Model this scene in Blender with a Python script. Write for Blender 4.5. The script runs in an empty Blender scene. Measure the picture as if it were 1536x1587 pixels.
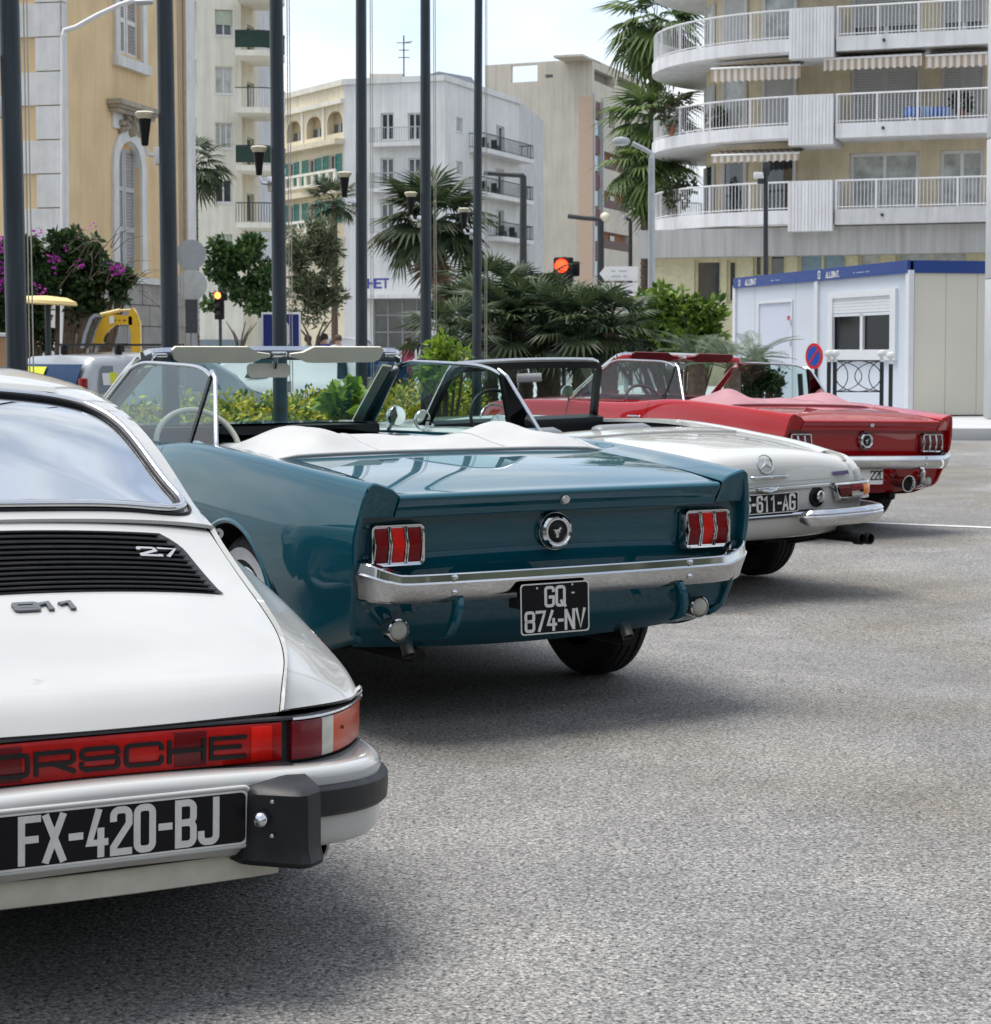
import bpy, bmesh, math, random
import numpy as np
from mathutils import Vector, Matrix
rnd = random.Random(7)
C = bpy.context.scene.collection
SC = bpy.context.scene
PI = math.pi
R = math.radians

# ------------------------------------------------------------------ camera
CAM_H, PITCH, FPX, PCX, PCY = 1.3, R(3.0), 3074.0, 768.0, 706.0   # measured from the photograph (1536 x 1587)
cd = bpy.data.cameras.new('camera')
cam = bpy.data.objects.new('camera', cd); C.objects.link(cam)
cam.location = (0, 0, CAM_H); cam.rotation_euler = (PI/2 - PITCH, 0, 0)
cd.sensor_fit = 'AUTO'; cd.sensor_width = 36.0; cd.lens = FPX/1587*36.0
cd.shift_y = (PCY - 793.5)/1587.0
cd.clip_start = 0.1; cd.clip_end = 3000
cd.dof.use_dof = True; cd.dof.focus_distance = 5.0; cd.dof.aperture_fstop = 20.0
SC.camera = cam

# ------------------------------------------------------------------ world: bright broken cloud over a blue sky
SUN_EL, SUN_AZ = R(74), R(-75)            # azimuth measured from +Y towards +X; the sun stands high on the left behind thin cloud
w = bpy.data.worlds.new('World'); SC.world = w; w.use_nodes = True
nt = w.node_tree; nt.nodes.clear()
def wn(t, **k):
    n = nt.nodes.new(t)
    for a, b in k.items(): setattr(n, a, b)
    return n
wo = wn('ShaderNodeOutputWorld'); bg = wn('ShaderNodeBackground'); bg.inputs['Strength'].default_value = 0.105
sky = wn('ShaderNodeTexSky', sky_type='NISHITA', sun_disc=False)
sky.sun_elevation = SUN_EL; sky.sun_rotation = SUN_AZ; sky.air_density = 1.0; sky.dust_density = 1.5; sky.altitude = 50
tc = wn('ShaderNodeTexCoord'); mp = wn('ShaderNodeMapping'); mp.inputs['Scale'].default_value = (1, 1, 2.2)
mp.inputs['Rotation'].default_value = (0.25, 0.1, 0.6)
nz = wn('ShaderNodeTexNoise'); nz.inputs['Scale'].default_value = 2.1; nz.inputs['Detail'].default_value = 9; nz.inputs['Roughness'].default_value = 0.56
nz.inputs['Distortion'].default_value = 0.35
cr = wn('ShaderNodeValToRGB'); cr.color_ramp.elements[0].position = 0.40; cr.color_ramp.elements[1].position = 0.62; cr.color_ramp.elements[0].color = (.42, .42, .42, 1)
nz2 = wn('ShaderNodeTexNoise'); nz2.inputs['Scale'].default_value = 4.5; nz2.inputs['Detail'].default_value = 6
cr2 = wn('ShaderNodeValToRGB'); cr2.color_ramp.elements[0].position = 0.34; cr2.color_ramp.elements[1].position = 0.62
cr2.color_ramp.elements[0].color = (2.7, 2.95, 3.3, 1); cr2.color_ramp.elements[1].color = (4.9, 4.95, 5.0, 1)
mx = wn('ShaderNodeMix', data_type='RGBA')
lk = nt.links.new
lk(tc.outputs['Generated'], mp.inputs['Vector']); lk(mp.outputs[0], nz.inputs['Vector']); lk(mp.outputs[0], nz2.inputs['Vector'])
lk(nz.outputs['Fac'], cr.inputs['Fac']); lk(nz2.outputs['Fac'], cr2.inputs['Fac'])
lk(cr.outputs['Color'], mx.inputs[0]); lk(sky.outputs['Color'], mx.inputs[6]); lk(cr2.outputs['Color'], mx.inputs[7])
lk(mx.outputs[2], bg.inputs['Color']); lk(bg.outputs[0], wo.inputs['Surface'])

sd = bpy.data.lights.new('sun', 'SUN'); sun = bpy.data.objects.new('sun', sd); C.objects.link(sun)
sd.energy = 1.75; sd.angle = R(34); sd.color = (1.0, 0.965, 0.91)
sv = Vector((math.sin(SUN_AZ)*math.cos(SUN_EL), math.cos(SUN_AZ)*math.cos(SUN_EL), math.sin(SUN_EL)))
sun.rotation_euler = (-sv).to_track_quat('-Z', 'Y').to_euler()
SC.view_settings.view_transform = 'Standard'; SC.view_settings.look = 'None'
SC.view_settings.gamma = 1.0; SC.view_settings.exposure = 1.35; SC.view_settings.use_curve_mapping = False
SC.cycles.max_bounces = 10; SC.cycles.transparent_max_bounces = 16; SC.cycles.glossy_bounces = 5
SC.cycles.caustics_reflective = False; SC.cycles.caustics_refractive = False

# ------------------------------------------------------------------ measuring helpers (a photograph pixel seen at a known distance)
def ray(u, v):
    a = (u-PCX)/FPX; b = -(v-PCY)/FPX
    return Vector((a, math.cos(PITCH)+b*math.sin(PITCH), -math.sin(PITCH)+b*math.cos(PITCH)))
def at(u, v, Y=None, Z=None):
    r = ray(u, v); t = Y/r.y if Y is not None else (Z-CAM_H)/r.z
    return Vector((0, 0, CAM_H)) + r*t
def sstep(a, b, x):
    t = min(1, max(0, (x-a)/(b-a))); return t*t*(3-2*t)
def ground_z(x, y):
    q = (x-0.224)*0.866 + (y-6.849)*0.5
    return -0.07*sstep(1.1, 2.6, q)

# ------------------------------------------------------------------ materials
MATS = {}
class N:
    def __init__(s, name):
        s.m = bpy.data.materials.new(name); s.m.use_nodes = True; s.t = s.m.node_tree
        s.b = s.t.nodes['Principled BSDF']; s.o = s.t.nodes['Material Output']
    def n(s, t, **k):
        nd = s.t.nodes.new(t)
        for a, b in k.items(): setattr(nd, a, b)
        return nd
    def l(s, a, b): s.t.links.new(a, b)
    def coords(s, kind='Object', scale=(1, 1, 1)):
        tc = s.n('ShaderNodeTexCoord'); mp = s.n('ShaderNodeMapping'); mp.inputs['Scale'].default_value = scale
        s.l(tc.outputs[kind], mp.inputs['Vector']); return mp.outputs[0]
    def noise(s, vec, scale, detail=4, rough=0.55):
        nz = s.n('ShaderNodeTexNoise'); nz.inputs['Scale'].default_value = scale; nz.inputs['Detail'].default_value = detail
        nz.inputs['Roughness'].default_value = rough
        if vec is not None: s.l(vec, nz.inputs['Vector'])
        return nz.outputs['Fac']
    def ramp(s, fac, stops):
        r = s.n('ShaderNodeValToRGB'); e = r.color_ramp.elements
        while len(e) < len(stops): e.new(0.5)
        for i, (p, c) in enumerate(stops):
            e[i].position = p; e[i].color = c if len(c) == 4 else (*c, 1)
        s.l(fac, r.inputs['Fac']); return r.outputs['Color']
    def mix(s, fac, a, b, mode='MIX'):
        m = s.n('ShaderNodeMix', data_type='RGBA', blend_type=mode)
        for i, x in ((0, fac), (6, a), (7, b)):
            if hasattr(x, 'is_linked'): s.l(x, m.inputs[i])
            elif i == 0: m.inputs[0].default_value = x
            else: m.inputs[i].default_value = (*x, 1)
        return m.outputs[2]
    def bump(s, h, strength=0.3, dist=0.01):
        b = s.n('ShaderNodeBump'); b.inputs['Strength'].default_value = strength; b.inputs['Distance'].default_value = dist
        s.l(h, b.inputs['Height']); s.l(b.outputs[0], s.b.inputs['Normal']); return b
    def set(s, **k):
        names = dict(col='Base Color', rough='Roughness', metal='Metallic', coat='Coat Weight', coatr='Coat Roughness', trans='Transmission Weight',
                     ior='IOR', emit='Emission Color', es='Emission Strength', alpha='Alpha', spec='Specular IOR Level', sss='Subsurface Weight', sheen='Sheen Weight')
        for a, b in k.items():
            i = s.b.inputs[names[a]]
            if hasattr(b, 'is_linked'): s.l(b, i)
            elif isinstance(b, tuple): i.default_value = (*b, 1)
            else: i.default_value = b
        return s
def simple(name, col, rough=0.5, metal=0.0, var=0.12, scale=6.0, bump=0.0, kind='Object', streak=0.0, **k):
    """a plain surface whose colour and roughness wander a little, as every real one does"""
    if name in MATS: return MATS[name]
    s = N(name); v = s.coords(kind); f = s.noise(v, scale, 5)
    lo = tuple(c*(1-var) for c in col); hi = tuple(min(1, c*(1+var)) for c in col)
    c = s.ramp(f, [(0.3, lo), (0.7, hi)])
    if streak:                                              # rain streaks and grime on outside walls
        f2 = s.noise(s.coords(kind, (1.6, 1.6, .09)), 2.2, 7, .68); d = 1-streak*.75
        c = s.mix(1.0, c, s.ramp(f2, [(.34, (d, d*.985, d*.96)), (.56, (1, 1, 1))]), 'MULTIPLY')
        f3 = s.noise(s.coords(kind), .35, 6, .6); c = s.mix(.8, c, s.ramp(f3, [(.35, (1-streak*.5,)*3), (.6, (1.03,)*3)]), 'MULTIPLY')
    s.set(col=c, metal=metal, **k)
    rr = s.ramp(s.noise(v, scale*2.7, 4), [(0.3, (max(0.02, rough*0.8),)*3), (0.75, (min(1, rough*1.2),)*3)])
    s.set(rough=rr)
    if bump: s.bump(s.noise(v, scale*8, 4), bump, 0.01)
    MATS[name] = s.m; return s.m

# ------------------------------------------------------------------ mesh builder
class MB:
    def __init__(s): s.v = []; s.f = []
    def add(s, vs, fs):
        b = len(s.v); s.v.extend([tuple(map(float, p)) for p in vs]); s.f.extend([tuple(i+b for i in f) for f in fs]); return s
    def box(s, c, d, rz=0.0, M=None):
        hx, hy, hz = d[0]/2, d[1]/2, d[2]/2
        p = [Vector((x, y, z)) for z in (-hz, hz) for x, y in ((-hx, -hy), (hx, -hy), (hx, hy), (-hx, hy))]
        if M is None: M = Matrix.Rotation(rz, 3, 'Z')
        p = [M @ q + Vector(c) for q in p]
        return s.add(p, [(3, 2, 1, 0), (4, 5, 6, 7), (0, 1, 5, 4), (1, 2, 6, 5), (2, 3, 7, 6), (3, 0, 4, 7)])
    def bevbox(s, c, d, b=0.01, M=None):
        """box with chamfered edges"""
        hx, hy, hz = d[0]/2, d[1]/2, d[2]/2
        bm = bmesh.new(); bmesh.ops.create_cube(bm, size=1)
        for q in bm.verts: q.co = Vector((q.co.x*d[0], q.co.y*d[1], q.co.z*d[2]))
        bmesh.ops.bevel(bm, geom=bm.edges[:], offset=b, segments=2, affect='EDGES', profile=0.5)
        bm.verts.ensure_lookup_table()
        vs = [q.co.copy() for q in bm.verts]; fs = [[q.index for q in f.verts] for f in bm.faces]; bm.free()
        if M is not None: vs = [M @ q for q in vs]
        return s.add([q+Vector(c) for q in vs], fs)
    def tube(s, pts, r, n=8, caps=True, closed=False):
        pts = [Vector(p) for p in pts]; m = len(pts)
        rs = r if hasattr(r, '__len__') else [r]*m
        t0 = (pts[1]-pts[0]).normalized(); up = Vector((0, 0, 1)) if abs(t0.z) < 0.9 else Vector((1, 0, 0))
        a = t0.cross(up).normalized(); vs = []
        for i, p in enumerate(pts):
            if closed: t = pts[(i+1) % m]-pts[i-1]
            else: t = pts[min(m-1, i+1)]-pts[max(0, i-1)]
            t.normalize(); a = (a - t*a.dot(t)).normalized(); b = t.cross(a)
            for k in range(n):
                w_ = 2*PI*k/n; vs.append(p + (a*math.cos(w_)+b*math.sin(w_))*rs[i])
        fs = []
        for i in range(m if closed else m-1):
            j = (i+1) % m
            for k in range(n): fs.append((i*n+k, i*n+(k+1) % n, j*n+(k+1) % n, j*n+k))
        if caps and not closed: fs += [tuple(range(n))[::-1], tuple((m-1)*n+k for k in range(n))]
        return s.add(vs, fs)
    def bar(s, a, b, wx, wy, up=(0, 0, 1)):
        """rectangular bar from a to b, wx across, wy along up"""
        a, b = Vector(a), Vector(b); t = (b-a).normalized(); u = Vector(up); x = t.cross(u).normalized(); u = x.cross(t)
        vs = [p + x*i*wx/2 + u*j*wy/2 for p in (a, b) for i, j in ((-1, -1), (1, -1), (1, 1), (-1, 1))]
        return s.add(vs, [(0, 1, 2, 3), (7, 6, 5, 4), (0, 4, 5, 1), (1, 5, 6, 2), (2, 6, 7, 3), (3, 7, 4, 0)])
    def lathe(s, prof, M=None, n=24, cap=True):
        """profile of (r, z) about z; M places it"""
        M = M or Matrix.Identity(4); vs = []
        for r, z in prof:
            for k in range(n): vs.append(M @ Vector((r*math.cos(2*PI*k/n), r*math.sin(2*PI*k/n), z)))
        m = len(prof); fs = [(i*n+k, i*n+(k+1) % n, (i+1)*n+(k+1) % n, (i+1)*n+k) for i in range(m-1) for k in range(n)]
        if cap: fs += [tuple(range(n))[::-1], tuple((m-1)*n+k for k in range(n))]
        return s.add(vs, fs)
    def grid(s, P, wu=False, wv=False, flip=False):
        P = np.asarray(P); nu, nv = P.shape[:2]; fs = []
        for i in range(nu if wu else nu-1):
            for j in range(nv if wv else nv-1):
                q = (i*nv+j, ((i+1) % nu)*nv+j, ((i+1) % nu)*nv+(j+1) % nv, i*nv+(j+1) % nv)
                fs.append(q[::-1] if flip else q)
        return s.add(P.reshape(-1, 3), fs)
    def prism(s, poly, f0, f1):
        """2-d polygon mapped by f0 (one side) and f1 (other side) to 3-d"""
        n = len(poly); vs = [f0(*p) for p in poly]+[f1(*p) for p in poly]
        return s.add(vs, [tuple(range(n))[::-1], tuple(range(n, 2*n))] + [(i, (i+1) % n, n+(i+1) % n, n+i) for i in range(n)])
    def quad(s, a, b, c, d): return s.add([a, b, c, d], [(0, 1, 2, 3)])
    def build(s, name, mat=None, parent=None, smooth=None, fix=True, loc=None):
        me = bpy.data.meshes.new(name); me.from_pydata(s.v, [], s.f)
        if fix:
            bm = bmesh.new(); bm.from_mesh(me); bmesh.ops.recalc_face_normals(bm, faces=bm.faces[:]); bm.to_mesh(me); bm.free()
        if smooth is not None:
            me.shade_smooth(); me.set_sharp_from_angle(angle=R(smooth))
        if mat: me.materials.append(mat)
        me.update(); return link(name, me, parent, loc)
def link(name, me, parent=None, loc=None):
    o = bpy.data.objects.new(name, me); C.objects.link(o)
    if parent is not None: o.parent = parent
    if loc is not None: o.location = loc
    return o
def thing(name, label, cat, loc=(0, 0, 0), rz=0.0, group=None, rot=None):
    o = bpy.data.objects.new(name, None); C.objects.link(o); o.empty_display_size = 0.2
    o.location = loc; o.rotation_euler = rot if rot else (0, 0, rz)
    return tag(o, label, cat, group)
def tag(o, label, cat, group=None):
    o['label'] = label; o['category'] = cat
    if group: o['group'] = group
    return o
def structure(o, kind='structure'): o['kind'] = kind; return o
def stuff(o): o['kind'] = 'stuff'; return o
def M4(loc=(0, 0, 0), rx=0, ry=0, rz=0):
    return Matrix.Translation(loc) @ Matrix.Rotation(rz, 4, 'Z') @ Matrix.Rotation(ry, 4, 'Y') @ Matrix.Rotation(rx, 4, 'X')

# ------------------------------------------------------------------ splines
def spl(xs, ys, q, mono=False):
    xs = np.asarray(xs, float); ys = np.asarray(ys, float); q = np.asarray(q, float); n = len(xs)
    one = ys.ndim == 1
    if one: ys = ys[:, None]
    h = np.diff(xs); d = np.diff(ys, axis=0)/h[:, None]
    if n == 2: m = np.vstack([d, d])
    else:
        A = np.zeros((n, n)); B = np.zeros_like(ys)
        A[0, 0] = 2; A[0, 1] = 1; B[0] = 3*d[0]; A[-1, -1] = 2; A[-1, -2] = 1; B[-1] = 3*d[-1]
        for i in range(1, n-1):
            A[i, i-1] = h[i]; A[i, i] = 2*(h[i-1]+h[i]); A[i, i+1] = h[i-1]
            B[i] = 3*(h[i]*d[i-1]+h[i-1]*d[i])
        m = np.linalg.solve(A, B)
    i = np.clip(np.searchsorted(xs, q, side='right')-1, 0, n-2); t = ((q-xs[i])/h[i])
    shp = t.shape+(1,); t = t.reshape(shp); H = h[i].reshape(shp)
    r = ys[i]*(2*t**3-3*t**2+1)+ys[i+1]*(3*t**2-2*t**3)+H*m[i]*(t**3-2*t**2+t)+H*m[i+1]*(t**3-t**2)
    return r[..., 0] if one else r
def F1(pts):
    xs, ys = zip(*pts); xs = np.array(xs); ys = np.array(ys)
    return lambda q: spl(xs, ys, np.clip(q, xs[0], xs[-1]))
def curve(pts, n=8, breaks=()):
    """smooth polyline through control points, n samples per span, sharp at the break indices"""
    pts = np.asarray(pts, float); out = []; bs = [0]+sorted(breaks)+[len(pts)-1]
    for a, b in zip(bs[:-1], bs[1:]):
        seg = pts[a:b+1]; L = np.concatenate([[0], np.cumsum(np.maximum(1e-6, np.linalg.norm(np.diff(seg, axis=0), axis=1))**0.7)])
        q = np.concatenate([np.linspace(L[k], L[k+1], n, endpoint=False) for k in range(len(seg)-1)]+[[L[-1]]])
        s_ = spl(L, seg, q)
        out.append(s_ if not out else s_[1:])
    return np.vstack(out)

# ------------------------------------------------------------------ sheet-metal panel: a grid with holes, wheel arches and turned-in edges
def panel(name, grids, mat, parent, arches=(), drop=None, hem=0.014, smooth=38, mirror=True, flip=False):
    V = []; F = []
    for P in grids:
        P = np.array(P, float); nu, nv = P.shape[:2]; Q = P.reshape(-1, 3)
        inside = np.zeros(len(Q), int)-1
        for ai, (ay, az, ar) in enumerate(arches):
            d = np.hypot(Q[:, 1]-ay, Q[:, 2]-az); inside[d < ar] = ai
        keep = []
        for i in range(nu-1):
            for j in range(nv-1):
                q = (i*nv+j, (i+1)*nv+j, (i+1)*nv+j+1, i*nv+j+1)
                if all(inside[k] >= 0 for k in q): continue
                if drop is not None and drop(Q[list(q)].mean(0)): continue
                keep.append(q)
        for k in range(len(Q)):
            if inside[k] >= 0:
                ay, az, ar = arches[inside[k]]; dy, dz = Q[k, 1]-ay, Q[k, 2]-az; L = math.hypot(dy, dz) or 1
                Q[k, 1] = ay+dy/L*ar; Q[k, 2] = az+dz/L*ar
        used = sorted({k for q in keep for k in q}); mp = {k: i for i, k in enumerate(used)}; b = len(V)
        V += [Q[k] for k in used]; F += [tuple(b+mp[k] for k in q) for q in keep]
        if mirror:
            b = len(V); V += [Q[k]*np.array([-1, 1, 1]) for k in used]; F += [tuple(b+mp[k] for k in q)[::-1] for q in keep]
    me = bpy.data.meshes.new(name); me.from_pydata([tuple(p) for p in V], [], F)
    bm = bmesh.new(); bm.from_mesh(me); bmesh.ops.remove_doubles(bm, verts=bm.verts[:], dist=0.0004)
    if flip: bmesh.ops.reverse_faces(bm, faces=bm.faces[:])
    if hem:
        bm.normal_update()
        be = [e for e in bm.edges if len(e.link_faces) == 1]; nm = {}; nr = {}
        for e in be:
            for q in e.verts:
                if q not in nm:
                    nr[q] = q.normal.copy(); nm[q] = (bm.verts.new(q.co), bm.verts.new(q.co - q.normal*hem))
        for e in be:
            f = e.link_faces[0]; a, c = e.verts
            for lo in f.loops:
                if lo.edge == e: a, c = lo.link_loop_next.vert, lo.vert
            bm.faces.new((nm[a][0], nm[c][0], nm[c][1], nm[a][1]))
    bm.to_mesh(me); bm.free()
    if mat: me.materials.append(mat)
    me.shade_smooth(); me.set_sharp_from_angle(angle=R(smooth)); me.update()
    return link(name, me, parent)

# ------------------------------------------------------------------ lettering made of strokes
def arc(cx, cy, rx, ry, a0, a1, n=6):
    return [(cx+rx*math.cos(R(a0+(a1-a0)*k/n)), cy+ry*math.sin(R(a0+(a1-a0)*k/n))) for k in range(n+1)]
def glyph(ch, w=0.5, r=0.14):
    W, H = w, 1.0
    rr = [(W, H-r), *arc(W-r, H-r, r, r, 0, 90)]
    box = arc(W-r, H-r, r, r, 0, 90)+arc(r, H-r, r, r, 90, 180)+arc(r, r, r, r, 180, 270)+arc(W-r, r, r, r, 270, 360)
    box = box+[box[0]]
    m = 0.52
    G = {
     'F': [[(W, 1), (0, 1), (0, 0)], [(0, m), (W*.85, m)]], 'E': [[(W, 1), (0, 1), (0, 0), (W, 0)], [(0, m), (W*.85, m)]],
     'X': [[(0, 0), (W, 1)], [(0, 1), (W, 0)]], 'N': [[(0, 0), (0, 1)], [(.04, .97), (W-.04, .03)], [(W, 0), (W, 1)]], 'V': [[(0, 1), (W/2, 0), (W, 1)]],
     'A': [[(0, 0), (W/2, 1), (W, 0)], [(W*.2, .3), (W*.8, .3)]], 'H': [[(0, 0), (0, 1)], [(W, 0), (W, 1)], [(0, m), (W, m)]],
     '0': [box], 'O': [box], 'Q': [box, [(W*.6, .22), (W*1.08, -.04)]], 'D': [[(0, 0), (0, 1)]+arc(W-r, 1-r, r, r, 90, 0)+arc(W-r, r, r, r, 0, -90)+[(0, 0)]],
     '1': [[(W*.15, .8), (W*.55, 1), (W*.55, 0)]], 'I': [[(W/2, 0), (W/2, 1)]], 'L': [[(0, 1), (0, 0), (W, 0)]], 'T': [[(0, 1), (W, 1)], [(W/2, 1), (W/2, 0)]],
     'M': [[(0, 0), (0, 1)], [(.03, .98), (W/2, .35), (W-.03, .98)], [(W, 1), (W, 0)]], 'K': [[(0, 0), (0, 1)], [(W, 1), (0, .42)], [(W*.3, .6), (W, 0)]], 'Y': [[(0, 1), (W/2, .5), (W, 1)], [(W/2, .5), (W/2, 0)]],
     '2': [[(0, 1-r*1.4)]+arc(r, 1-r, r, r, 180, 90)+arc(W-r, 1-r, r, r, 90, 0)+[(W, .66), (0, .12), (0, 0), (W, 0)]],
     '4': [[(W*.55, 1), (0, .28), (W, .28)], [(W*.72, .55), (W*.72, 0)]],
     '7': [[(0, 1), (W, 1), (W*.3, 0)]],
     '6': [[(W, 1-r*1.3)]+arc(W-r, 1-r, r, r, 0, 90)+arc(r, 1-r, r, r, 90, 180)+arc(r, r, r, r, 180, 270)+arc(W-r, r, r, r, 270, 360)+arc(W-r, .58-r, r, r, 0, 90)+[(0, .58)]],
     '9': [[(0, r*1.3)]+arc(r, r, r, r, 180, 270)+arc(W-r, r, r, r, 270, 360)+arc(W-r, 1-r, r, r, 0, 90)+arc(r, 1-r, r, r, 90, 180)+arc(r, .42+r, r, r, 180, 270)+[(W, .42)]],
     '8': [arc(W-r, 1-r, r, r, 0, 90)+arc(r, 1-r, r, r, 90, 180)+arc(r, m+r, r, r, 180, 270)+[(W-r, m)]+arc(W-r, m-r, r, r, 90, 0)+arc(W-r, r, r, r, 0, -90)+arc(r, r, r, r, 270, 180)+arc(r, m-r, r, r, 180, 90),
           [(W-r, m)]+arc(W-r, m+r, r, r, 270, 360)+[(W, 1-r)]],
     'G': [[(W, 1-r*1.3)]+arc(W-r, 1-r, r, r, 0, 90)+arc(r, 1-r, r, r, 90, 180)+arc(r, r, r, r, 180, 270)+arc(W-r, r, r, r, 270, 360)+[(W, m-.04), (W*.55, m-.04)]],
     'C': [[(W, 1-r*1.3)]+arc(W-r, 1-r, r, r, 0, 90)+arc(r, 1-r, r, r, 90, 180)+arc(r, r, r, r, 180, 270)+arc(W-r, r, r, r, 270, 360)+[(W, r*1.3)]],
     'S': [[(W, 1-r*1.3)]+arc(W-r, 1-r, r, r, 0, 90)+arc(r, 1-r, r, r, 90, 180)+arc(r, m+r, r, r, 180, 270)+arc(W-r, m-r, r, r, 90, 0)+arc(W-r, r, r, r, 0, -90)+arc(r, r, r, r, 270, 180)+[(0, r*1.3)]],
     'P': [[(0, 0), (0, 1)]+arc(W-r, 1-r, r, r, 90, 0)+arc(W-r, .44+r, r, r, 0, -90)+[(0, .44)]],
     'R': [[(0, 0), (0, 1)]+arc(W-r, 1-r, r, r, 90, 0)+arc(W-r, .44+r, r, r, 0, -90)+[(0, .44)], [(W*.45, .44), (W, 0)]],
     'B': [[(0, m), (0, 1)]+arc(W-r, 1-r, r, r, 90, 0)+arc(W-r, m+r, r, r, 0, -90)+[(0, m)], [(0, m), (0, 0)]+arc(W-r, r, r, r, -90, 0)+arc(W-r, m-r, r, r, 0, 90)],
     'J': [[(W, 1)]+arc(W-r, r, r, r, 360, 270)+arc(r, r, r, r, 270, 180)+[(0, r*1.4)]],
     'U': [[(0, 1)]+arc(r, r, r, r, 180, 270)+arc(W-r, r, r, r, 270, 360)+[(W, 1)]],
     '-': [[(W*.1, .48), (W*.9, .48)]], '.': [[(W*.5, 0), (W*.5, .09)]], ' ': [], '3': [[(0, 1), (W, 1), (W*.45, .58)]+arc(W-r, .58-r, r, r, 90, 0)+arc(W-r, r, r, r, 0, -90)+[(0, 0)]],
     '5': [[(W, 1), (0, 1), (0, .58)]+arc(W-r, .58-r, r, r, 90, 0)+arc(W-r, r, r, r, 0, -90)+[(0, 0)]],
     'Z': [[(0, 1), (W, 1), (0, 0), (W, 0)]]}
    return G.get(ch, [])
def stroke(mb, pts, wd, put, d0, d1):
    pts = [p for i, p in enumerate(pts) if i == 0 or math.dist(p, pts[i-1]) > 1e-5]
    closed = len(pts) > 3 and math.dist(pts[0], pts[-1]) < 1e-5
    if closed: pts = pts[:-1]
    n = len(pts); L = []; Rr = []
    for i, p in enumerate(pts):
        a = pts[i-1] if (i or closed) else None; b = pts[(i+1) % n] if (i < n-1 or closed) else None
        def nn(p, q):
            d = math.dist(p, q); return (-(q[1]-p[1])/d, (q[0]-p[0])/d)
        ns = ([nn(a, p)] if a else [])+([nn(p, b)] if b else [])
        nx, ny = sum(k[0] for k in ns), sum(k[1] for k in ns); l2 = nx*nx+ny*ny
        k = len(ns)/l2*1.0 if l2 > .15 else 1.0
        if len(ns) == 2: k = min(2/l2 if l2 > 0.15 else 1.2, 1.2)
        ex = (0, 0)
        if not closed and i in (0, n-1):
            q = pts[1] if i == 0 else pts[-2]; d = math.dist(p, q); ex = ((p[0]-q[0])/d*wd/2, (p[1]-q[1])/d*wd/2)
            ex = (ex[0]*.9, ex[1]*.9)
        L.append((p[0]+nx*k*wd/2+ex[0], p[1]+ny*k*wd/2+ex[1])); Rr.append((p[0]-nx*k*wd/2+ex[0], p[1]-ny*k*wd/2+ex[1]))
    vs = [put(*p, d1) for p in L]+[put(*p, d1) for p in Rr]+[put(*p, d0) for p in L]+[put(*p, d0) for p in Rr]
    fs = []
    for i in range(n if closed else n-1):
        j = (i+1) % n
        fs += [(i, j, n+j, n+i), (2*n+i, 2*n+j, j, i), (n+i, n+j, 3*n+j, 3*n+i)]
    if not closed: fs += [(0, n, 3*n, 2*n), (n-1, 3*n-1, 4*n-1, 2*n-1)]
    mb.add(vs, fs)
def text(mb, s, put, h, wd, w=0.5, gap=0.2, d0=0.0, d1=0.002, r=0.14, centre=True, slant=0.0):
    """letters of height h laid along x; put(x, z, depth) places a point"""
    adv = []
    for ch in s: adv.append(h*(0.25 if ch == '-' else 0.18 if ch == '.' else w))
    tot = sum(adv)+h*gap*(len(s)-1); x = -tot/2 if centre else 0
    for ch, a in zip(s, adv):
        gw = a/h
        for si, st in enumerate(glyph(ch, gw, min(r, gw*.42))):
            stroke(mb, [(x+px*h+slant*py*h, py*h) for px, py in st], wd, put, d0, d1+si*0.0003)
        x += a+h*gap
    return tot
# ================================================================== ground
def asphalt_mat():
    s = N('asphalt'); v = s.coords('Object')
    vo = s.n('ShaderNodeTexVoronoi'); vo.inputs['Scale'].default_value = 125; vo.inputs['Randomness'].default_value = 1; s.l(v, vo.inputs['Vector'])
    vo2 = s.n('ShaderNodeTexVoronoi'); vo2.inputs['Scale'].default_value = 255; s.l(v, vo2.inputs['Vector'])
    stone = s.ramp(vo.outputs['Color'], [(0.0, (.10, .102, .107)), (.45, (.27, .273, .278)), (.8, (.44, .44, .437)), (1, (.70, .69, .675))])
    fines = s.ramp(vo2.outputs['Color'], [(0, (.09, .091, .095)), (.6, (.30, .302, .304)), (1, (.58, .575, .565))])
    c = s.mix(.45, stone, fines)
    gap = s.ramp(vo.outputs['Distance'], [(.35, (1, 1, 1)), (.75, (.45, .45, .46))]); c = s.mix(.8, c, gap, 'MULTIPLY')
    big = s.noise(v, .45, 5); c = s.mix(.5, c, s.ramp(big, [(.3, (.78, .78, .80)), (.7, (1.12, 1.11, 1.08))]), 'MULTIPLY')
    st = s.noise(v, 2.3, 6, .65); c = s.mix(.35, c, s.ramp(st, [(.35, (.6, .6, .62)), (.6, (1.05, 1.05, 1.05))]), 'MULTIPLY')
    s.set(col=c, rough=.82, spec=.35)
    stain_shade = s.noise(v, .33, 4, .6); c = s.mix(.8, c, s.ramp(stain_shade, [(.38, (.74, .69, .60)), (.50, (1.0, .99, .98)), (.7, (1.03, 1.03, 1.03))]), 'MULTIPLY'); wn_ = s.noise(v, .9, 3, .5); c = s.mix(.5, c, s.ramp(wn_, [(.42, (.80, .79, .77)), (.6, (1.06, 1.05, 1.02))]), 'MULTIPLY'); s.set(col=c)  # soft brown stains; also puts a warm shade tone into the ground colour
    pit = s.noise(v, 78, 3, .6); c = s.mix(1.0, c, s.ramp(pit, [(.37, (.25, .24, .225)), (.445, (.975, .96, .93)), (.7, (1.12, 1.10, 1.05))]), 'MULTIPLY'); s.set(col=c)
    s.bump(pit, .9, .010)
    return s.m
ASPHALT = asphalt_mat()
mb = MB()
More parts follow.
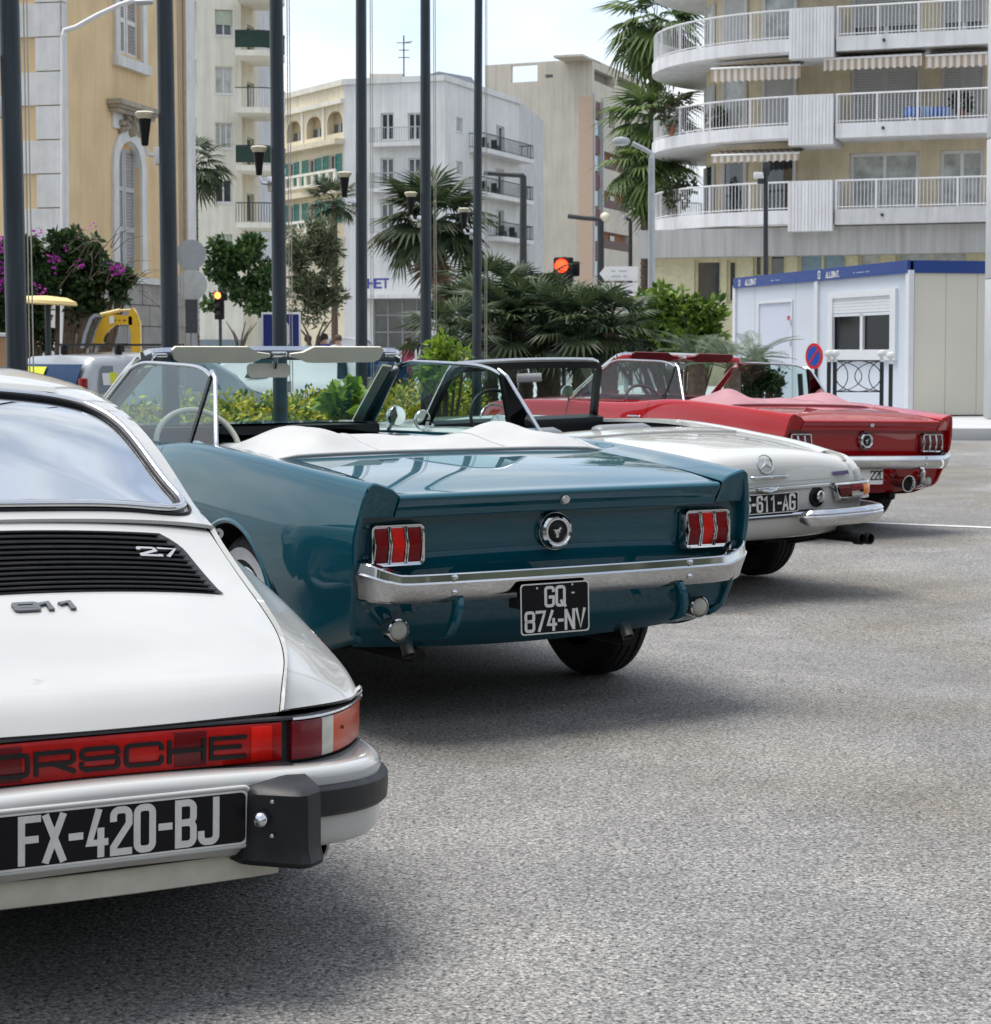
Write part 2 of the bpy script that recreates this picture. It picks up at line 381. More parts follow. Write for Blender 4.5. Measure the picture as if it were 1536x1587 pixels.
xs = np.concatenate([[-900, -300, -100, -40], np.linspace(-16, 16, 97), [40, 100, 300, 900]])
ys = np.concatenate([[-200, -40, -8], np.linspace(-4, 30, 103), [45, 80, 150, 400, 1500]])
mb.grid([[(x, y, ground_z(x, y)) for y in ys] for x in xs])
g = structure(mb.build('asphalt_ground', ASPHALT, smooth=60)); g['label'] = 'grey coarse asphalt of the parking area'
# ================================================================== shared car materials and parts
def paint(name, col, metal=0.0, rough=0.32, flake=0.0):
    s = N(name); v = s.coords('Object')
    f = s.noise(v, 1.7, 3)
    c = s.ramp(f, [(0.3, tuple(x*0.95 for x in col)), (0.7, tuple(min(1, x*1.05) for x in col))])
    if flake:
        fl = s.n('ShaderNodeTexVoronoi'); fl.inputs['Scale'].default_value = 900; s.l(v, fl.inputs['Vector'])
        c = s.mix(s.ramp(fl.outputs['Color'], [(0.6, (0, 0, 0)), (1, (flake,)*3)]), c, tuple(min(1, x*2.2+.02) for x in col))
    s.set(col=c, metal=metal, rough=rough, coat=1.0, coatr=0.02, spec=0.04)
    s.b.inputs['Coat IOR'].default_value = 1.52
    s.bump(s.noise(v, 55, 3), 0.025, 0.004)              # orange peel
    return s.m
CHROME = simple('chrome', (0.58, 0.59, 0.60), 0.06, 1.0, var=0.06, scale=12)
DULLCHROME = simple('worn_chrome', (0.62, 0.62, 0.63), 0.2, 1.0, var=0.15, scale=25)
BLACKRUB = simple('black_rubber', (0.010, 0.011, 0.013), 0.45, var=0.25, scale=9, bump=0.05, spec=.3)
TRIMBLACK = simple('black_trim', (0.008, 0.008, 0.009), 0.4, var=0.2, scale=9, spec=.25)
UNDER = simple('underbody', (0.012, 0.012, 0.012), 0.9, var=0.3, scale=5)
TYRE = simple('tyre_rubber', (0.012, 0.012, 0.012), 0.8, var=0.25, scale=20, bump=0.15)
WHITEWALL = simple('whitewall', (0.7, 0.7, 0.68), 0.6)
VINYLBLACK = simple('black_vinyl', (0.010, 0.011, 0.012), 0.5, var=0.2, scale=20, bump=0.12, spec=.3)
CREAM = simple('cream_vinyl', (0.62, 0.61, 0.5), 0.5, var=0.05, scale=10, bump=0.04)
WHITEVINYL = simple('white_vinyl', (0.41, 0.41, 0.40), 0.48, var=0.05, scale=7, bump=0.08)
STEEL = simple('exhaust_steel', (0.3, 0.29, 0.27), 0.4, 1.0, var=0.3, scale=15)
PLATEBLACK = simple('plate_black', (0.005, 0.005, 0.007), 0.35, var=0.1, spec=.2)
PLATESILVER = simple('plate_silver', (0.66, 0.66, 0.64), 0.42, 0.3, var=0.08, scale=40)
PLATEWHITE = simple('plate_white', (0.75, 0.75, 0.73), 0.4, var=0.05, scale=30)
def lens(name, col, rough=0.12, ribs=260, es=0.0):
    if name in MATS: return MATS[name]
    s = N(name); v = s.coords('Object')
    wv = s.n('ShaderNodeTexVoronoi'); wv.inputs['Scale'].default_value = ribs; s.l(v, wv.inputs['Vector'])
    f = s.noise(v, 14, 3)
    s.set(col=s.ramp(f, [(0.3, tuple(c*.7 for c in col)), (0.7, col)]), rough=rough+.1, coat=.25, coatr=0.05, spec=0.15)
    s.bump(wv.outputs['Distance'], 0.25, 0.002)
    s.b.inputs['Subsurface Weight'].default_value = 0.0
    MATS[name] = s.m; return s.m
REDLENS = lens('red_lens', (0.22, 0.004, 0.006)); DARKRED = lens('dark_red_lens', (0.12, 0.003, 0.006))
BRIGHTRED = lens('bright_red_lens', (0.75, 0.012, 0.006)); AMBER = lens('amber_lens', (0.72, 0.2, 0.012)); ORANGE = lens('orange_lens', (0.56, 0.055, 0.006))
CLEARLENS = lens('clear_lens', (0.55, 0.54, 0.47), 0.1)
def glass(name, tint=(0.85, 0.95, 0.93), refl=0.1):
    """thin automotive glass: a clear tinted sheet with a mirror-like skin"""
    if name in MATS: return MATS[name]
    s = N(name); s.t.nodes.remove(s.b)
    tr = s.n('ShaderNodeBsdfTransparent'); tr.inputs['Color'].default_value = (*tint, 1)
    gl = s.n('ShaderNodeBsdfGlossy'); gl.inputs['Roughness'].default_value = 0.01
    fr = s.n('ShaderNodeFresnel'); fr.inputs['IOR'].default_value = 1.5
    mx = s.n('ShaderNodeMixShader'); s.l(fr.outputs[0], mx.inputs[0]); s.l(tr.outputs[0], mx.inputs[1]); s.l(gl.outputs[0], mx.inputs[2])
    s.l(mx.outputs[0], s.o.inputs['Surface']); MATS[name] = s.m; return s.m
GLASS = glass('clear_car_glass', (0.70, 0.84, 0.82))
def darkglass(name, col=(0.02, 0.025, 0.03), rough=0.03):
    return simple(name, col, rough, 0.0, var=0.3, scale=3, coat=1.0, coatr=0.01, spec=0.8)
MIRROR = simple('mirror_silver', (0.85, 0.86, 0.88), 0.02, 1.0, var=0.01)

def make_wheel(parent, loc, side, r=0.32, wdt=0.19, kind='steel', whitewall=False):
    """side: -1 left, +1 right (the face looks outwards)"""
    M = M4(ry=side*PI/2)
    h = wdt/2; mb = MB()
    mb.lathe([(r*.62, -h*.9), (r*.72, -h), (r*.9, -h*.98), (r*.975, -h*.75), (r, -h*.55), (r, -h*.42), (r*.975, -h*.40), (r*.975, -h*.34), (r, -h*.32), (r, -h*.05), (r*.975, -h*.03), (r*.975, h*.03), (r, h*.05), (r, h*.32), (r*.975, h*.34), (r*.975, h*.40), (r, h*.42), (r, h*.55), (r*.975, h*.75), (r*.9, h*.98), (r*.72, h), (r*.62, h*.9), (r*.6, h*.6), (r*.6, -h*.6)], M, 40, cap=False)
    wh = mb.build('wheel', TYRE, parent, 40, loc=loc)
    mb = MB(); mb.lathe([(r*.61, h*.35), (r*.615, h*.86), (r*.58, h*.88), (r*.55, h*.55), (r*.48, h*.35), (r*.3, h*.5), (r*.16, h*.62), (r*.15, h*.8), (r*.09, h*.86), (0.001, h*.87)], M, 32, cap=False)
    for k in range(10):
        a = 2*PI*k/10; mb.lathe([(.012, 0), (.012, .012), (.001, .014)], M @ M4((r*.42*math.cos(a), r*.42*math.sin(a), h*.42)), 8, cap=False)
    mb.build('rim', CHROME if kind != 'dark' else DULLCHROME, wh, 40)
    if whitewall:
        mb = MB(); mb.lathe([(r*.70, h*1.012), (r*.84, h*1.012)], M, 40, cap=False); mb.lathe([(r*.70, h*.98), (r*.70, h*1.012)], M, 40, cap=False)
        mb.build('whitewall_band', WHITEWALL, wh, 40)
    return wh
def steering_wheel(parent, c, r, tilt, mat, spoke=CHROME, rt=0.013):
    M = M4(c, rx=tilt); mb = MB()
    mb.tube([M @ Vector((r*math.cos(2*PI*k/48), r*math.sin(2*PI*k/48), 0)) for k in range(48)], rt, 10, closed=True)
    o = mb.build('steering_wheel', mat, parent, 60)
    mb = MB()
    for a in (200, 340, 270):
        p = M @ Vector((r*.97*math.cos(R(a)), r*.97*math.sin(R(a)), 0)); q = M @ Vector((.03*math.cos(R(a)), .03*math.sin(R(a)), -.03))
        mb.tube([p, (p+q)/2 + (M.to_3x3() @ Vector((0, 0, -.012))), q], [.008, .009, .011], 8)
    mb.lathe([(0.001, 0), (.045, -.005), (.05, -.03), (.03, -.06), (.028, -.4)], M, 20, cap=False)
    mb.build('spokes', spoke, o, 40)
    return o
def plate(parent, c, wd, ht, lines, tilt=0.0, white=False, hs=0.078, wl=0.5, extra=None, rz=0.0):
    """number plate facing -y; returns the plate; lines = [(text, z offset)]"""
    M = M4(c, rx=tilt, rz=rz)
    n = 5; rr = 0.012; mb = MB()
    poly = []
    for cx, cz, a in ((wd/2-rr, ht/2-rr, 0), (-wd/2+rr, ht/2-rr, 90), (-wd/2+rr, -ht/2+rr, 180), (wd/2-rr, -ht/2+rr, 270)):
        poly += arc(cx, cz, rr, rr, a, a+90, 4)
    mb.prism(poly, lambda x, z: M @ Vector((x, 0, z)), lambda x, z: M @ Vector((x, -.003, z)))
    o = mb.build('number_plate', PLATEWHITE if white else PLATEBLACK, parent)
    put = lambda zo: (lambda x, z, d: M @ Vector((x, -.003-d, z+zo)))
    mb = MB(); ch = TRIMBLACK if white else PLATESILVER
    for s_, zo, *h_ in lines: text(mb, s_, put(zo), (h_[0] if h_ else hs), (h_[0] if h_ else hs)*.165, wl, .2, 0, .0016)
    if extra: extra(mb, put)
    mb.build('plate_characters', ch, o)
    mb = MB(); b = .004
    poly2 = [(x*(1-2*b/wd), z*(1-2*b/ht)) for x, z in poly]
    vs = [M @ Vector((x, -.0048, z)) for x, z in poly]+[M @ Vector((x, -.0048, z)) for x, z in poly2]
    vs += [M @ Vector((x, -.0025, z)) for x, z in poly]+[M @ Vector((x, -.0025, z)) for x, z in poly2]
    k = len(poly); fs = []
    for i in range(k):
        j = (i+1) % k; fs += [(i, j, k+j, k+i), (i, 2*k+i, 2*k+j, j), (k+i, k+j, 3*k+j, 3*k+i)]
    mb.add(vs, fs); mb.build('plate_rim', PLATESILVER if not white else PLATEWHITE, o)
    return o
def pane(parent, pts, mat=GLASS, name='pane', bulge=(0, 0, 0), th=0.004):
    """a glass sheet through four corner curves: pts is a grid"""
    mb = MB(); mb.grid(pts); return mb.build(name, mat, parent, 60, fix=False)
def wheel_well(parent, y, z, r, x0, x1):
    mb = MB(); n = 18
    P = [[(s_, y+(r)*math.cos(PI*k/n*1.15-.08*PI), z+(r)*math.sin(PI*k/n*1.15-.08*PI)) for k in range(n+1)] for s_ in (x0, x1)]
    mb.grid(P); m = (x0, y, z)
    mb.add([(x0, y, z)]+[p for p in P[0]], [(0, k+1, k+2) for k in range(n)])
    return mb
def arch_lip(par, mat, y, z, r, xf, rt=0.012, a0=-12, a1=192, n=40):
    for s_ in (-1, 1):
        mb = MB()
        pts = []
        for k in range(n+1):
            a = R(a0+(a1-a0)*k/n); zz = z+r*math.sin(a); pts.append((s_*xf(y+r*math.cos(a), zz), y+r*math.cos(a), zz))
        mb.tube(pts, rt, 8); mb.build('wheel_arch_lip', mat, par, 50)
def seat(parent, c, wd, mat, name='seat', h=0.55, d=0.5, bk=0.0):
    mb = MB()
    mb.bevbox((c[0], c[1]+d/2, c[2]), (wd, d, .16), .04)
    mb.bevbox((c[0], c[1]+.02, c[2]+h/2+.05), (wd*.95, .14, h), .05, M=Matrix.Rotation(R(12), 3, 'X'))
    for k in range(-3, 4): mb.tube([(c[0]+k*wd*.12, c[1]-.07, c[2]+.1), (c[0]+k*wd*.12, c[1]-.07, c[2]+h*.9)], .008, 6)
    return mb.build(name, mat, parent, 45)
# ================================================================== long-nosed convertible with three-bar tail lights (built twice: teal and red)
def build_convertible(label, group, pose, pnt, interior, boot_mat, visor_mat, wheel_mat, red=False):
    X0, Y0, TH, Z0, ROLL = pose
    car = thing('convertible_car', label, 'car', (X0, Y0, Z0), rot=(0, R(ROLL), R(TH)), group=group)
    car.rotation_mode = 'XYZ'
    AX, FX, WR = .90, 3.66, 0.318
    W = F1([(-.06, .797), (.1, .815), (.3, .836), (.6, .853), (1.0, .864), (1.6, .866), (2.3, .866), (3.3, .862), (3.75, .856), (4.2, .825), (4.42, .785), (4.52, .74)])
    S = F1([(-.06, .868), (.1, .878), (.3, .893), (.6, .913), (1.0, .935), (1.3, .944), (1.55, .938), (1.8, .918), (2.2, .905), (3.0, .905), (3.7, .893), (4.2, .868), (4.52, .83)])
    ZB = F1([(-.06, .34), (.15, .30), (.45, .25), (.7, .235), (1.5, .215), (3.2, .215), (4.0, .25), (4.3, .29), (4.52, .33)])
    CV = F1([(-.06, 0), (1.3, 0), (1.7, .006), (2.0, .010), (3.2, .010), (3.7, .004), (4.0, 0), (4.52, 0)])      # side cove
    def section(y):
        dk = max(0.0, float(S(y))-.012-(float(np.interp(y, [-.06, 0, .2, .45, .8], [.826, .834, .862, .885, .908])))) if y < .8 else 0.012*0
        if y >= .8: dk = max(0.0, (.932-.012-.908)*(1-sstep(.8, 1.1, y)))
        w_, s_, z_, c_ = float(W(y)), float(S(y)), float(ZB(y)), float(CV(y))
        zz = lambda t: z_+(s_-z_)*t
        c = [(w_-.085, z_), (w_-.045, z_+.025), (w_-.022, zz(.22)), (w_-.008-c_, zz(.40)), (w_-.002-c_, zz(.54)), (w_+.001, zz(.66)),
             (w_-.012, zz(.82)), (w_-.030, zz(.95)), (w_-.050, zz(1.0)), (w_-.085, zz(1.0)-.0+(.002 if y > .8 else .001)-dk*.22), (w_-.135, s_-.006-dk*.72), (.656, s_-.012-dk)]
        return curve([(a, y, b) for a, b in c], 5, ())
    def shifted(P):
        P = np.array(P); y = P[:, 1]; z = P[:, 2]
        k = 1-np.clip(y/.42, 0, 1)**0.8; k = k*k*(3-2*k)
        sh = np.interp(z, [.2, .3, .40, .5, .6, .68, .87, .95], [.15, .115, .075, .03, .0, -.012, -.052, -.056])
        P[:, 1] = y+sh*k
        kf = np.clip((y-4.2)/.32, 0, 1); P[:, 1] += kf*np.interp(z, [.2, .45, .7, .9], [-.06, 0, .03, -.10])
        return P
    def cols(a, b, st=0.03):
        n = max(2, int(round((b-a)/st))); return np.linspace(a, b, n+1)
    DA, DB = 1.665, 2.86                                   # door edges
    def side(a, b): return np.array([shifted(section(y)) for y in cols(a, b)])
    g = .0028
    arches = [(AX, .335, .352), (FX, .325, .36)]
    gs = [side(0.0, DA-g), side(DB+g, 4.52)]
    # the sill runs on under the door
    sill = np.array([shifted(section(y))[:7] for y in cols(DA-g, DB+g)])
    body = panel('body', gs+[sill], pnt, car, arches, hem=.02)
    door = panel('door', [np.array([shifted(section(y))[7:] for y in cols(DA+g, DB-g)])], pnt, car, hem=.02, mirror=False)
    od = [door]
    d2 = panel('door', [np.array([shifted(section(y))[7:] for y in cols(DA+g, DB-g)])*np.array([-1, 1, 1])], pnt, car, hem=.02, mirror=False, flip=True)
    for s_, dd in ((1, door), (-1, d2)):
        mb = MB(); x = s_*.862
        mb.tube([(x, 1.74, .80), (x+s_*.028, 1.755, .803), (x+s_*.03, 1.86, .803), (x, 1.885, .80)], [.009, .010, .010, .009], 8)
        mb.lathe([(.016, 0), (.016, .016), (.010, .02), (.001, .021)], M4((x-s_*.004, 1.755, .755), ry=s_*PI/2), 14, cap=False)
        mb.build('door_handle', CHROME, dd, 40)
    # ---- tail: fender ends, panel, valance
    mb = MB()
    ty = lambda z: np.interp(z, [.26, .31, .36, .42, .5, .58, .66, .745, .80], [.22, .15, .112, .095, .075, .05, .04, .036, .036])
    xs = np.linspace(-.785, .785, 45)
    zs = np.concatenate([np.linspace(.27, .56, 14), np.linspace(.58, .77, 10)])
    zrow = lambda x, z: z + (.0 if z > .4 else (.4-z)*.25*(abs(x)/.78)**2)
    P = [[(x*(1 if z > .45 else 1-.10*((.45-z)/.18)**1.5), ty(z)+.010*(1-(x/.785)**2)*(1 if .5 < z < .76 else 0)-.012*(abs(x)/.785)**4, zrow(x, z)) for x in xs] for z in zs]
    mb.grid(P)
    mb.build('tail_panel', pnt, car, 45)
    for s_ in (-1, 1):                                     # hooded fender ends over the lights, and the rim of the recess
        mb = MB(); top = shifted(section(0.0))[::-1][:19]
        rows = []
        for p in top:
            x = p[0]; rows.append([(s_*x, p[1], p[2]), (s_*x, p[1]-.006, p[2]-.006), (s_*x, p[1]+.001, p[2]-.022), (s_*x, p[1]+.010, p[2]-.04), (s_*x, -.010, .757), (s_*x, .02, .752), (s_*x, .045, .752)])
        mb.grid(rows)
        outer = [p for p in shifted(section(0.0)) if p[2] > .36 and p[0] > .70]
        mb.grid([[(s_*p[0], p[1], p[2]), (s_*(p[0]-.006), p[1]-.004, p[2]), (s_*(p[0]-.02), p[1]-.002, p[2]), (s_*(p[0]-.024), p[1]+.008, p[2]), (s_*(p[0]-.03), max(p[1]+.02, float(ty(p[2]))+.01), p[2])] for p in outer if p[2] <= .862])
        mb.build('fender_end', pnt, car, 40)
    # ---- trunk lid
    Ly = F1([(-.045, .826), (.05, .842), (.2, .862), (.45, .885), (.7, .902), (.80, .908)])
    prof = curve([(-.006, .7525), (-.012, .762), (-.016, .776), (-.024, .785), (-.040, .806), (-.046, .817), (-.040, .8265), (-.015, .832)], 4, (2,))
    prof = np.vstack([prof, [(y, float(Ly(y))+.004) for y in np.linspace(.02, .80, 24)]])
    xs = np.linspace(-.648, .648, 41)
    def lidz(x, y, z): return z + .010*(1-(x/.648)**2)*sstep(-.03, .3, y) - (.004 if y > 0 else 0)
    P = np.array([[(x, y-.004*(abs(x)/.648)**3*max(0, 1-max(0, y)/.2), lidz(x, y, z)) for y, z in prof] for x in xs])
    lid = panel('trunk_lid', [P], pnt, car, hem=.018, mirror=False, flip=False)
    mb = MB(); Ml = M4((0, -.032, .793), rx=PI/2+.15)
    mb.lathe([(.019, -.012), (.019, .004), (.014, .010), (.008, .0105), (.001, .0105)], Ml, 20, cap=False); mb.build('trunk_lock', CHROME, lid, 40)
    # ---- fuel cap with running-horse emblem
    Mf = M4((0, .045, .677), rx=PI/2)
    mb = MB(); mb.lathe([(.064, -.005), (.064, .018), (.060, .028), (.052, .034), (.046, .030), (.040, .030), (.036, .022)], Mf, 36, cap=False)
    for k in range(36):
        a = 2*PI*k/36; mb.box(Mf @ Vector((.0635*math.cos(a), .0635*math.sin(a), .012)), (.004, .018, .004), M=(Mf.to_3x3() @ Matrix.Rotation(a, 3, 'Z')))
    cap = mb.build('fuel_cap', CHROME, car, 30)
    mb = MB(); mb.lathe([(.0365, .021), (.03, .025), (.001, .027)], Mf, 30, cap=False); mb.build('cap_disc', TRIMBLACK, cap, 40)
    mb = MB()
    horse = [(-.020, .004), (-.012, .007), (-.002, .006), (.006, .009), (.011, .016), (.016, .014), (.020, .008), (.015, .008), (.011, .004), (.013, -.003), (.009, -.006), (.006, -.001), (-.002, -.001), (-.008, -.006), (-.014, -.008), (-.009, -.001), (-.013, .002)]
    mb.prism([(x*.9, z*.9) for x, z in horse], lambda x, z: Mf @ Vector((x, z, .026)), lambda x, z: Mf @ Vector((x, z, .0285)))
    for k in (-1, 0, 1): mb.prism([(k*.004-.0015, -.022), (k*.004+.0015, -.022), (k*.004+.0015, -.002), (k*.004-.0015, -.002)], lambda x, z: Mf @ Vector((x, z, .0265)), lambda x, z: Mf @ Vector((x, z, .028)))
    mb.build('horse_badge', CHROME, cap)
    # ---- tail lights: chrome bezel with three upright lenses, each creased at mid height
    for s_ in (-1, 1):
        cx, cz, hw, hh = s_*.630, .660, .102, .072
        yy = .038
        mb = MB(); poly = []
        for px, pz, a in ((hw-.02, hh-.02, 0), (-hw+.02, hh-.02, 90), (-hw+.02, -hh+.02, 180), (hw-.02, -hh+.02, 270)): poly += arc(px, pz, .02, .02, a, a+90, 5)
        k = len(poly); vs = []
        for ins, dy in ((0, 0), (.0, -.030), (.004, -.038), (.010, -.036), (.011, -.010)):
            vs += [(cx+x*(1-ins/hw), yy+dy-.010*(1-abs(z)/hh), cz+z*(1-ins/hh)) for x, z in poly]
        fs = [(r_*k+i, r_*k+(i+1) % k, (r_+1)*k+(i+1) % k, (r_+1)*k+i) for r_ in range(4) for i in range(k)]
        mb.add(vs, fs); tl = mb.build('tail_light', CHROME, car, 40)
        mb = MB(); mb.prism([(x*.95, z*.95) for x, z in poly], lambda x, z: (cx+x, yy+.0, cz+z), lambda x, z: (cx+x, yy-.012, cz+z)); mb.build('light_housing', TRIMBLACK, tl)
        for i in (-1, 0, 1):
            lx = cx+i*.0615; w2 = .0245
            rows = [[(lx+q*w2, yy-.022-d, cz+z) for q in (-1, -.85, 0, .85, 1)] for z, d in ((-.060, 0), (-.058, .010), (-.004, .024), (.004, .024), (.058, .010), (.060, 0))]
            rows = [[(p[0], p[1]+(.012 if abs(q) == 2 else 0), p[2]) for q, p in zip((-2, -1, 0, 1, 2), r_)] for r_ in rows]
            mb = MB(); mb.grid(rows); mb.build('red_lens', (REDLENS if i else BRIGHTRED) if not red else DARKRED, tl, 35)
            mb = MB()
            for q in (-1, 1):
                mb.tube([(lx+q*(w2+.002), yy-.014, cz-.062), (lx+q*(w2+.002), yy-.032, cz-.059), (lx+q*(w2+.002), yy-.046, cz), (lx+q*(w2+.002), yy-.032, cz+.059), (lx+q*(w2+.002), yy-.014, cz+.062)], .0034, 6)
            for zz in (-.0605, .0605): mb.tube([(lx-w2, yy-.030, cz+zz), (lx+w2, yy-.030, cz+zz)], .0034, 6)
            mb.build('lens_frame', CHROME, tl, 40)
    # ---- bumper: slim chrome blade with upturned ends
    bp = lambda u: (0, 0)
    path = curve([(-.782, .06), (-.781, .038), (-.770, -.008), (-.735, -.056), (-.66, -.082), (-.4, -.104), (0, -.112), (.4, -.104), (.66, -.082), (.742, -.056), (.778, -.008), (.790, .038), (.791, .06)], 7)
    rows = []
    for x, y in path:
        e = max(0, (abs(x)-.64)/.2); e = min(1, e); up = .062*e*e*(3-2*e); h = .0
        top = .570+up; mid = .537+up*.8; bot = .472+.012*e
        n_ = Vector((x*.25, -1, 0)).normalized() if abs(x) < .7 else Vector((math.copysign(1, x), -.5 if y < .02 else -.05, 0)).normalized()
        q = lambda d, z: (x+n_.x*d, y+n_.y*d, z)
        rows.append([q(-.045, top-.005), q(-.012, top), q(.001, top-.001), q(.005, top-.005), q(.009, mid+.006), q(.014, mid), q(.012, mid-.007), q(.001, mid-.036), q(-.013, bot+.008), q(-.022, bot), q(-.04, bot+.002)])
    mb = MB(); mb.grid(rows); bump = mb.build('rear_bumper', CHROME, car, 17)
    mb = MB()
    for x in (-.475, .475):
        for z, y in ((.556, -.108), (.505, -.104)): mb.lathe([(.010, -.004), (.010, .003), (.006, .007), (.001, .008)], M4((x, y, z), rx=PI/2), 12, cap=False)
    mb.build('bumper_bolt', CHROME, bump, 40)
    for s_ in (-1, 1):                                     # curved guards under the bumper
        mb = MB(); pts = curve([(s_*.445, -.085, .486), (s_*.452, -.098, .455), (s_*.462, -.088, .40), (s_*.47, -.055, .355), (s_*.476, -.01, .338)], 5)
        rows = []
        for i, p in enumerate(pts):
            w_ = .017; d = .022
            rows.append([(p[0]-w_, p[1]+d, p[2]), (p[0]-w_, p[1]-.002, p[2]), (p[0]-w_*.5, p[1]-.012, p[2]), (p[0]+w_*.5, p[1]-.012, p[2]), (p[0]+w_, p[1]-.002, p[2]), (p[0]+w_, p[1]+d, p[2])])
        mb.grid(rows); mb.build('bumper_guard', pnt if not red else CHROME, car, 40)
    for s_ in (-1, 1):                                     # reversing lights
        Mr = M4((s_*.615, .075, .372), rx=PI/2)
        mb = MB(); mb.lathe([(.030, -.06), (.036, -.03), (.0395, .035), (.0395, .048), (.035, .052), (.033, .046)], Mr, 28, cap=False); rl = mb.build('reverse_light', CHROME, car, 40)
        mb = MB(); mb.lathe([(.034, .042), (.030, .052), (.018, .058), (.001, .060)], Mr, 28, cap=False); mb.build('clear_lens', CLEARLENS, rl, 50)
    if red:
        pl = plate(car, (-.06, -.045, .415), .33, .115, [('     220', -.022, .062)], white=True, wl=.5)
        for s_ in (-1, 1):                                 # trumpet exhaust tips through the valance
            Mx = M4((s_*.36, .02, .365), rx=PI/2+.1); mb = MB()
            mb.lathe([(.04, -.1), (.045, 0), (.062, .06), (.064, .068), (.056, .068), (.04, .02), (.02, -.06), (.001, -.07)], Mx, 28, cap=False); ex = mb.build('exhaust_trim', CHROME, car, 40)
            mb = MB(); mb.lathe([(.05, .03), (.001, .028)], Mx, 24, cap=False); mb.build('exhaust_bore', UNDER, ex)
    else:
        plate(car, (-.105, -.134, .434), .272, .172, [('GQ', .008, .062), ('874-NV', -.073, .062)], tilt=-.03, wl=.5,
              extra=lambda mb, put: [mb.lathe([(.004, 0), (.003, .002), (.001, .0022)], M4(tuple(put(0)(x, z, 0)), rx=PI/2), 10, cap=False) for x, z in ((-.07, .07), (.07, .075))] and
              mb.prism([(.066, .045), (.078, .045), (.078, .050), (.066, .050)], lambda x, z: put(0)(x, z, 0), lambda x, z: put(0)(x, z, .0016)))
        mb = MB(); mb.box((-.10, -.06, .45), (.2, .14, .05)); mb.build('plate_bracket', UNDER, car)
        for x in (-.50, .40):
            mb = MB(); Mx = M4((x, .20, .30), rx=PI/2+.95); mb.lathe([(.023, -.12), (.023, .05), (.019, .05), (.019, -.1)], Mx, 16, cap=False); mb.build('exhaust_pipe', STEEL, car, 40)
    # ---- wheels, wells, underside
    for y in (AX, FX):
        for s_ in (-1, 1): make_wheel(car, (s_*.715, y, WR), s_, WR, .185, whitewall=True)
    xf = lambda y, z: float(np.interp(z, [.2, .3, .45, .7], [W(y)-.05, W(y)-.03, W(y)-.006, W(y)+.001]))
    arch_lip(car, pnt, AX, .335, .351, lambda y, z: xf(y, z)-.004, .012); arch_lip(car, pnt, FX, .325, .359, lambda y, z: xf(y, z)-.002, .012)
    mb = MB()
    for y in (AX, FX):
        for s_ in (-1, 1):
            b = wheel_well(car, y, .33, .39, s_*.5, s_*.845); mb.add(b.v, b.f)
    mb.box((0, 2.55, .27), (1.4, 3.5, .10)); mb.box((0, .60, .44), (1.1, .5, .1)); mb.box((0, AX, .3), (1.2, .09, .09)); mb.tube([(-.45, .2, .25), (-.45, 2.2, .22)], .03, 8); mb.tube([(.42, .2, .25), (.42, 2.2, .22)], .03, 8)
    mb.build('underbody', UNDER, car)
    # ---- cockpit tub, bonnet, nose
    mb = MB(); bx, y0, y1 = .66, .86, 2.98
    for s_ in (-1, 1): mb.grid([[(s_*bx, y, .33), (s_*bx, y, .6), (s_*bx, y, float(S(y))-.02)] for y in np.linspace(y0, y1, 12)])
    mb.quad((-bx, y0, .33), (bx, y0, .33), (bx, y0, .9), (-bx, y0, .9)); mb.quad((-bx, y1, .33), (bx, y1, .33), (bx, y1, .9), (-bx, y1, .9))
    mb.quad((-bx, y0, .335), (bx, y0, .335), (bx, y1, .335), (-bx, y1, .335)); mb.quad((-bx, .80, .895), (bx, .80, .895), (bx, y0+.3, .88), (-bx, y0+.3, .88))
    mb.build('cockpit_lining', interior, car)
    hz = lambda x, y: float(S(y))+.012+.035*(1-(x/.66)**2)*sstep(2.95, 3.3, y)*(1-.55*sstep(4.1, 4.5, y)) - .012*(abs(x)/.66)**6
    cw = np.array([[(x, y, hz(x, y)) for y in np.linspace(2.98, 3.22, 8)] for x in np.linspace(-.655, .655, 31)])
    panel('cowl', [cw], pnt, car, hem=.02, mirror=False)
    hd = np.array([[(x, y, hz(x, y)) for y in np.linspace(3.226, 4.50, 30)] for x in np.linspace(-.652, .652, 31)])
    panel('hood', [hd], pnt, car, hem=.02, mirror=False)
    mb = MB(); mb.grid([[(x, 4.5-.05*(x/.74)**2+d, z) for x in np.linspace(-.74, .74, 17)] for z, d in ((.82, -.02), (.80, .0), (.66, .03), (.52, .02), (.40, 0), (.32, -.08))]); mb.build('nose_panel', pnt, car, 40)
    mb = MB(); mb.bevbox((0, 4.545, .655), (.78, .03, .17), .01); gr = mb.build('front_grille', TRIMBLACK, car)
    for s_ in (-1, 1):
        mb = MB(); mb.lathe([(.10, -.05), (.10, .02), (.085, .03), (.05, .045), (.001, .05)], M4((s_*.60, 4.47, .665), rx=-PI/2), 24, cap=False); mb.build('headlight', CLEARLENS, car, 50)
    mb = MB(); mb.grid([[(x, 4.60-.10*(abs(x)/.8)**3+d, z) for x in np.linspace(-.8, .8, 21)] for z, d in ((.56, -.03), (.55, 0), (.50, .02), (.46, .0), (.455, -.03))]); mb.build('front_bumper', CHROME, car, 35)
    # ---- dashboard with padded twin cowls
    mb = MB()
    rows = []
    for x in np.linspace(-.655, .655, 41):
        e = math.exp(-((abs(x)-.36)/.2)**4)
        rows.append([(x, 3.0, .945), (x, 2.90, .962), (x, 2.74-.03*e, .966), (x, 2.70-.03*e, .955), (x, 2.69-.02*e, .935-.02*(1-e)), (x, 2.76, .915-.02*(1-e)), (x, 2.78, .80), (x, 2.72, .66), (x, 2.75, .58)])
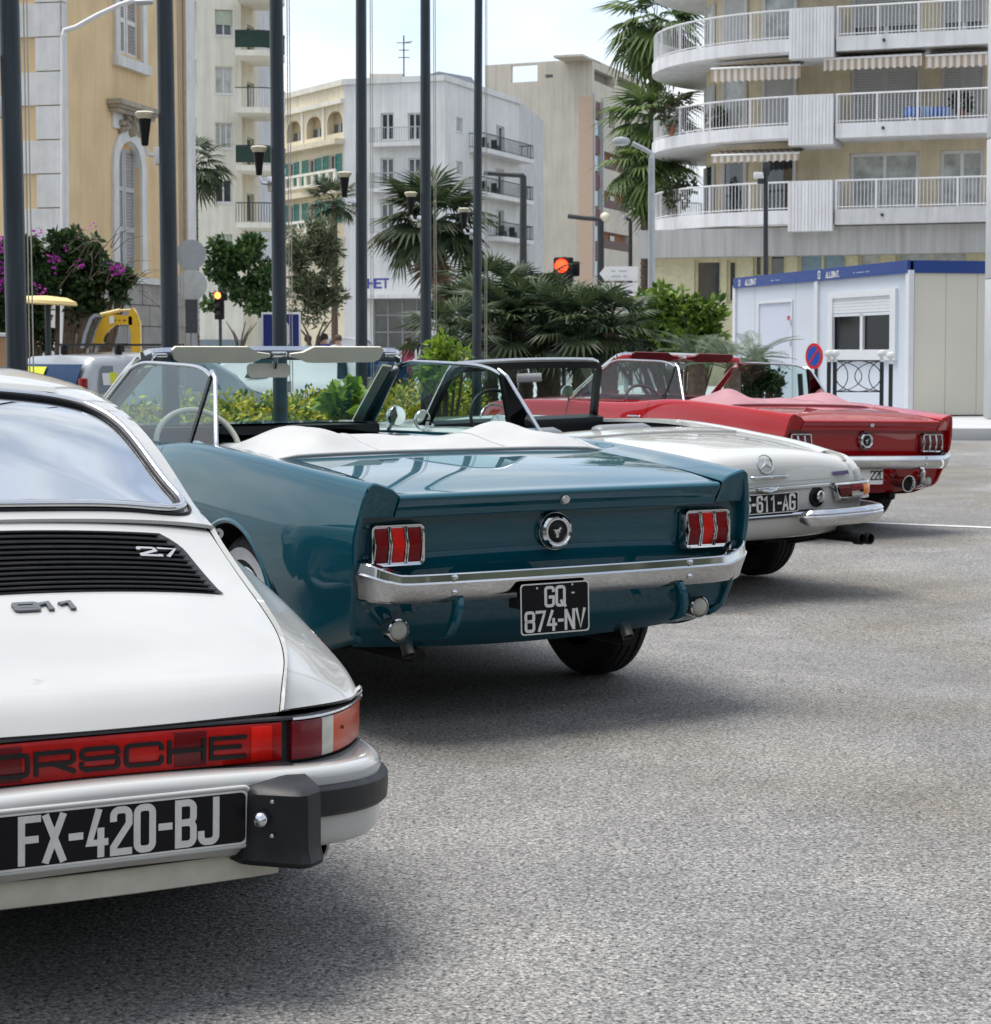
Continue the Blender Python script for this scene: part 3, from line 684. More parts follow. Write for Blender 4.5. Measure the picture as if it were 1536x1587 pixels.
    mb.grid(rows); ds = mb.build('dashboard', VINYLBLACK if not red else interior, car, 40)
    mb = MB(); mb.bevbox((-.42, 2.765, .79), (.50, .02, .10), .006)
    for k in range(-9, 10): mb.box((-.42+k*.024, 2.752, .79), (.006, .006, .07))
    mb.build('instrument_panel', DULLCHROME, ds)
    mb = MB(); mb.bevbox((.40, 2.765, .80), (.42, .015, .11), .006); mb.build('glove_box_door', VINYLBLACK, ds)
    mb = MB(); mb.grid([[(x, 2.70, .9672), (x, 2.95, .9668)] for x in np.linspace(-.6, .6, 9)]); mb.build('dash_top_strip', pnt if not red else interior, ds, fix=False)
    steering_wheel(car, (-.425, 2.30, .875), .192, R(62), wheel_mat)
    for s_ in (-1, 1): seat(car, (s_*.36, 1.72, .46), .5, interior, 'front_seat', .42)
    seat(car, (0, 1.08, .45), 1.15, interior, 'rear_seat', .36, .4)
    # ---- windscreen
    gy = lambda t, x: (3.10-.12*(x/.72)**2)*(1-t)+(2.47-.05*(x/.62)**2)*t
    halfw = lambda t: .715*(1-t)+.635*t
    zt = lambda t, x: .935+(1.292-.935+.010*(1-(x/.62)**2))*t
    P = [[(q*halfw(t)*.975, gy(t, q*halfw(t)), zt(t, q*halfw(t))) for t in np.linspace(0, 1, 8)] for q in np.linspace(-1, 1, 21)]
    pane(car, P, GLASS, 'windscreen')
    fr = []
    for t in np.linspace(0, .90, 8): fr.append((-halfw(t), gy(t, halfw(t)), zt(t, halfw(t))))
    for a in np.linspace(10, 80, 5): fr.append((-halfw(1)+.06-.06*math.cos(R(a)), gy(.93+.07*math.sin(R(a)), .6), zt(.9+.1*math.sin(R(a)), .6)))
    for x in np.linspace(-.54, .54, 15): fr.append((x, gy(1, x), zt(1, x)))
    half = fr[:13]; fr = half+fr[13:]+[(-p[0], p[1], p[2]) for p in half[::-1]]
    mb = MB(); rows = []
    for i, p in enumerate(fr):
        p = Vector(p); t = (Vector(fr[min(i+1, len(fr)-1)])-Vector(fr[max(0, i-1)])).normalized()
        nrm = Vector((0, -.62, .78)) if True else None
        nrm = Vector((0, -.50, -.87)).cross(Vector((1, 0, 0))).normalized()
        out = t.cross(nrm).normalized()
        if out.dot(Vector((p.x, 0, p.z-1.1))) < 0: out = -out
        pil = 1-sstep(1.18, 1.29, p.z)
        a = .016+.004*pil; d = .018+.014*pil
        rows.append([p+out*a+nrm*d, p+out*(a+.006), p+out*a-nrm*d, p-out*a-nrm*(d+.004), p-out*(a+.01), p-out*a+nrm*d])
    mb.grid(rows, wv=True); wf = mb.build('windscreen_frame', CHROME, car, 35)
    mb = MB()                                                  # inside of the header and pillars
    rows = []
    for i, p in enumerate(fr):
        p = Vector(p); pil = 1-sstep(1.18, 1.29, p.z); sg = -1 if p.x < 0 else 1
        if pil < .5: rows.append([p+Vector((0, -.028, .004)), p+Vector((0, -.040, -.012)), p+Vector((0, -.042, -.034)), p+Vector((0, -.024, -.040)), p+Vector((0, .004, -.030))])
        else: rows.append([p+Vector((sg*.014, -.030, 0)), p+Vector((sg*.004, -.052, 0)), p+Vector((-sg*.030, -.046, 0)), p+Vector((-sg*.036, -.022, 0)), p+Vector((-sg*.024, .004, 0))])
    mb.grid(rows); mb.build('windscreen_inner_trim', (pnt if red else simple('dark_pillar_trim', (.02, .03, .035), .35)), wf, 40)
    if not red:
        for s_ in (-1, 1):
            mb = MB(); mb.bar((s_*.655, 2.952, .955), (s_*.585, 2.475, 1.235), .045, .010, (0, -.6, 1)); mb.build('pillar_trim', CREAM, wf)
            mb = MB()                                          # header latches
            mb.tube([(s_*.575, 2.40, 1.288), (s_*.60, 2.375, 1.27), (s_*.605, 2.385, 1.245), (s_*.58, 2.39, 1.24)], .007, 8); mb.bevbox((s_*.565, 2.40, 1.282), (.07, .03, .022), .005); mb.build('roof_latch', CHROME, wf, 40)
    for s_ in (-1, 1):
        mb = MB()
        pol = [(.05, .012), (.11, .020), (.16, .047), (.50, .047), (.515, .03), (.50, -.015), (.47, -.030), (.17, -.033), (.13, -.030), (.09, -.012), (.05, -.004)]
        mb.prism(pol, lambda x, z: (s_*x, 2.398-z*.30, 1.282+z*.9), lambda x, z: (s_*x, 2.378-z*.30, 1.278+z*.9)); mb.build('sun_visor', visor_mat, car, 30)
    mb = MB(); mb.tube([(0, 2.42, 1.295), (0, 2.425, 1.25), (0, 2.44, 1.225)], .007, 8); mb.bevbox((0, 2.395, 1.285), (.07, .035, .03), .006); st = mb.build('mirror_stem', CHROME, car, 40)
    mb = MB(); pol = []
    for px, pz, a in ((.085, .012, 0), (-.085, .012, 90), (-.085, -.012, 180), (.085, -.012, 270)): pol += arc(px, pz, .02, .02, a, a+90, 4)
    mb.prism(pol, lambda x, z: (x-.03, 2.435+x*.1, 1.215+z), lambda x, z: (x-.03, 2.455+x*.1, 1.215+z)); mr = mb.build('rear_view_mirror', CREAM if not red else CHROME, car, 30)  # on the teal car, cream stands in for the white sky reflected
    # ---- side glass, wound up
    for s_ in (-1, 1):
        X = lambda z: s_*(.742-(z-.92)*.28)
        yt = lambda z: 2.98-(z-.92)*1.52
        top = curve([(2.50, 1.225), (2.40, 1.247), (2.25, 1.252), (1.9, 1.245), (1.65, 1.228), (1.55, 1.20)], 5)
        n = 10; rows = []
        for k in range(n+1):
            t = k/n; i = int(t*(len(top)-1)); ty_, tz = top[i]
            by = 2.96*(1-t)+1.60*t
            rows.append([(X(.92+(tz-.92)*u), by+(ty_-by)*u, .92+(tz-.92)*u) for u in np.linspace(0, 1, 5)])
        gl = pane(car, rows, GLASS, 'door_glass')
        mb = MB(); mb.tube([(X(.92), 2.97, .92)]+[(X(z), y, z) for y, z in top], .009, 8); mb.build('glass_rail', CHROME, gl, 50)
        mb = MB(); mb.bar((X(1.205), 1.552, 1.205), (X(.90), 1.60, .90), .010, .026, (0, 1, 0)); mb.build('glass_edge_seal', TRIMBLACK, gl)
        mb = MB(); mb.quad((X(1.2), 1.535, 1.20), (X(.91), 1.585, .91), (X(.91)*.99, 1.31, .91), (X(1.19), 1.50, 1.19)); qg = mb.build('quarter_glass', GLASS, car)
        mb = MB(); mb.tube([(X(1.222), 1.56, 1.222), (X(1.195), 1.505, 1.195), (X(.91), 1.30, .91)], .009, 8); mb.build('quarter_glass_edge', CHROME, qg, 50)
        mb = MB(); mb.bar((s_*.735, 1.62, float(S(1.7))+.004), (s_*.735, 2.97, .912), .03, .012); mb.build('beltline_trim', pnt if s_ else CHROME, car)
    # ---- folded-roof cover (boot): two humps over the hoop, snapped along a welted edge
    nx, ny = 61, 26; P = np.zeros((nx, ny, 3)); r2 = random.Random(3 if red else 5)
    ph = [(r2.uniform(5, 16), r2.uniform(-6, 6), r2.uniform(0, 6), r2.uniform(.001, .0035)) for _ in range(9)]
    for i in range(nx):
        x = -.70+1.40*i/(nx-1)
        for j in range(ny):
            t = j/(ny-1); sidec = abs(x)/.70
            yb = .80+.02*sidec**2; yf = 1.42+.06*sidec
            y = yb+(yf-yb)*t
            base = .912+.022*t+.012*(1-sidec**4)
            hump = (.092 if x < 0 else .082)*math.exp(-((abs(x)-.47)/.17)**2)*math.sin(PI*min(1, t*1.08))**1.1
            if x > 0: hump *= math.exp(-max(0, .55-x)*.5)
            cen = .028*math.exp(-(x/.3)**2)*math.sin(PI*t)
            wr = sum(a*math.sin(kx*x+ky*y*3+p) for kx, ky, p, a in ph)*math.sin(PI*t)
            edge = max(0, sidec-.9)/.1
            P[i, j] = (x*1.0, y, base+hump+cen+wr*2.3-.02*edge*edge*(0.4+t))
    mb = MB(); mb.grid(P)
    rim = [tuple(P[i, 0]) for i in range(nx)]
    mb.grid([[tuple(p), (p[0], p[1]-.010, p[2]-.004), (p[0], p[1]-.006, p[2]-.022)] for p in P[:, 0]])
    mb.grid([[tuple(p), (p[0]*1.01, p[1], p[2]-.02), (p[0]*1.005, p[1], p[2]-.04)] for p in P[0]]); mb.grid([[tuple(p), (p[0]*1.01, p[1], p[2]-.02), (p[0]*1.005, p[1], p[2]-.04)] for p in P[-1]])
    mb.grid([[tuple(p), (p[0], p[1]+.02, p[2]-.05), (p[0], p[1]+.01, p[2]-.2)] for p in P[:, -1]])
    bc = mb.build('roof_cover', boot_mat, car, 60)
    mb = MB(); loop = [(p[0], p[1]-.004, p[2]+.003) for p in P[::3, 0]]
    le = [(p[0]*1.004, p[1], p[2]+.002) for p in P[0, ::3]][::-1]; re_ = [(p[0]*1.004, p[1], p[2]+.002) for p in P[-1, ::3]]
    mb.tube(le+loop+re_, .0075, 8); mb.build('cover_welt', boot_mat, bc, 60)
    mb = MB(); mb.tube([(p[0], p[1]-.012, p[2]-.012) for p in P[::3, 0]], .006, 6); mb.build('cover_moulding', TRIMBLACK if red else CHROME, bc, 60)
    mb = MB()
    for xs_ in (-.28, .30): mb.tube([tuple(P[int((xs_+.7)/1.4*(nx-1)), j]+np.array([0, 0, .0015])) for j in range(0, ny, 2)], .0025, 6)
    mb.build('cover_seam', boot_mat, bc, 60)
    # ---- door mirror
    s_ = -1 if red else 1
    mb = MB(); mb.tube([(s_*.80, 2.90, .905), (s_*.82, 2.885, .95), (s_*.83, 2.87, .97)], .010, 8); ms = mb.build('door_mirror', CHROME, car, 50)
    mb = MB(); mb.lathe([(.048, -.004), (.052, .006), (.048, .026), (.03, .04), (.001, .045)], M4((s_*.835, 2.86, .985), rx=-PI/2-.05, rz=s_*.15), 24, cap=False); mb.build('mirror_shell', CHROME, ms, 50)
    mb = MB(); mb.lathe([(.047, -.005), (.001, -.0055)], M4((s_*.835, 2.86, .985), rx=-PI/2-.05, rz=s_*.15), 24, cap=False); mb.build('mirror_glass', MIRROR, ms)
    if red:
        mb = MB(); mb.tube([(.74, 3.4, .90), (.745, 3.42, 1.26)], [.003, .0015], 6); mb.build('aerial', CHROME, car)
    return car
TEALP = paint('teal_metallic_paint', (.0007, .070, .104), metal=.1, rough=.4, flake=.25)
REDP = paint('red_paint', (.36, .0025, .006), metal=.0, rough=.3)
build_convertible('teal convertible with white folded-roof cover and black two-line plate GQ 874-NV', 'classic cars parked in a row', (.224, 6.849, 30, 0.0, 0.0), TEALP,
                  VINYLBLACK, WHITEVINYL, CREAM, CREAM)
REDINT = simple('red_vinyl', (.12, .006, .010), .45, var=.15, scale=12, bump=.08)
PINKCOVER = simple('pink_vinyl', (.36, .17, .19), .5, var=.06, scale=8, bump=.08)
build_convertible('red convertible with pinkish folded-roof cover, farthest right car of the row', 'classic cars parked in a row', (2.743, 14.63, 30, -.035, 1.3), REDP,
                  REDINT, PINKCOVER, REDINT, REDINT, red=True)
# ================================================================== white roadster with upright tail lights and a ringed star on the lid
def build_roadster():
    WP = paint('ivory_white_paint', (.53, .53, .505), rough=.3)
    car = thing('roadster_car', 'white open roadster with ringed star on the trunk lid and black plate FS-611-AG', 'car', (1.491, 10.76, -.072), rot=(0, R(-1.2), R(31.6)), group='classic cars parked in a row')
    AX, FX, WR = 1.02, 3.42, .32
    W = F1([(-.02, .745), (.08, .775), (.25, .81), (.5, .842), (1.0, .872), (1.6, .876), (2.6, .872), (3.4, .868), (3.9, .83), (4.12, .77), (4.2, .70)])
    S = F1([(-.02, .735), (.05, .755), (.27, .785), (.55, .822), (1.0, .865), (1.4, .900), (1.75, .920), (2.4, .915), (3.2, .885), (3.8, .85), (4.2, .80)])
    ZB = F1([(-.02, .36), (.3, .31), (.7, .26), (1.6, .22), (3.0, .22), (3.8, .27), (4.2, .35)])
    def section(y):
        w_, s_, z_ = float(W(y)), float(S(y)), float(ZB(y)); zz = lambda t: z_+(s_-z_)*t
        c = [(w_-.11, z_), (w_-.05, z_+.03), (w_-.02, zz(.22)), (w_-.006, zz(.42)), (w_, zz(.6)), (w_-.010, zz(.78)), (w_-.032, zz(.92)), (w_-.066, zz(.985)), (w_-.11, zz(1.0)), (w_-.17, zz(1.0)-.004), (.645, zz(1.0)+.0)]
        return curve([(a, y, b) for a, b in c], 5)
    def shp(P):
        P = np.array(P); y = P[:, 1]; z = P[:, 2]; k = 1-np.clip((y+.02)/.30, 0, 1); k = k*k
        P[:, 1] = y+k*np.interp(z, [.3, .36, .45, .6, .7, .80], [.22, .16, .115, .095, .10, .16])
        return P
    DA, DB = 1.62, 2.72; g = .003
    def cols(a, b): return np.linspace(a, b, max(2, int(round((b-a)/.035)))+1)
    side = lambda a, b: np.array([shp(section(y)) for y in cols(a, b)])
    sill = np.array([section(y)[:6] for y in cols(DA-g, DB+g)])
    panel('body', [side(-.02, DA-g), side(DB+g, 4.2), sill], WP, car, [(AX, .32, .36), (FX, .32, .35)], hem=.02)
    dP = np.array([section(y)[6:] for y in cols(DA+g, DB-g)])
    for s_ in (-1, 1):
        d = panel('door', [dP*np.array([s_, 1, 1])], WP, car, hem=.02, mirror=False, flip=s_ < 0)
        mb = MB(); x = s_*.868; mb.tube([(x, 1.70, .775), (x+s_*.03, 1.72, .778), (x+s_*.03, 1.80, .778), (x, 1.82, .775)], .009, 8); mb.lathe([(.014, 0), (.014, .014), (.001, .016)], M4((x, 1.68, .775), ry=s_*PI/2), 12, cap=False); mb.build('door_handle', CHROME, d, 40)
    # rear face below the lid
    xs = np.linspace(-.755, .755, 41)
    zs = [(.33, .16), (.34, .12), (.36, .085), (.40, .055), (.45, .036), (.50, .028), (.56, .022), (.62, .020), (.655, .022), (.70, .03)]
    yc = lambda x: .075*(abs(x)/.755)**4
    mb = MB(); mb.grid([[(x*(1 if z > .45 else 1-.08*((.45-z)/.12)**2), y+yc(x), z) for x in xs] for z, y in curve([(z, y, 0) for z, y in zs], 4)[:, :2]]); mb.build('rear_panel', WP, car, 50)
    # trunk lid
    prof = curve([(.018, .660), (.020, .69), (.028, .74), (.048, .785), (.085, .815), (.14, .832), (.3, .850), (.6, .872), (.9, .885), (1.06, .888)], 5)[:, :2]
    zcen = F1([(.085, .815), (.14, .832), (.3, .850), (.6, .872), (.9, .885), (1.06, .888)])
    lz = lambda x, y, z: z-(max(0.0, float(zcen(max(y, .085)))-float(S(max(y, .03)))+.002))*(abs(x)/.632)**2.6*min(1, max(0, (z-.68)/.13))
    xs = np.linspace(-.638, .638, 41)
    P = np.array([[(x, y+.075*(abs(x)/.755)**4*(1 if y < .3 else max(0, 1-(y-.3)/.3)), lz(x, y, z)) for y, z in prof] for x in xs])
    lid = panel('trunk_lid', [P], WP, car, hem=.016, mirror=False)
    for s_ in (-1, 1):                                      # turned corner closing the fender ends
        mb = MB(); E = shp(section(-.02)); rows = []
        for p in E[8:]:
            q = p[0]-.09*min(1, max(.15, (p[0]-.60)/.12)); rows.append([(s_*p[0], p[1], p[2]), (s_*(p[0]*.85+q*.15), p[1]-.006, p[2]-.004), (s_*(p[0]*.5+q*.5), p[1]-.008, p[2]-.012), (s_*q, p[1]+.012, p[2]-.035), (s_*q, p[1]+.05, p[2]-.06)])
        mb.grid(rows); mb.build('rear_shoulder', WP, car, 60)
    # star, handle bar, purple script badge
    Ms = M4((.010, .038, .757), rx=PI/2-.32)
    mb = MB(); mb.tube([Ms @ Vector((.052*math.cos(2*PI*k/40), .052*math.sin(2*PI*k/40), .006)) for k in range(40)], .0042, 8, closed=True)
    for k in range(3):
        a = PI/2+k*2*PI/3; t = Ms @ Vector((.050*math.cos(a), .050*math.sin(a), .006))
        l_ = Ms @ Vector((.010*math.cos(a+1.05), .010*math.sin(a+1.05), .006)); r_ = Ms @ Vector((.010*math.cos(a-1.05), .010*math.sin(a-1.05), .006)); c_ = Ms @ Vector((0, 0, .014)); bk = Ms @ Vector((0, 0, .002))
        mb.add([t, l_, r_, c_, bk], [(0, 1, 3), (0, 3, 2), (0, 4, 1), (0, 2, 4)])
    mb.build('star_emblem', CHROME, lid, 25)
    mb = MB(); mb.tube([(-.095, .024, .690), (-.09, .008, .690), (.14, .008, .690), (.146, .024, .690)], .009, 10); mb.build('lid_handle', CHROME, lid, 50)
    mb = MB(); MX = M4((.545, .032, .682), rz=.10, rx=-.1)
    pol = [(-.062, -.006), (-.058, .012), (.06, .014), (.065, -.008), (.03, -.008), (.03, -.012), (-.035, -.012), (-.035, -.007)]
    mb.prism(pol, lambda x, z: MX @ Vector((x, 0, z)), lambda x, z: MX @ Vector((x, -.006, z))); mb.build('script_badge', simple('purple_badge', (.09, .055, .17), .35), lid)
    # chrome strips, plate, cap
    mb = MB(); mb.grid([[(x, yc(x)+y, z) for x in np.linspace(-.47, .47, 21)] for y, z in ((.018, .636), (.006, .634), (.004, .626), (.008, .616), (.018, .613))])
    mb.bevbox((-.005, .0, .628), (.15, .03, .022), .008); mb.tube([(-.05, -.012, .622), (0, -.02, .612), (.05, -.012, .622)], .008, 8); mb.build('chrome_strip', CHROME, car, 40)
    plate(car, (-.012, .0, .547), .445, .108, [('FS-611-AG', -.040, .080)], wl=.40)
    mb = MB(); mb.grid([[(x, yc(x)+y, z) for x in np.linspace(-.32, .32, 15)] for y, z in ((.034, .488), (.016, .484), (.012, .474), (.02, .462), (.034, .456))]); mb.build('chrome_strip', CHROME, car, 40)
    mb = MB(); mb.grid([[(x, yc(x)+y, z) for x in np.linspace(-.33, .33, 15)] for y, z in ((.02, .497), (.012, .495), (.012, .489), (.03, .487))]); mb.build('plate_ledge', TRIMBLACK, car, 40)
    for s_ in ((1,)):
        Mc = M4((.366, .03, .562), rx=PI/2); mb = MB(); mb.lathe([(.056, -.01), (.056, .012), (.048, .018), (.044, .010), (.001, .008)], Mc, 28, cap=False); cp = mb.build('filler_cap', TRIMBLACK, car, 40)
        mb = MB(); mb.lathe([(.034, .008), (.034, .03), (.028, .036), (.001, .038)], M4((.374, .03, .564), rx=PI/2, rz=.15), 24, cap=False); mb.bevbox((.374, -.012, .566), (.012, .02, .05), .004); mb.build('cap_knob', CHROME, cp, 40)
    # tail lights wrapping the corners
    def tl(s_):
        path = curve([(.475, .022), (.58, .020), (.69, .034), (.765, .060), (.815, .105), (.838, .19)], 6)[:, :2] if False else curve([(.475, .008, 0), (.58, .010, 0), (.68, .022, 0), (.755, .050, 0), (.802, .10, 0), (.826, .19, 0)], 6)[:, :2]
        ztop, zbot = .632, .535
        def row(p, q, d): # bezel offset
            return (s_*p[0], p[1]+d, q)
        mb = MB(); n = len(path); n_in = lambda i: min(1, i/3.0)
        outer = []
        for i, (x, y) in enumerate(path):
            b = .034*(1-min(1, i/4))                              # slanted inner edge
            sh = b
            outer.append([(s_*(x+sh*0), y+.02, ztop), (s_*x, y-.010, ztop), (s_*x, y-.014, ztop-.008), (s_*x, y-.006, ztop-.010), (s_*(x+sh), y-.006, zbot+.012), (s_*(x+sh), y-.014, zbot+.010), (s_*(x+sh), y-.010, zbot), (s_*(x+sh), y+.02, zbot)])
        mb.grid(outer); mb.add([(s_*.462, .02, ztop+.002), (s_*.478, -.004, ztop), (s_*.512, -.004, zbot), (s_*.498, .02, zbot-.004), (s_*.492, -.004, ztop-.01), (s_*.522, -.004, zbot+.01)], [(0, 1, 2, 3), (1, 4, 5, 2)])
        o = mb.build('tail_light', CHROME, car, 35)
        def seg(i0, i1, za, zb, mat, nm):
            mb = MB(); mb.grid([[(s_*(path[i][0]+.034*(1-min(1, i/4))*(0 if k == 0 else k/4)), path[i][1]-.016-(0.004 if 0 < k < 4 else -.012), za+(zb-za)*k/4) for k in range(5)] for i in range(i0, i1+1)]); mb.build(nm, mat, o, 40)
        seg(1, 7, ztop-.012, zbot+.012, DARKRED, 'dark_lens'); seg(7, 13, ztop-.012, zbot+.042, REDLENS, 'red_lens'); seg(7, 13, zbot+.040, zbot+.012, CLEARLENS, 'clear_lens'); seg(13, 29, ztop-.012, zbot+.012, AMBER, 'amber_lens')
    tl(1); tl(-1)
    # half bumpers
    for s_ in (-1, 1):
        path = curve([(.215, -.015, 0), (.235, -.060, 0), (.30, -.092, 0), (.45, -.098, 0), (.62, -.085, 0), (.75, -.045, 0), (.825, .02, 0), (.868, .14, 0), (.885, .35, 0), (.885, .52, 0)], 6)
        rows = []
        for i, (x, y, _) in enumerate(path):
            t = Vector((path[min(i+1, len(path)-1)]-path[max(i-1, 0)])); nrm = Vector((t.y, -t.x, 0)).normalized(); e = .0 if i > 7 else (1-i/7)*.022; zb = .003*0
            q = lambda d, z: (s_*(x+nrm.x*d), y+nrm.y*d, z)
            rows.append([q(-.03, .500-e), q(-.008, .503-e), q(.010, .496-e), q(.022, .478-e*.3), q(.016, .470), q(.022, .462), q(.018, .43+e*.5), q(.002, .408+e), q(-.02, .406+e), q(-.03, .412+e)])
        mb = MB(); mb.grid(rows); mb.add(rows[0], [tuple(range(10))]); b = mb.build('rear_bumper', CHROME, car, 40)
    # exhaust, wheels, underside
    mb = MB()
    for dx, dz in ((.60, .318), (.665, .315)):
        mb.lathe([(.022, -.35), (.024, -.02), (.034, .0), (.034, .045), (.028, .05), (.024, .03)], M4((dx, -.03, dz), rx=PI/2, rz=.12), 18, cap=False)
    mb.tube([(.52, .45, .27), (.58, .25, .31), (.64, .12, .385)], .02, 8); mb.tube([(.30, .5, .30), (.45, .3, .30), (.56, .22, .33)], .012, 8); mb.bevbox((.63, .10, .365), (.10, .03, .06), .008); mb.build('exhaust_pipe', simple('sooty_pipe', (.02, .02, .02), .5, .6), car, 40)
    for y in (AX, FX):
        for s_ in (-1, 1): make_wheel(car, (s_*.735, y, WR), s_, WR, .19)
    mb = MB()
    for y in (AX, FX):
        for s_ in (-1, 1):
            b = wheel_well(car, y, .33, .39, s_*.5, s_*.85); mb.add(b.v, b.f)
    mb.box((0, 2.1, .29), (1.35, 2.6, .1)); mb.box((0, .55, .44), (1.1, .6, .1)); mb.build('underbody', UNDER, car)
    # cockpit, covers, bonnet
    mb = MB(); y0, y1 = 1.50, 2.66
    for s_ in (-1, 1): mb.grid([[(s_*.655, y, .33), (s_*.655, y, float(S(y))-.03)] for y in np.linspace(y0, y1, 8)])
    for y in (y0, y1): mb.quad((-.655, y, .33), (.655, y, .33), (.655, y, .86), (-.655, y, .86))
    mb.quad((-.655, y0, .34), (.655, y0, .34), (.655, y1, .34), (-.655, y1, .34)); mb.build('cockpit_lining', VINYLBLACK, car)
    P = np.array([[(x, y, .885+.018*(1-(x/.64)**2)+.012*math.sin(PI*(y-1.07)/.46)-.002) for y in np.linspace(1.072, 1.53, 16)] for x in np.linspace(-.640, .640, 31)])
    panel('hood_well_cover', [P], WP, car, hem=.02, mirror=False)
    hz = lambda x, y: float(S(y))+.006+.045*(1-(x/.66)**2)*(1-.5*sstep(3.7, 4.2, y))
    panel('cowl', [np.array([[(x, y, hz(x, y)-.02*(1-sstep(2.66, 2.8, y))) for y in np.linspace(2.66, 2.86, 8)] for x in np.linspace(-.645, .645, 25)])], WP, car, hem=.02, mirror=False)
    panel('hood', [np.array([[(x, y, hz(x, y)) for y in np.linspace(2.866, 4.18, 26)] for x in np.linspace(-.642, .642, 25)])], WP, car, hem=.02, mirror=False)
    mb = MB(); mb.grid([[(x, 4.2-.06*(x/.7)**2+d, z) for x in np.linspace(-.7, .7, 15)] for z, d in ((.82, -.03), (.78, .0), (.6, .03), (.45, .01), (.36, -.08))]); mb.build('nose_panel', WP, car, 40)
    mb = MB(); mb.grid([[(x, 4.30-.12*(abs(x)/.85)**3+d, z) for x in np.linspace(-.85, .85, 21)] for z, d in ((.52, -.03), (.51, 0), (.47, .02), (.42, .0), (.415, -.03))]); mb.build('front_bumper', CHROME, car, 35)
    mb = MB(); mb.bevbox((0, 4.24, .60), (.7, .03, .18), .01); mb.build('front_grille', CHROME, car)
    for s_ in (-1, 1):
        mb = MB(); mb.lathe([(.09, -.06), (.1, .02), (.07, .04), (.001, .05)], M4((s_*.6, 4.13, .64), rx=-PI/2), 20, cap=False); mb.build('headlight', CLEARLENS, car, 50)
    mb = MB(); mb.grid([[(x, 2.72, .93), (x, 2.58, .945), (x, 2.50, .925), (x, 2.49, .88), (x, 2.53, .75), (x, 2.5, .62)] for x in np.linspace(-.65, .65, 21)]); mb.build('dashboard', VINYLBLACK, car, 40)
    steering_wheel(car, (-.37, 2.16, .95), .205, R(66), TRIMBLACK, rt=.011)
    mb = MB(); mb.tube([Vector((-.37+.12*math.cos(a), 2.19+.12*math.sin(a)*math.cos(R(66)), .94+.12*math.sin(a)*math.sin(R(66)))) for a in np.linspace(.3, PI-.3, 14)], .006, 6); mb.build('horn_ring', CHROME, car, 60)
    GREYV = simple('grey_leather', (.17, .18, .19), .45, var=.12, scale=12, bump=.06)
    for s_ in (-1, 1): seat(car, (s_*.34, 1.86, .44), .46, GREYV, 'seat', .42)
    # windscreen with black inner frame
    ht = lambda x: 1.292+.012*(1-(x/.56)**2)
    fr = [(-.655, 2.62, .915), (-.635, 2.575, 1.0), (-.60, 2.50, 1.14), (-.575, 2.44, 1.24), (-.555, 2.415, 1.28), (-.51, 2.40, ht(.51))]+[(x, 2.40+.03*(1-(x/.5)**2), ht(x)) for x in np.linspace(-.42, .42, 11)]
    fr = fr+[(-p[0], p[1], p[2]) for p in fr[:6][::-1]]
    mb = MB(); mb.tube([Vector(p)+Vector((0, .014, .012 if p[2] > 1.27 else 0)) for p in fr], .016, 10); wf = mb.build('windscreen_frame', CHROME, car, 60)
    mb = MB(); rows = []
    for p in fr:
        sg = -1 if p[0] < 0 else 1; pil = 1 if p[2] < 1.27 else 0
        if pil: rows.append([(p[0]+sg*.020, p[1]-.005, p[2]), (p[0]+sg*.006, p[1]-.038, p[2]), (p[0]-sg*.032, p[1]-.034, p[2]), (p[0]-sg*.030, p[1]+.012, p[2])])
        else: rows.append([(p[0], p[1]+.004, p[2]+.010), (p[0], p[1]-.034, p[2]+.002), (p[0], p[1]-.030, p[2]-.042), (p[0], p[1]+.012, p[2]-.040)])
    mb.grid(rows); mb.build('windscreen_inner_trim', TRIMBLACK, wf, 40)
    n = len(fr); P = []
    for q in np.linspace(-1, 1, 15):
        P.append([(q*(.64*(1-t)+.55*t), (2.72-.10*q*q)*(1-t)+2.415*t, .915+(ht(q*.55)-.915)*t) for t in np.linspace(0, 1, 6)])
    pane(car, P, GLASS, 'windscreen')
    mb = MB(); mb.tube([(0, 2.43, 1.29), (0, 2.40, 1.255), (0, 2.39, 1.225)], .006, 8); ms = mb.build('mirror_stem', CHROME, car, 50)
    mb = MB(); mb.bevbox((-.01, 2.385, 1.205), (.215, .025, .062), .012, M=Matrix.Rotation(.12, 3, 'Z')); mr = mb.build('rear_view_mirror', TRIMBLACK, car, 40)
    mb = MB(); mb.bevbox((-.011, 2.3725, 1.205), (.205, .004, .054), .0015, M=Matrix.Rotation(.12, 3, 'Z')); mb.build('mirror_glass', MIRROR, mr)
    # round door mirror
    mb = MB(); mb.tube([(-.83, 2.30, .88), (-.85, 2.30, .93)], .009, 8); ms = mb.build('door_mirror', CHROME, car, 50)
    Mm = M4((-.855, 2.285, .968), rx=PI/2, rz=.30)
    mb = MB(); mb.lathe([(.001, -.05), (.035, -.045), (.060, -.015), (.0655, .004), (.063, .009), (.058, .007)], Mm, 28, cap=False); mb.build('mirror_shell', CHROME, ms, 50)
    mb = MB(); mb.lathe([(.0595, .005), (.001, .0055)], Mm, 28, cap=False); mb.build('mirror_glass', MIRROR, ms)
    return car
build_roadster()
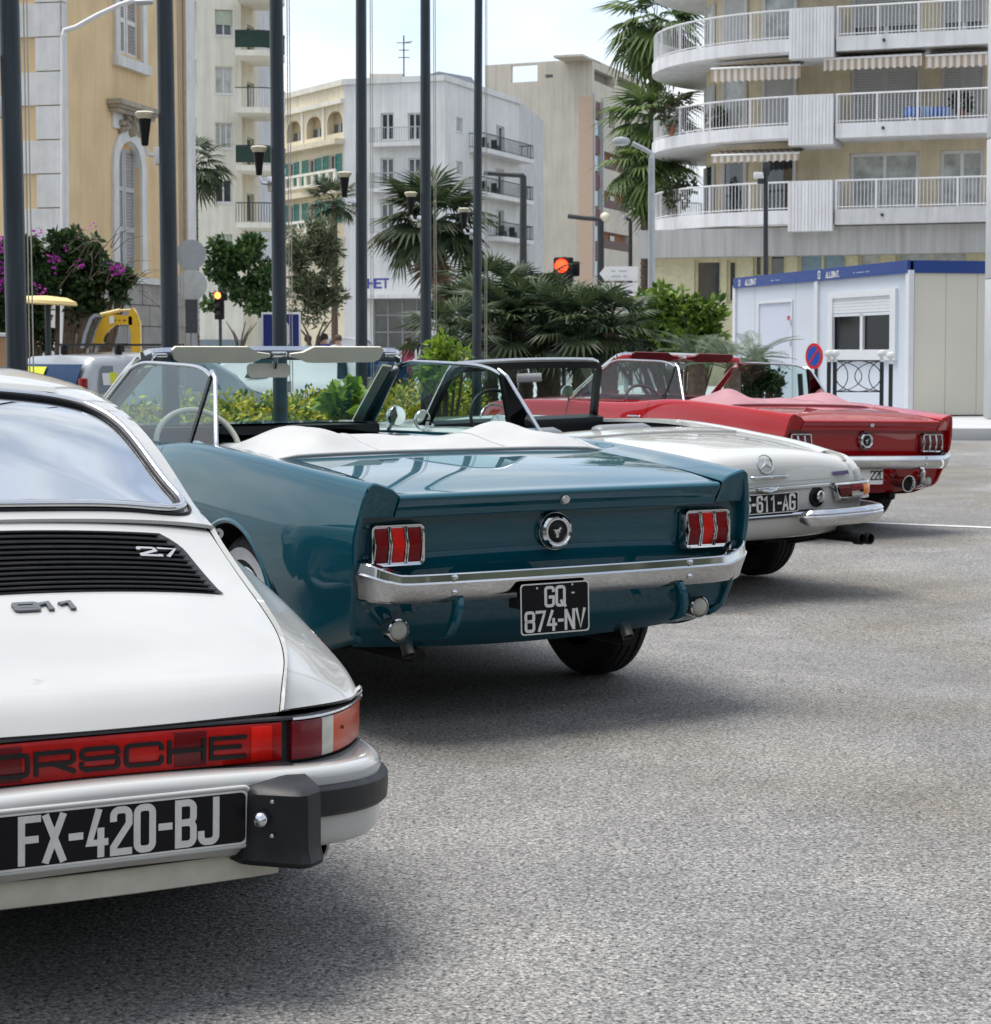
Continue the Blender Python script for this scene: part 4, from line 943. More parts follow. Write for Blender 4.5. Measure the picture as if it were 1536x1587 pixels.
# ================================================================== white rear-engined coupe in the foreground
def build_coupe():
    WP = paint('white_paint', (.42, .424, .412), rough=.28)
    car = thing('coupe_car', 'white coupe with slatted black engine grille and full-width red reflector strip, nearest car', 'car', (-.727, 3.765, 0), rot=(0, R(.8), R(30)), group='classic cars parked in a row')
    AX, FX, WR = 1.07, 3.34, .31
    # long lines of the body, tail to front, right half; stations follow the lines
    zc = F1([(.12, .556), (.15, .590), (.25, .637), (.45, .703), (.7, .782), (.95, .882), (1.05, .928), (1.3, 1.058), (1.58, 1.184), (1.8, 1.243), (2.1, 1.280), (2.45, 1.288), (2.75, 1.262), (3.0, 1.20)])
    tail = lambda x: .12+.015*(x/.4)**2+.30*max(0, (x-.40)/.34)**2.0           # plan of the tail
    def zdeck(x, y): return float(zc(y))
    ys = np.concatenate([np.linspace(0, .10, 7), np.linspace(.13, 1.0, 22)])
    # engine lid and surround ---------------------------------------------------------
    edge = F1([(.12, .405), (.2, .445), (.3, .487), (.45, .530), (.7, .562), (.95, .574), (1.05, .576)])
    drop = lambda t, y=1.0: (.030*t*t+.006*t**6)*(.06+.94*sstep(.14, .62, y))
    def deck(t, y, mx=1.0):
        """t across the lid 0..1 (1 = shut line), y along"""
        x = t*float(edge(y)); y2 = y+(.045*t**2)*max(0, 1-(y-.12)/.5)
        return (x, y2, float(zc(y))-drop(t, y))
    yl = np.concatenate([np.linspace(.12, .2, 9)[:-1], np.linspace(.2, .985, 30)])
    T = np.linspace(-1, 1, 45)
    gx0, gx1 = .655, .945                                                 # grille opening along y
    def in_grille(c):
        y = c[1]; 
        if not (gx0+.01 < y < gx1-.004): return False
        k = (y-gx0)/(gx1-gx0); half = .468-.012*k-.03*max(0, (k-.75)/.25)**2
        return abs(c[0]) < half
    g = .0012
    P = np.array([[deck(t*(1-g/.5), y) for y in yl] for t in T])
    lid = panel('engine_lid', [P], WP, car, drop=None, hem=.016, mirror=False)
    # fenders and rear quarters: from the shut line out and down
    BX = F1([(.12, .405), (.2, .445), (.3, .487), (.45, .530), (.7, .562), (.95, .574), (1.05, .580), (1.3, .616), (1.6, .668), (2.1, .70), (2.6, .70), (3.1, .66), (3.5, .56), (4.12, .40)])
    BZ2 = F1([(1.0, .872), (1.15, .876), (1.4, .870), (2.6, .865), (3.0, .858), (3.4, .82), (3.8, .74), (4.12, .61)])
    HX = F1([(.30, .635), (.45, .684), (.65, .723), (.9, .748), (1.15, .758), (1.4, .762), (1.9, .756), (2.6, .752), (3.3, .757), (3.8, .70), (4.12, .60)])
    HZ = F1([(.30, .540), (.45, .576), (.65, .622), (.9, .682), (1.15, .733), (1.4, .770), (1.8, .797), (2.4, .80), (3.0, .793), (3.4, .775), (3.8, .735), (4.12, .66)])
    OX = F1([(.40, .703), (.5, .740), (.65, .773), (.9, .800), (1.15, .811), (1.5, .806), (1.9, .796), (2.6, .790), (3.3, .795), (3.8, .74), (4.12, .64)])
    OZ = F1([(.40, .526), (.5, .538), (.65, .556), (.9, .587), (1.15, .612), (1.6, .625), (2.6, .61), (4.12, .58)])
    rows = []
    def qrow(y0, ye, yh, yo):
        e, hx, hz, ox, oz = float(BX(y0)), float(HX(yh)), float(HZ(yh)), float(OX(yo)), float(OZ(yo))
        k = sstep(.92, 1.12, y0); ze = (float(zc(min(y0, 1.1)))-drop(1, y0))*(1-k)+float(BZ2(max(y0, 1.0)))*k
        dip = .010*sstep(.3, 1.0, ye)
        pts = [(e+g, ye, ze), (e*.5+hx*.5, ye*.5+yh*.5-(yh-ye)*.10, ze*.5+hz*.5-dip), (hx, yh, hz), (hx*.5+ox*.5+.006, yh*.5+yo*.5, hz*.5+oz*.5+.007), (ox, yo, oz), (ox+.004-.012*max(0, 1-(yo-.4)/.1), yo+.004+.01*max(0, 1-(yo-.4)/.1), oz*.5+.245), (ox-.004, yo+.012, .43), (ox-.05, yo+.03, .28)]
        return curve(pts, 6)
    for u in np.linspace(0, 1, 36)[:-1]:
        y = .12+1.0*u; rows.append(qrow(y, y+.045*max(0, 1-u/.5), .30+.82*u, .40+.72*u))
    for y in np.linspace(1.12, 4.12, 88): rows.append(qrow(y, y, y, y))
    q1 = np.array(rows)
    panel('body', [q1], WP, car, [(AX, .31, .335), (FX, .31, .33)], drop=lambda c: (c[0] > .690 and c[1] < .46 and c[2] < .522) or (c[0] > .689 and c[1] < .43 and c[2] < .545), hem=.012)
    arch_lip(car, WP, AX, .31, .335, lambda y, z: float(np.interp(z, [.2, .35, .5, .62, .66], [.765, .80, .812, .81, .80])), .010)
    # roof shell ----------------------------------------------------------------------
    ridge = curve([(.580, .985, .868), (.588, 1.15, .935), (.583, 1.35, 1.042), (.568, 1.62, 1.150), (.55, 1.9, 1.208), (.535, 2.2, 1.232), (.53, 2.5, 1.228), (.54, 2.8, 1.18), (.56, 3.02, 1.10)], 8)
    rows = []
    for p in ridge:
        y = p[1]; z0 = float(zc(y)) if y < 3.0 else 1.2-(y-3.0)*.55
        x1 = p[0]; pts = []
        for t in np.linspace(0, 1, 19):
            x = x1*t; pts.append((x, y, z0+(p[2]-z0)*(t**2.2*.78+.22*t**8)))
        # shoulder of the ridge and the pillar down to the belt
        bx = float(np.interp(y, [1.0, 1.25, 1.6, 2.6, 3.1], [.590, .612, .685, .712, .68])); bz = float(np.interp(y, [1.0, 1.25, 1.6, 3.1], [.845, .858, .862, .858]))
        for t in np.linspace(.12, 1, 9): pts.append((x1+(bx-x1)*t+.018*math.sin(PI*t), y, p[2]+(bz-p[2])*t-.006*math.sin(PI*min(1, t*3))))
        rows.append(pts)
    roof = panel('roof', [np.array(rows)], WP, car, hem=.01, smooth=50)
    # cowl strip between lid and rear window
    panel('rear_cowl', [np.array([[(t*.572, y, float(zc(y))-drop(abs(t))-.001) for y in np.linspace(.991, 1.06, 5)] for t in np.linspace(-1, 1, 31)])], WP, car, hem=.006, mirror=False)
    # rear window: mirror pane boosting the sky reflection, in a chrome and rubber frame
    def surf(x, y, up=0.0):
        z0 = float(zc(y)); i = np.interp(y, ridge[:, 1], ridge[:, 0]); zr = np.interp(y, ridge[:, 1], ridge[:, 2]); t = abs(x)/i
        return Vector((x, y, z0+(zr-z0)*(t**2.2*.78+.22*t**8)+up))
    outl = curve([(0, 1.052), (.40, 1.052), (.515, 1.056), (.540, 1.085), (.530, 1.16), (.505, 1.34), (.475, 1.50), (.43, 1.558), (.30, 1.59), (0, 1.60)], 6, (3,) if False else ())[:, :2] if False else np.array([(x, y) for x, y in curve([(0, 1.052, 0), (.20, 1.052, 0), (.40, 1.053, 0), (.50, 1.056, 0), (.532, 1.085, 0), (.528, 1.16, 0), (.508, 1.34, 0), (.482, 1.48, 0), (.43, 1.548, 0), (.30, 1.585, 0), (0, 1.60, 0)], 6)[:, :2]])
    full = [tuple(p) for p in outl]+[(-p[0], p[1]) for p in outl[::-1][1:-1]]
    c0 = (0, 1.33)
    mb = MB(); P = [[tuple(surf(c0[0]+(x-c0[0])*s_, c0[1]+(y-c0[1])*s_, .004+.012*(1-s_**2))) for s_ in np.linspace(.02, .985, 10)] for x, y in full]
    mb.grid(P, wu=True); mb.add([p[0] for p in P], [tuple(range(len(P)))])
    DG = darkglass('dark_window_glass', (.012, .015, .017)); rw = mb.build('rear_window', simple('boosted_reflection_glass', (.56, .60, .64), .012, 1.0, var=.02), car, 60)
    def ring(s_, up): return [surf(c0[0]+(x-c0[0])*s_, c0[1]+(y-c0[1])*s_*(1.0), up) for x, y in full]
    mb = MB(); mb.tube(ring(1.0, .008), .010, 8, closed=True); mb.build('window_rubber', BLACKRUB, rw, 60)
    mb = MB(); mb.tube(ring(1.018, .012), .0115, 8, closed=True); mb.build('window_chrome', CHROME, rw, 60)
    mb = MB(); mb.tube(ring(1.05, .003), .004, 6, closed=True); mb.build('window_seal', BLACKRUB, rw, 60)
    # roof gutter and vent slot above the window
    mb = MB(); mb.grid([[surf(x, 1.655, .003), surf(x, 1.675, .012), surf(x, 1.69, .004)] for x in np.linspace(-.40, .40, 25)]); mb.build('roof_vent_trim', WP, roof, 50)
    mb = MB(); mb.grid([[surf(x, 1.640, .0025), surf(x, 1.656, .0035)] for x in np.linspace(-.38, .38, 25)]); mb.build('roof_vent_slot', TRIMBLACK, roof)
    # side windows and windscreen
    for s_ in (-1, 1):
        mb = MB(); rows = []
        for y in np.linspace(1.45, 2.85, 18):
            zr = np.interp(y, ridge[:, 1], ridge[:, 2]); xr = np.interp(y, ridge[:, 1], ridge[:, 0]); bx = np.interp(y, [1.0, 1.25, 1.6, 2.6, 3.1], [.590, .612, .685, .712, .68])
            k = sstep(1.45, 1.62, y); lo, hi = (.86, .16)
            rows.append([(s_*(xr+(bx-xr)*t+.018*math.sin(PI*t)+.004), y, zr+(.862-zr)*t) for t in np.linspace(.93, .93-(.93-.18)*min(1, k*.7+.3), 6)])
        mb.grid(rows); mb.build('side_window', DG, car, 60)
    mb = MB(); mb.grid([[(t*(.545+.10*u), 2.93+.48*u-.10*t*t*u, 1.225-.35*u-.03*t*t) for t in np.linspace(-1, 1, 15)] for u in np.linspace(0, 1, 6)]); mb.build('windscreen', DG, car, 60)
    mb = MB(); mb.grid([[(t*.62, y, float(np.interp(y, [3.35, 3.6, 3.9, 4.15], [.88, .82, .72, .58]))-.03*t*t) for t in np.linspace(-1, 1, 15)] for y in np.linspace(3.35, 4.15, 12)]); mb.build('front_lid', WP, car, 60)
    for s_ in (-1, 1):
        mb = MB(); mb.lathe([(.11, -.3), (.115, -.02), (.10, .03), (.05, .05), (.001, .055)], M4((s_*.60, 3.98, .66), rx=-PI/2+.35), 24, cap=False); mb.build('headlight', CLEARLENS, car, 50)
    mb = MB(); mb.grid([[(x, 4.22-.35*(abs(x)/.8)**3+d, z) for x in np.linspace(-.78, .78, 21)] for z, d in ((.50, -.08), (.49, 0), (.40, .02), (.30, -.03), (.22, -.1))]); mb.build('front_bumper', WP, car, 50)
    # engine grille -------------------------------------------------------------------
    half = lambda k: .470-.012*k-.035*max(0, (k-.7)/.3)**2+.004*(k < .05)
    def lidp(x, y, up=0.0):
        t = abs(x)/float(edge(y)); return Vector((x, y, float(zc(y))-drop(t, y)+up))
    nrm = Vector((0, -.40, .92))
    mb = MB(); ks = np.linspace(0, 1, 14)
    mb.grid([[lidp(q*(half(k)+.006), gx0+(gx1-gx0)*k, .0035) for q in np.linspace(-1, 1, 31)] for k in ks]); gb = mb.build('engine_grille', TRIMBLACK, lid, 60)
    ns = 12
    for i in range(ns):
        k = (i+.55)/ns; y = gx0+(gx1-gx0)*k; mb = MB(); rows = []
        hw_ = half(k)-.010
        for q in np.linspace(-1, 1, 31):
            p = lidp(q*hw_, y-.004*(q*q), .004); rows.append([p+nrm*.002+Vector((0, -.0065, 0)), p+nrm*.0055+Vector((0, -.003, 0)), p+nrm*.0062+Vector((0, .003, 0)), p+nrm*.003+Vector((0, .0075, 0))])
        mb.grid(rows); mb.build('grille_slat', TRIMBLACK, lid, 40)
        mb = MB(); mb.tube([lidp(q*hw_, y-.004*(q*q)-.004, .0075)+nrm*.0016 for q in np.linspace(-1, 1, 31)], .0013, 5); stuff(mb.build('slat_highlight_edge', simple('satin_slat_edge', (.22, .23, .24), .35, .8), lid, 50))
    # badges
    def badge(s_, x0, y0, h, wd, mat, up, name, wl, sl=0.0, gap=.12, back=None):
        Mb = lambda x, z, d: lidp(x0+x+z*sl, y0+z*.9, .004)+nrm*(d+up)
        mb = MB(); text(mb, s_, Mb, h, wd, wl, gap, -.004, .003, r=.12); o = mb.build(name, mat, lid, 30); return o
    badge('911', .040, .565, .034, .0125, simple('grey_badge', (.12, .125, .135), .35, .5), .0, 'number_badge', 1.35, gap=.08)
    badge('2.7', .385, .815, .040, .010, CHROME, .008, 'engine_size_badge', 1.0, gap=.08)
    # reflector strip and tail lights follow the tail plan --------------------------------
    dz = lambda x: -.003-.021*(abs(x)/.7)**2
    def tp(x, z, out=0.0):
        ax = abs(x); y = tail(ax)+.000; s_ = 1 if x >= 0 else -1
        dx = (tail(ax+.004)-tail(max(0, ax-.004)))/.008; n = Vector((s_*dx, -1, 0)).normalized()
        return Vector((x, y, z+dz(x)))+n*out
    ztop, zbot = .556, .462
    X = np.concatenate([np.linspace(-.700, -.4, 16), np.linspace(-.38, .38, 15), np.linspace(.4, .700, 16)])
    mb = MB(); mb.grid([[tp(x, ztop, -.02), tp(x, ztop-.001, .001), tp(x, ztop-.005, .003), tp(x, ztop-.008, -.006), tp(x, zbot, -.006), tp(x, zbot-.002, .006), tp(x, zbot-.012, .010), tp(x, zbot-.03, .012), tp(x, zbot-.04, -.01)] for x in X]); base = mb.build('rear_light_trim', BLACKRUB, car, 40)
    def strip(x0, x1, mat, name, parent, z0=zbot+.004, z1=ztop-.008, out=.004, n=10):
        xs = np.linspace(x0, x1, n); mb = MB()
        rows = [[tp(x, z0, -.006), tp(x, z0+.001, out-.002), tp(x, z0+.004, out), tp(x, z1-.004, out), tp(x, z1-.001, out-.002), tp(x, z1, -.006)] for x in xs]
        mb.grid(rows); mb.add(list(rows[0]), [tuple(range(6))]); mb.add(list(rows[-1]), [tuple(range(6))])
        return mb.build(name, mat, parent, 35)
    rf = strip(-.395, .395, lens('reflector_red', (.40, .006, .005), ribs=330), 'reflector_strip', car, n=25)
    for s_ in (-1, 1):
        a, b = sorted((s_*.325, s_*.372)); strip(a, b, BRIGHTRED, 'rear_fog_lens', rf, out=.0055, n=4, z0=zbot+.007, z1=ztop-.012)
        a, b = sorted((s_*.225, s_*.155)); strip(a, b, DARKRED, 'dark_reflector_block', rf, out=.0048, n=4, z0=zbot+.006, z1=ztop-.011)
    mb = MB(); text(mb, 'PORSCHE', lambda x, z, d: tp(x, .4835+z, .0068+d), .040, .0085, 1.85, .42, -.003, .0012, r=.2); mb.build('reflector_lettering', TRIMBLACK, rf)
    for s_ in (-1, 1):
        def sg(a, b, mat, nm, par, n=10, o_=.006): a, b = sorted((s_*a, s_*b)); return strip(a, b, mat, nm, par, out=o_, n=n)
        lt = sg(.418, .500, lens('deep_red_lens', (.17, .004, .012), ribs=420), 'tail_light', car)
        sg(.501, .540, CLEARLENS, 'clear_lens', lt, 6); sg(.541, .698, ORANGE, 'orange_lens', lt, 16)
        mb = MB(); mb.lathe([(.004, 0), (.004, .003), (.001, .003)], M4(tuple(tp(s_*.575, .515, .006)), rx=PI/2), 8, cap=False); mb.build('lens_screw', TRIMBLACK, lt)
        mb = MB(); mb.tube([tp(s_*x, ztop-.003, .004) for x in np.linspace(.42, .700, 16)], .003, 6); mb.build('light_edge', DULLCHROME, lt)
    # bumper --------------------------------------------------------------------------
    bp = curve([(0, .0, 0), (.2, .002, 0), (.39, .022, 0), (.53, .075, 0), (.635, .17, 0), (.70, .30, 0), (.735, .47, 0), (.755, .72, 0)], 8)
    bd = lambda x: -.042*(abs(x)/.75)**2
    def brow(i, sec):
        t = Vector(bp[min(i+1, len(bp)-1)]-bp[max(i-1, 0)]); n = Vector((t.y, -t.x, 0)).normalized(); x, y, _ = bp[i]
        return [(x+n.x*d, y+n.y*d, z+bd(x)) for d, z in sec]
    def both(mb, rows):
        mb.grid(rows); mb.grid([[(-p[0], p[1], p[2]) for p in r_] for r_ in rows])
    sec = curve([(-.13, .460, 0), (-.06, .469, 0), (-.02, .471, 0), (-.004, .466, 0), (.004, .454, 0), (.004, .44, 0)], 4)[:, :2]
    sec2 = [tuple(p) for p in sec]+[(.003, .40), (.003, .34), (-.002, .318), (-.014, .306), (-.05, .303)]
    mb = MB(); both(mb, [brow(i, sec2) for i in range(len(bp))]); bm_ = mb.build('rear_bumper', WP, car, 35)
    ib = [i for i in range(len(bp)) if bp[i][0] > .33]
    for s_ in (-1, 1):
        rows = [brow(i, [(-.005, .436), (.012, .434), (.020, .426), (.021, .404), (.019, .378), (.012, .371), (-.005, .369)]) for i in ib]
        mb = MB(); mb.grid([[(s_*p[0], p[1], p[2]) for p in r_] for r_ in rows]); mb.build('bumper_rubber', BLACKRUB, bm_, 40)
        # bumperette: a tall wedge with a slanted top and a lamp on its inner face
        def ring(z, k, dy=0): # horizontal cross section
            return [(s_*(x+.011), y+dy, z) for x, y in ((.244+.010*k, .03), (.248+.010*k, -.015), (.262+.010*k, -.035), (.325, -.088+.02*k), (.345, -.09+.02*k), (.385, -.062+.02*k), (.393-.004*k, -.04), (.395-.004*k, .04))]
        rows = [ring(.292, -.3, .03), ring(.288, -.9, .012), ring(.299, -.8), ring(.325, -.1), ring(.40, .0), ring(.430, .15), ring(.438, .5, .006), ring(.447, .7, .05), ring(.458, .9, .12)]
        mb = MB(); mb.grid(rows); mb.add(rows[0], [tuple(range(8))]); mb.add(rows[-1], [tuple(range(8))]); bo = mb.build('bumperette', BLACKRUB, car, 32)
        mb = MB(); Mk = M4((s_*.272, -.052, .385), rx=PI/2, rz=-s_*.55); mb.lathe([(.016, -.004), (.016, .006), (.012, .016), (.001, .020)], Mk, 16, cap=False)
        for q in (-.032, .036): mb.lathe([(.004, 0), (.004, .003), (.001, .004)], M4((s_*.290, -.064, .385+q), rx=PI/2, rz=-s_*.55), 10, cap=False)
        mb.build('plate_lamp', CHROME, bo, 50)
    mb = MB(); rr = .012
    poly = [];
    for cx, cz, a in ((.262-rr, .055-rr, 0), (-.262+rr, .055-rr, 90), (-.262+rr, -.055+rr, 180), (.262-rr, -.055+rr, 270)): poly += arc(cx, cz, rr, rr, a, a+90, 4)
    mb.tube([(x*1.012, -.006, .383+z*1.06) for x, z in poly], .0055, 8, closed=True); mb.build('plate_surround', WP, car, 60)
    pl = plate(car, (0, -.006, .383), .522, .108, [('FX-420-BJ', -.0405, .081)], wl=.385)
    # valance under the bumper, exhaust
    mb = MB(); mb.grid([[(x, .045+d+.02*(x/.3)**2, z+bd(x)*.4) for x in np.linspace(-.36, .36, 15)] for d, z in ((.0, .306), (-.012, .300), (-.016, .275), (-.010, .246), (.02, .236), (.2, .24))]); mb.build('lower_valance', simple('valance_white', (.55, .54, .47), .5, var=.12, scale=14), car, 40)
    mb = MB(); mb.grid([[(x, .02+.02*(x/.3)**2, z+bd(x)*.4) for x in np.linspace(-.36, .36, 15)] for z in (.309, .300)]); mb.build('valance_seal', TRIMBLACK, car)
    mb = MB(); mb.lathe([(.026, -.3), (.027, .03), (.030, .06), (.025, .06), (.022, -.1)], M4((.452, .14, .285), rx=PI/2+.1), 20, cap=False); mb.build('exhaust_pipe', STEEL, car, 40)
    mb = MB(); mb.box((0, .75, .34), (.9, .8, .12)); mb.box((0, 2.3, .26), (1.3, 2.2, .1)); mb.box((0, .45, .42), (1.0, .3, .12))
    for y in (AX, FX):
        for s_ in (-1, 1):
            b = wheel_well(car, y, .31, .36, s_*.5, s_*.79); mb.add(b.v, b.f)
    mb.build('underbody', UNDER, car)
    for y in (AX, FX):
        for s_ in (-1, 1): make_wheel(car, (s_*.69, y, WR), s_, WR, .20, kind='dark')
    return car
build_coupe()
def leafmat(name, cols, rough=.5, trans=.25):
    if name in MATS: return MATS[name]
    s = N(name); oi = s.n('ShaderNodeObjectInfo'); v = s.coords('Object'); f = s.noise(v, 3.0, 4); g_ = s.n('ShaderNodeNewGeometry')
    c = s.ramp(g_.outputs['Random Per Island'], [(i/(len(cols)-1), c_) for i, c_ in enumerate(cols)])
    s.set(col=c, rough=rough, spec=.4)
    s.b.inputs['Subsurface Weight'].default_value = 0
    tr = s.n('ShaderNodeBsdfTranslucent'); s.l(c, tr.inputs['Color']); mx = s.n('ShaderNodeMixShader'); mx.inputs[0].default_value = trans; s.l(s.b.outputs[0], mx.inputs[1]); s.l(tr.outputs[0], mx.inputs[2]); s.l(mx.outputs[0], s.o.inputs['Surface'])
    MATS[name] = s.m; return s.m
def leaves(mb, r, n, centres, size, aspect=.45, flat=0.0, fold=True):
    """n leaf blades spread through ellipsoid clumps; each is a small folded kite"""
    W_ = [c[3]*c[4]*c[5] if len(c) > 5 else c[3]**3 for c in centres]; tot = sum(W_)
    V = []; Fc = []
    for c, w_ in zip(centres, W_):
        m = int(n*w_/tot)+1
        rx, ry, rz_ = (c[3], c[4], c[5]) if len(c) > 5 else (c[3],)*3
        for _ in range(m):
            while True:
                p = Vector((r.uniform(-1, 1), r.uniform(-1, 1), r.uniform(-1, 1)))
                if .12 < p.length < 1: break
            p *= p.length**-.35
            pos = Vector((c[0]+p.x*rx, c[1]+p.y*ry, c[2]+p.z*rz_)); s_ = size*r.uniform(.6, 1.25)
            d = (p.normalized()*.7+Vector((r.gauss(0, 1), r.gauss(0, 1), r.gauss(.15, .8)))*.7).normalized(); sd = d.cross(Vector((r.gauss(0, 1), r.gauss(0, 1), r.gauss(0, 1)))).normalized(); up = d.cross(sd)
            b = len(V); V += [pos, pos+d*s_*.5+sd*s_*aspect*.5+up*s_*.06, pos+d*s_, pos+d*s_*.5-sd*s_*aspect*.5+up*s_*.06]; Fc.append((b, b+1, b+2, b+3))
    mb.add(V, Fc)
# ================================================================== buildings round the square
STUCCO_Y = simple('ochre_stucco', (.74, .55, .31), .85, var=.07, scale=1.2, bump=.05, streak=0.16)
STUCCO_W = simple('white_stone', (.70, .70, .68), .8, var=.08, scale=3, bump=.06, streak=0.18)
CREAMW = simple('cream_render', (.77, .745, .64), .85, var=.06, scale=.8, bump=.03, streak=0.2)
PALEW = simple('pale_grey_render', (.70, .71, .70), .85, var=.05, scale=.6, bump=.03, streak=0.18)
YELW = simple('pale_yellow_render', (.69, .62, .46), .85, var=.06, scale=.8, streak=0.2)
TANW = simple('tan_render', (.60, .555, .47), .85, var=.06, scale=.4, bump=.03, streak=0.2)
PEACH = simple('peach_render', (.58, .43, .32), .85, var=.05)
WINDOWG = simple('dark_window_pane', (.035, .045, .05), .06, 0, var=.6, scale=.9, spec=.7, coat=.6)
CURTAIN_REFLECT = simple('curtain_reflection_pane', (.42, .44, .42), .25, 0, var=.35, scale=2.2, coat=.7, coatr=.04)  # pale pane for curtains, and for reflections put into the colour
FRAMEW = simple('white_frame', (.68, .68, .67), .5, var=.05)
SHUTG = simple('grey_shutter', (.30, .33, .38), .6, var=.1, scale=5)
SHUTR = simple('rolled_shutter', (.46, .47, .455), .6, var=.06, scale=3)
TEALSH = simple('teal_shutter', (.04, .24, .21), .6, var=.15, scale=4)
IRON = simple('dark_iron', (.03, .035, .04), .5, .3, var=.2)
RAILW = simple('white_rail', (.70, .70, .70), .45, var=.05)
CONC = simple('concrete', (.56, .565, .565), .85, var=.1, scale=1.5, bump=.08, streak=0.25)
WHITEC = simple('white_painted_concrete', (.74, .745, .755), .7, var=.06, scale=1.2, bump=.04, streak=0.22)
def stained():
    s = N('streaked_concrete'); v = s.coords('Object', (2.2, 2.2, .12)); f = s.noise(v, 2.5, 6, .65)
    s.set(col=s.ramp(f, [(.3, (.30, .30, .285)), (.55, (.40, .40, .385)), (.75, (.46, .46, .44))]), rough=.85); return s.m
STREAK = stained()
class Fac:
    """a vertical facade from P0 to P1 (x, y), seen with its outside towards the camera; base is the thing's origin"""
    def __init__(s, base, P0, P1):
        s.b = Vector(base); s.p = Vector((*P0, 0)); d = Vector((*P1, 0))-s.p; s.L = d.length; s.t = d.normalized()
        s.n = Vector((s.t.y, -s.t.x, 0))
        if s.n.dot(-(s.p+d/2)) < 0: s.n = -s.n
    def pt(s, a, z, d=0.0): return s.p+s.t*a+s.n*d+Vector((0, 0, z))-s.b
    def hit(s, u, v):
        r = ray(u, v); o = Vector((0, 0, CAM_H)); k = (s.p-o).dot(s.n)/r.dot(s.n); q = o+r*k
        return (q-s.p).dot(s.t), q.z
    def rect(s, u0, v0, u1, v1):
        a = s.hit(u0, (v0+v1)/2)[0]; b = s.hit(u1, (v0+v1)/2)[0]; m = (u0+u1)/2
        return min(a, b), max(a, b), s.hit(m, v1)[1], s.hit(m, v0)[1]
    def wall(s, name, mat, parent, a0, a1, z0, z1, holes=(), depth=.22, back=True):
        A = sorted({a0, a1, *[h[0] for h in holes], *[h[1] for h in holes]}); Z = sorted({z0, z1, *[h[2] for h in holes], *[h[3] for h in holes]})
        A = [a for a in A if a0-1e-6 <= a <= a1+1e-6]; Z = [z for z in Z if z0-1e-6 <= z <= z1+1e-6]
        mb = MB()
        for i in range(len(A)-1):
            for j in range(len(Z)-1):
                ca, cz = (A[i]+A[i+1])/2, (Z[j]+Z[j+1])/2
                if any(h[0] < ca < h[1] and h[2] < cz < h[3] for h in holes): continue
                mb.quad(s.pt(A[i], Z[j]), s.pt(A[i+1], Z[j]), s.pt(A[i+1], Z[j+1]), s.pt(A[i], Z[j+1]))
        for h in holes:
            b, c, lo, hi = h[:4]
            q = [(b, lo), (c, lo), (c, hi), (b, hi)]
            for k in range(4):
                p1, p2 = q[k], q[(k+1) % 4]; mb.quad(s.pt(*p1), s.pt(*p2), s.pt(*p2, -depth), s.pt(*p1, -depth))
        return mb.build(name, mat, parent, fix=False)
    def box(s, mb, a0, a1, z0, z1, d0, d1):
        vs = [s.pt(a, z, d) for d in (d0, d1) for a, z in ((a0, z0), (a1, z0), (a1, z1), (a0, z1))]
        mb.add(vs, [(0, 1, 2, 3), (7, 6, 5, 4), (0, 4, 5, 1), (1, 5, 6, 2), (2, 6, 7, 3), (3, 7, 4, 0)])
    def window(s, parent, h, fm=FRAMEW, pm=WINDOWG, depth=.22, w=.06, mull=1, trans=0, sill=True, name='window'):
        a0, a1, z0, z1 = h[:4]; mb = MB(); d0, d1 = -depth+.005, -depth+.07
        s.box(mb, a0, a0+w, z0, z1, d0, d1); s.box(mb, a1-w, a1, z0, z1, d0, d1); s.box(mb, a0+w, a1-w, z0, z0+w, d0, d1); s.box(mb, a0+w, a1-w, z1-w, z1, d0, d1)
        for k in range(mull):
            m = a0+(a1-a0)*(k+1)/(mull+1); s.box(mb, m-w*.5, m+w*.5, z0+w, z1-w, d0+.004, d1-.006)
        for k in range(trans):
            m = z0+(z1-z0)*(k+1)/(trans+1); s.box(mb, a0+w, a1-w, m-w*.4, m+w*.4, d0+.006, d1-.01)
        o = mb.build(name, fm, parent, fix=False)
        mb = MB(); mb.quad(s.pt(a0, z0, -depth+.015), s.pt(a1, z0, -depth+.015), s.pt(a1, z1, -depth+.015), s.pt(a0, z1, -depth+.015)); mb.build('pane', pm, o, fix=False)
        if sill:
            mb = MB(); s.box(mb, a0-.06, a1+.06, z0-.07, z0-.002, -depth+.08, .06); mb.build('sill', fm, o, fix=False)
        return o
    def louvre(s, parent, a0, a1, z0, z1, mat, d=-.10, n=None, name='shutter', fm=None):
        mb = MB(); w = min(.07, (a1-a0)*.14)
        s.box(mb, a0, a0+w, z0, z1, d-.03, d+.02); s.box(mb, a1-w, a1, z0, z1, d-.03, d+.02)
        for k in range(4):
            m = z0+(z1-z0)*k/3; s.box(mb, a0+w, a1-w, max(z0, m-.05), min(z1, m+.05), d-.028, d+.018)
        o = mb.build(name, fm or mat, parent, fix=False)
        mb = MB(); n = n or int((z1-z0)/.07)
        for k in range(n):
            m = z0+(z1-z0)*(k+.5)/n; vs = [s.pt(a0+w, m-.03, d+.008), s.pt(a1-w, m-.03, d+.008), s.pt(a1-w, m+.03, d-.025), s.pt(a0+w, m+.03, d-.025)]; mb.add(vs, [(0, 1, 2, 3)])
        stuff(mb.build('louvre_slats', mat, o, fix=False)); return o
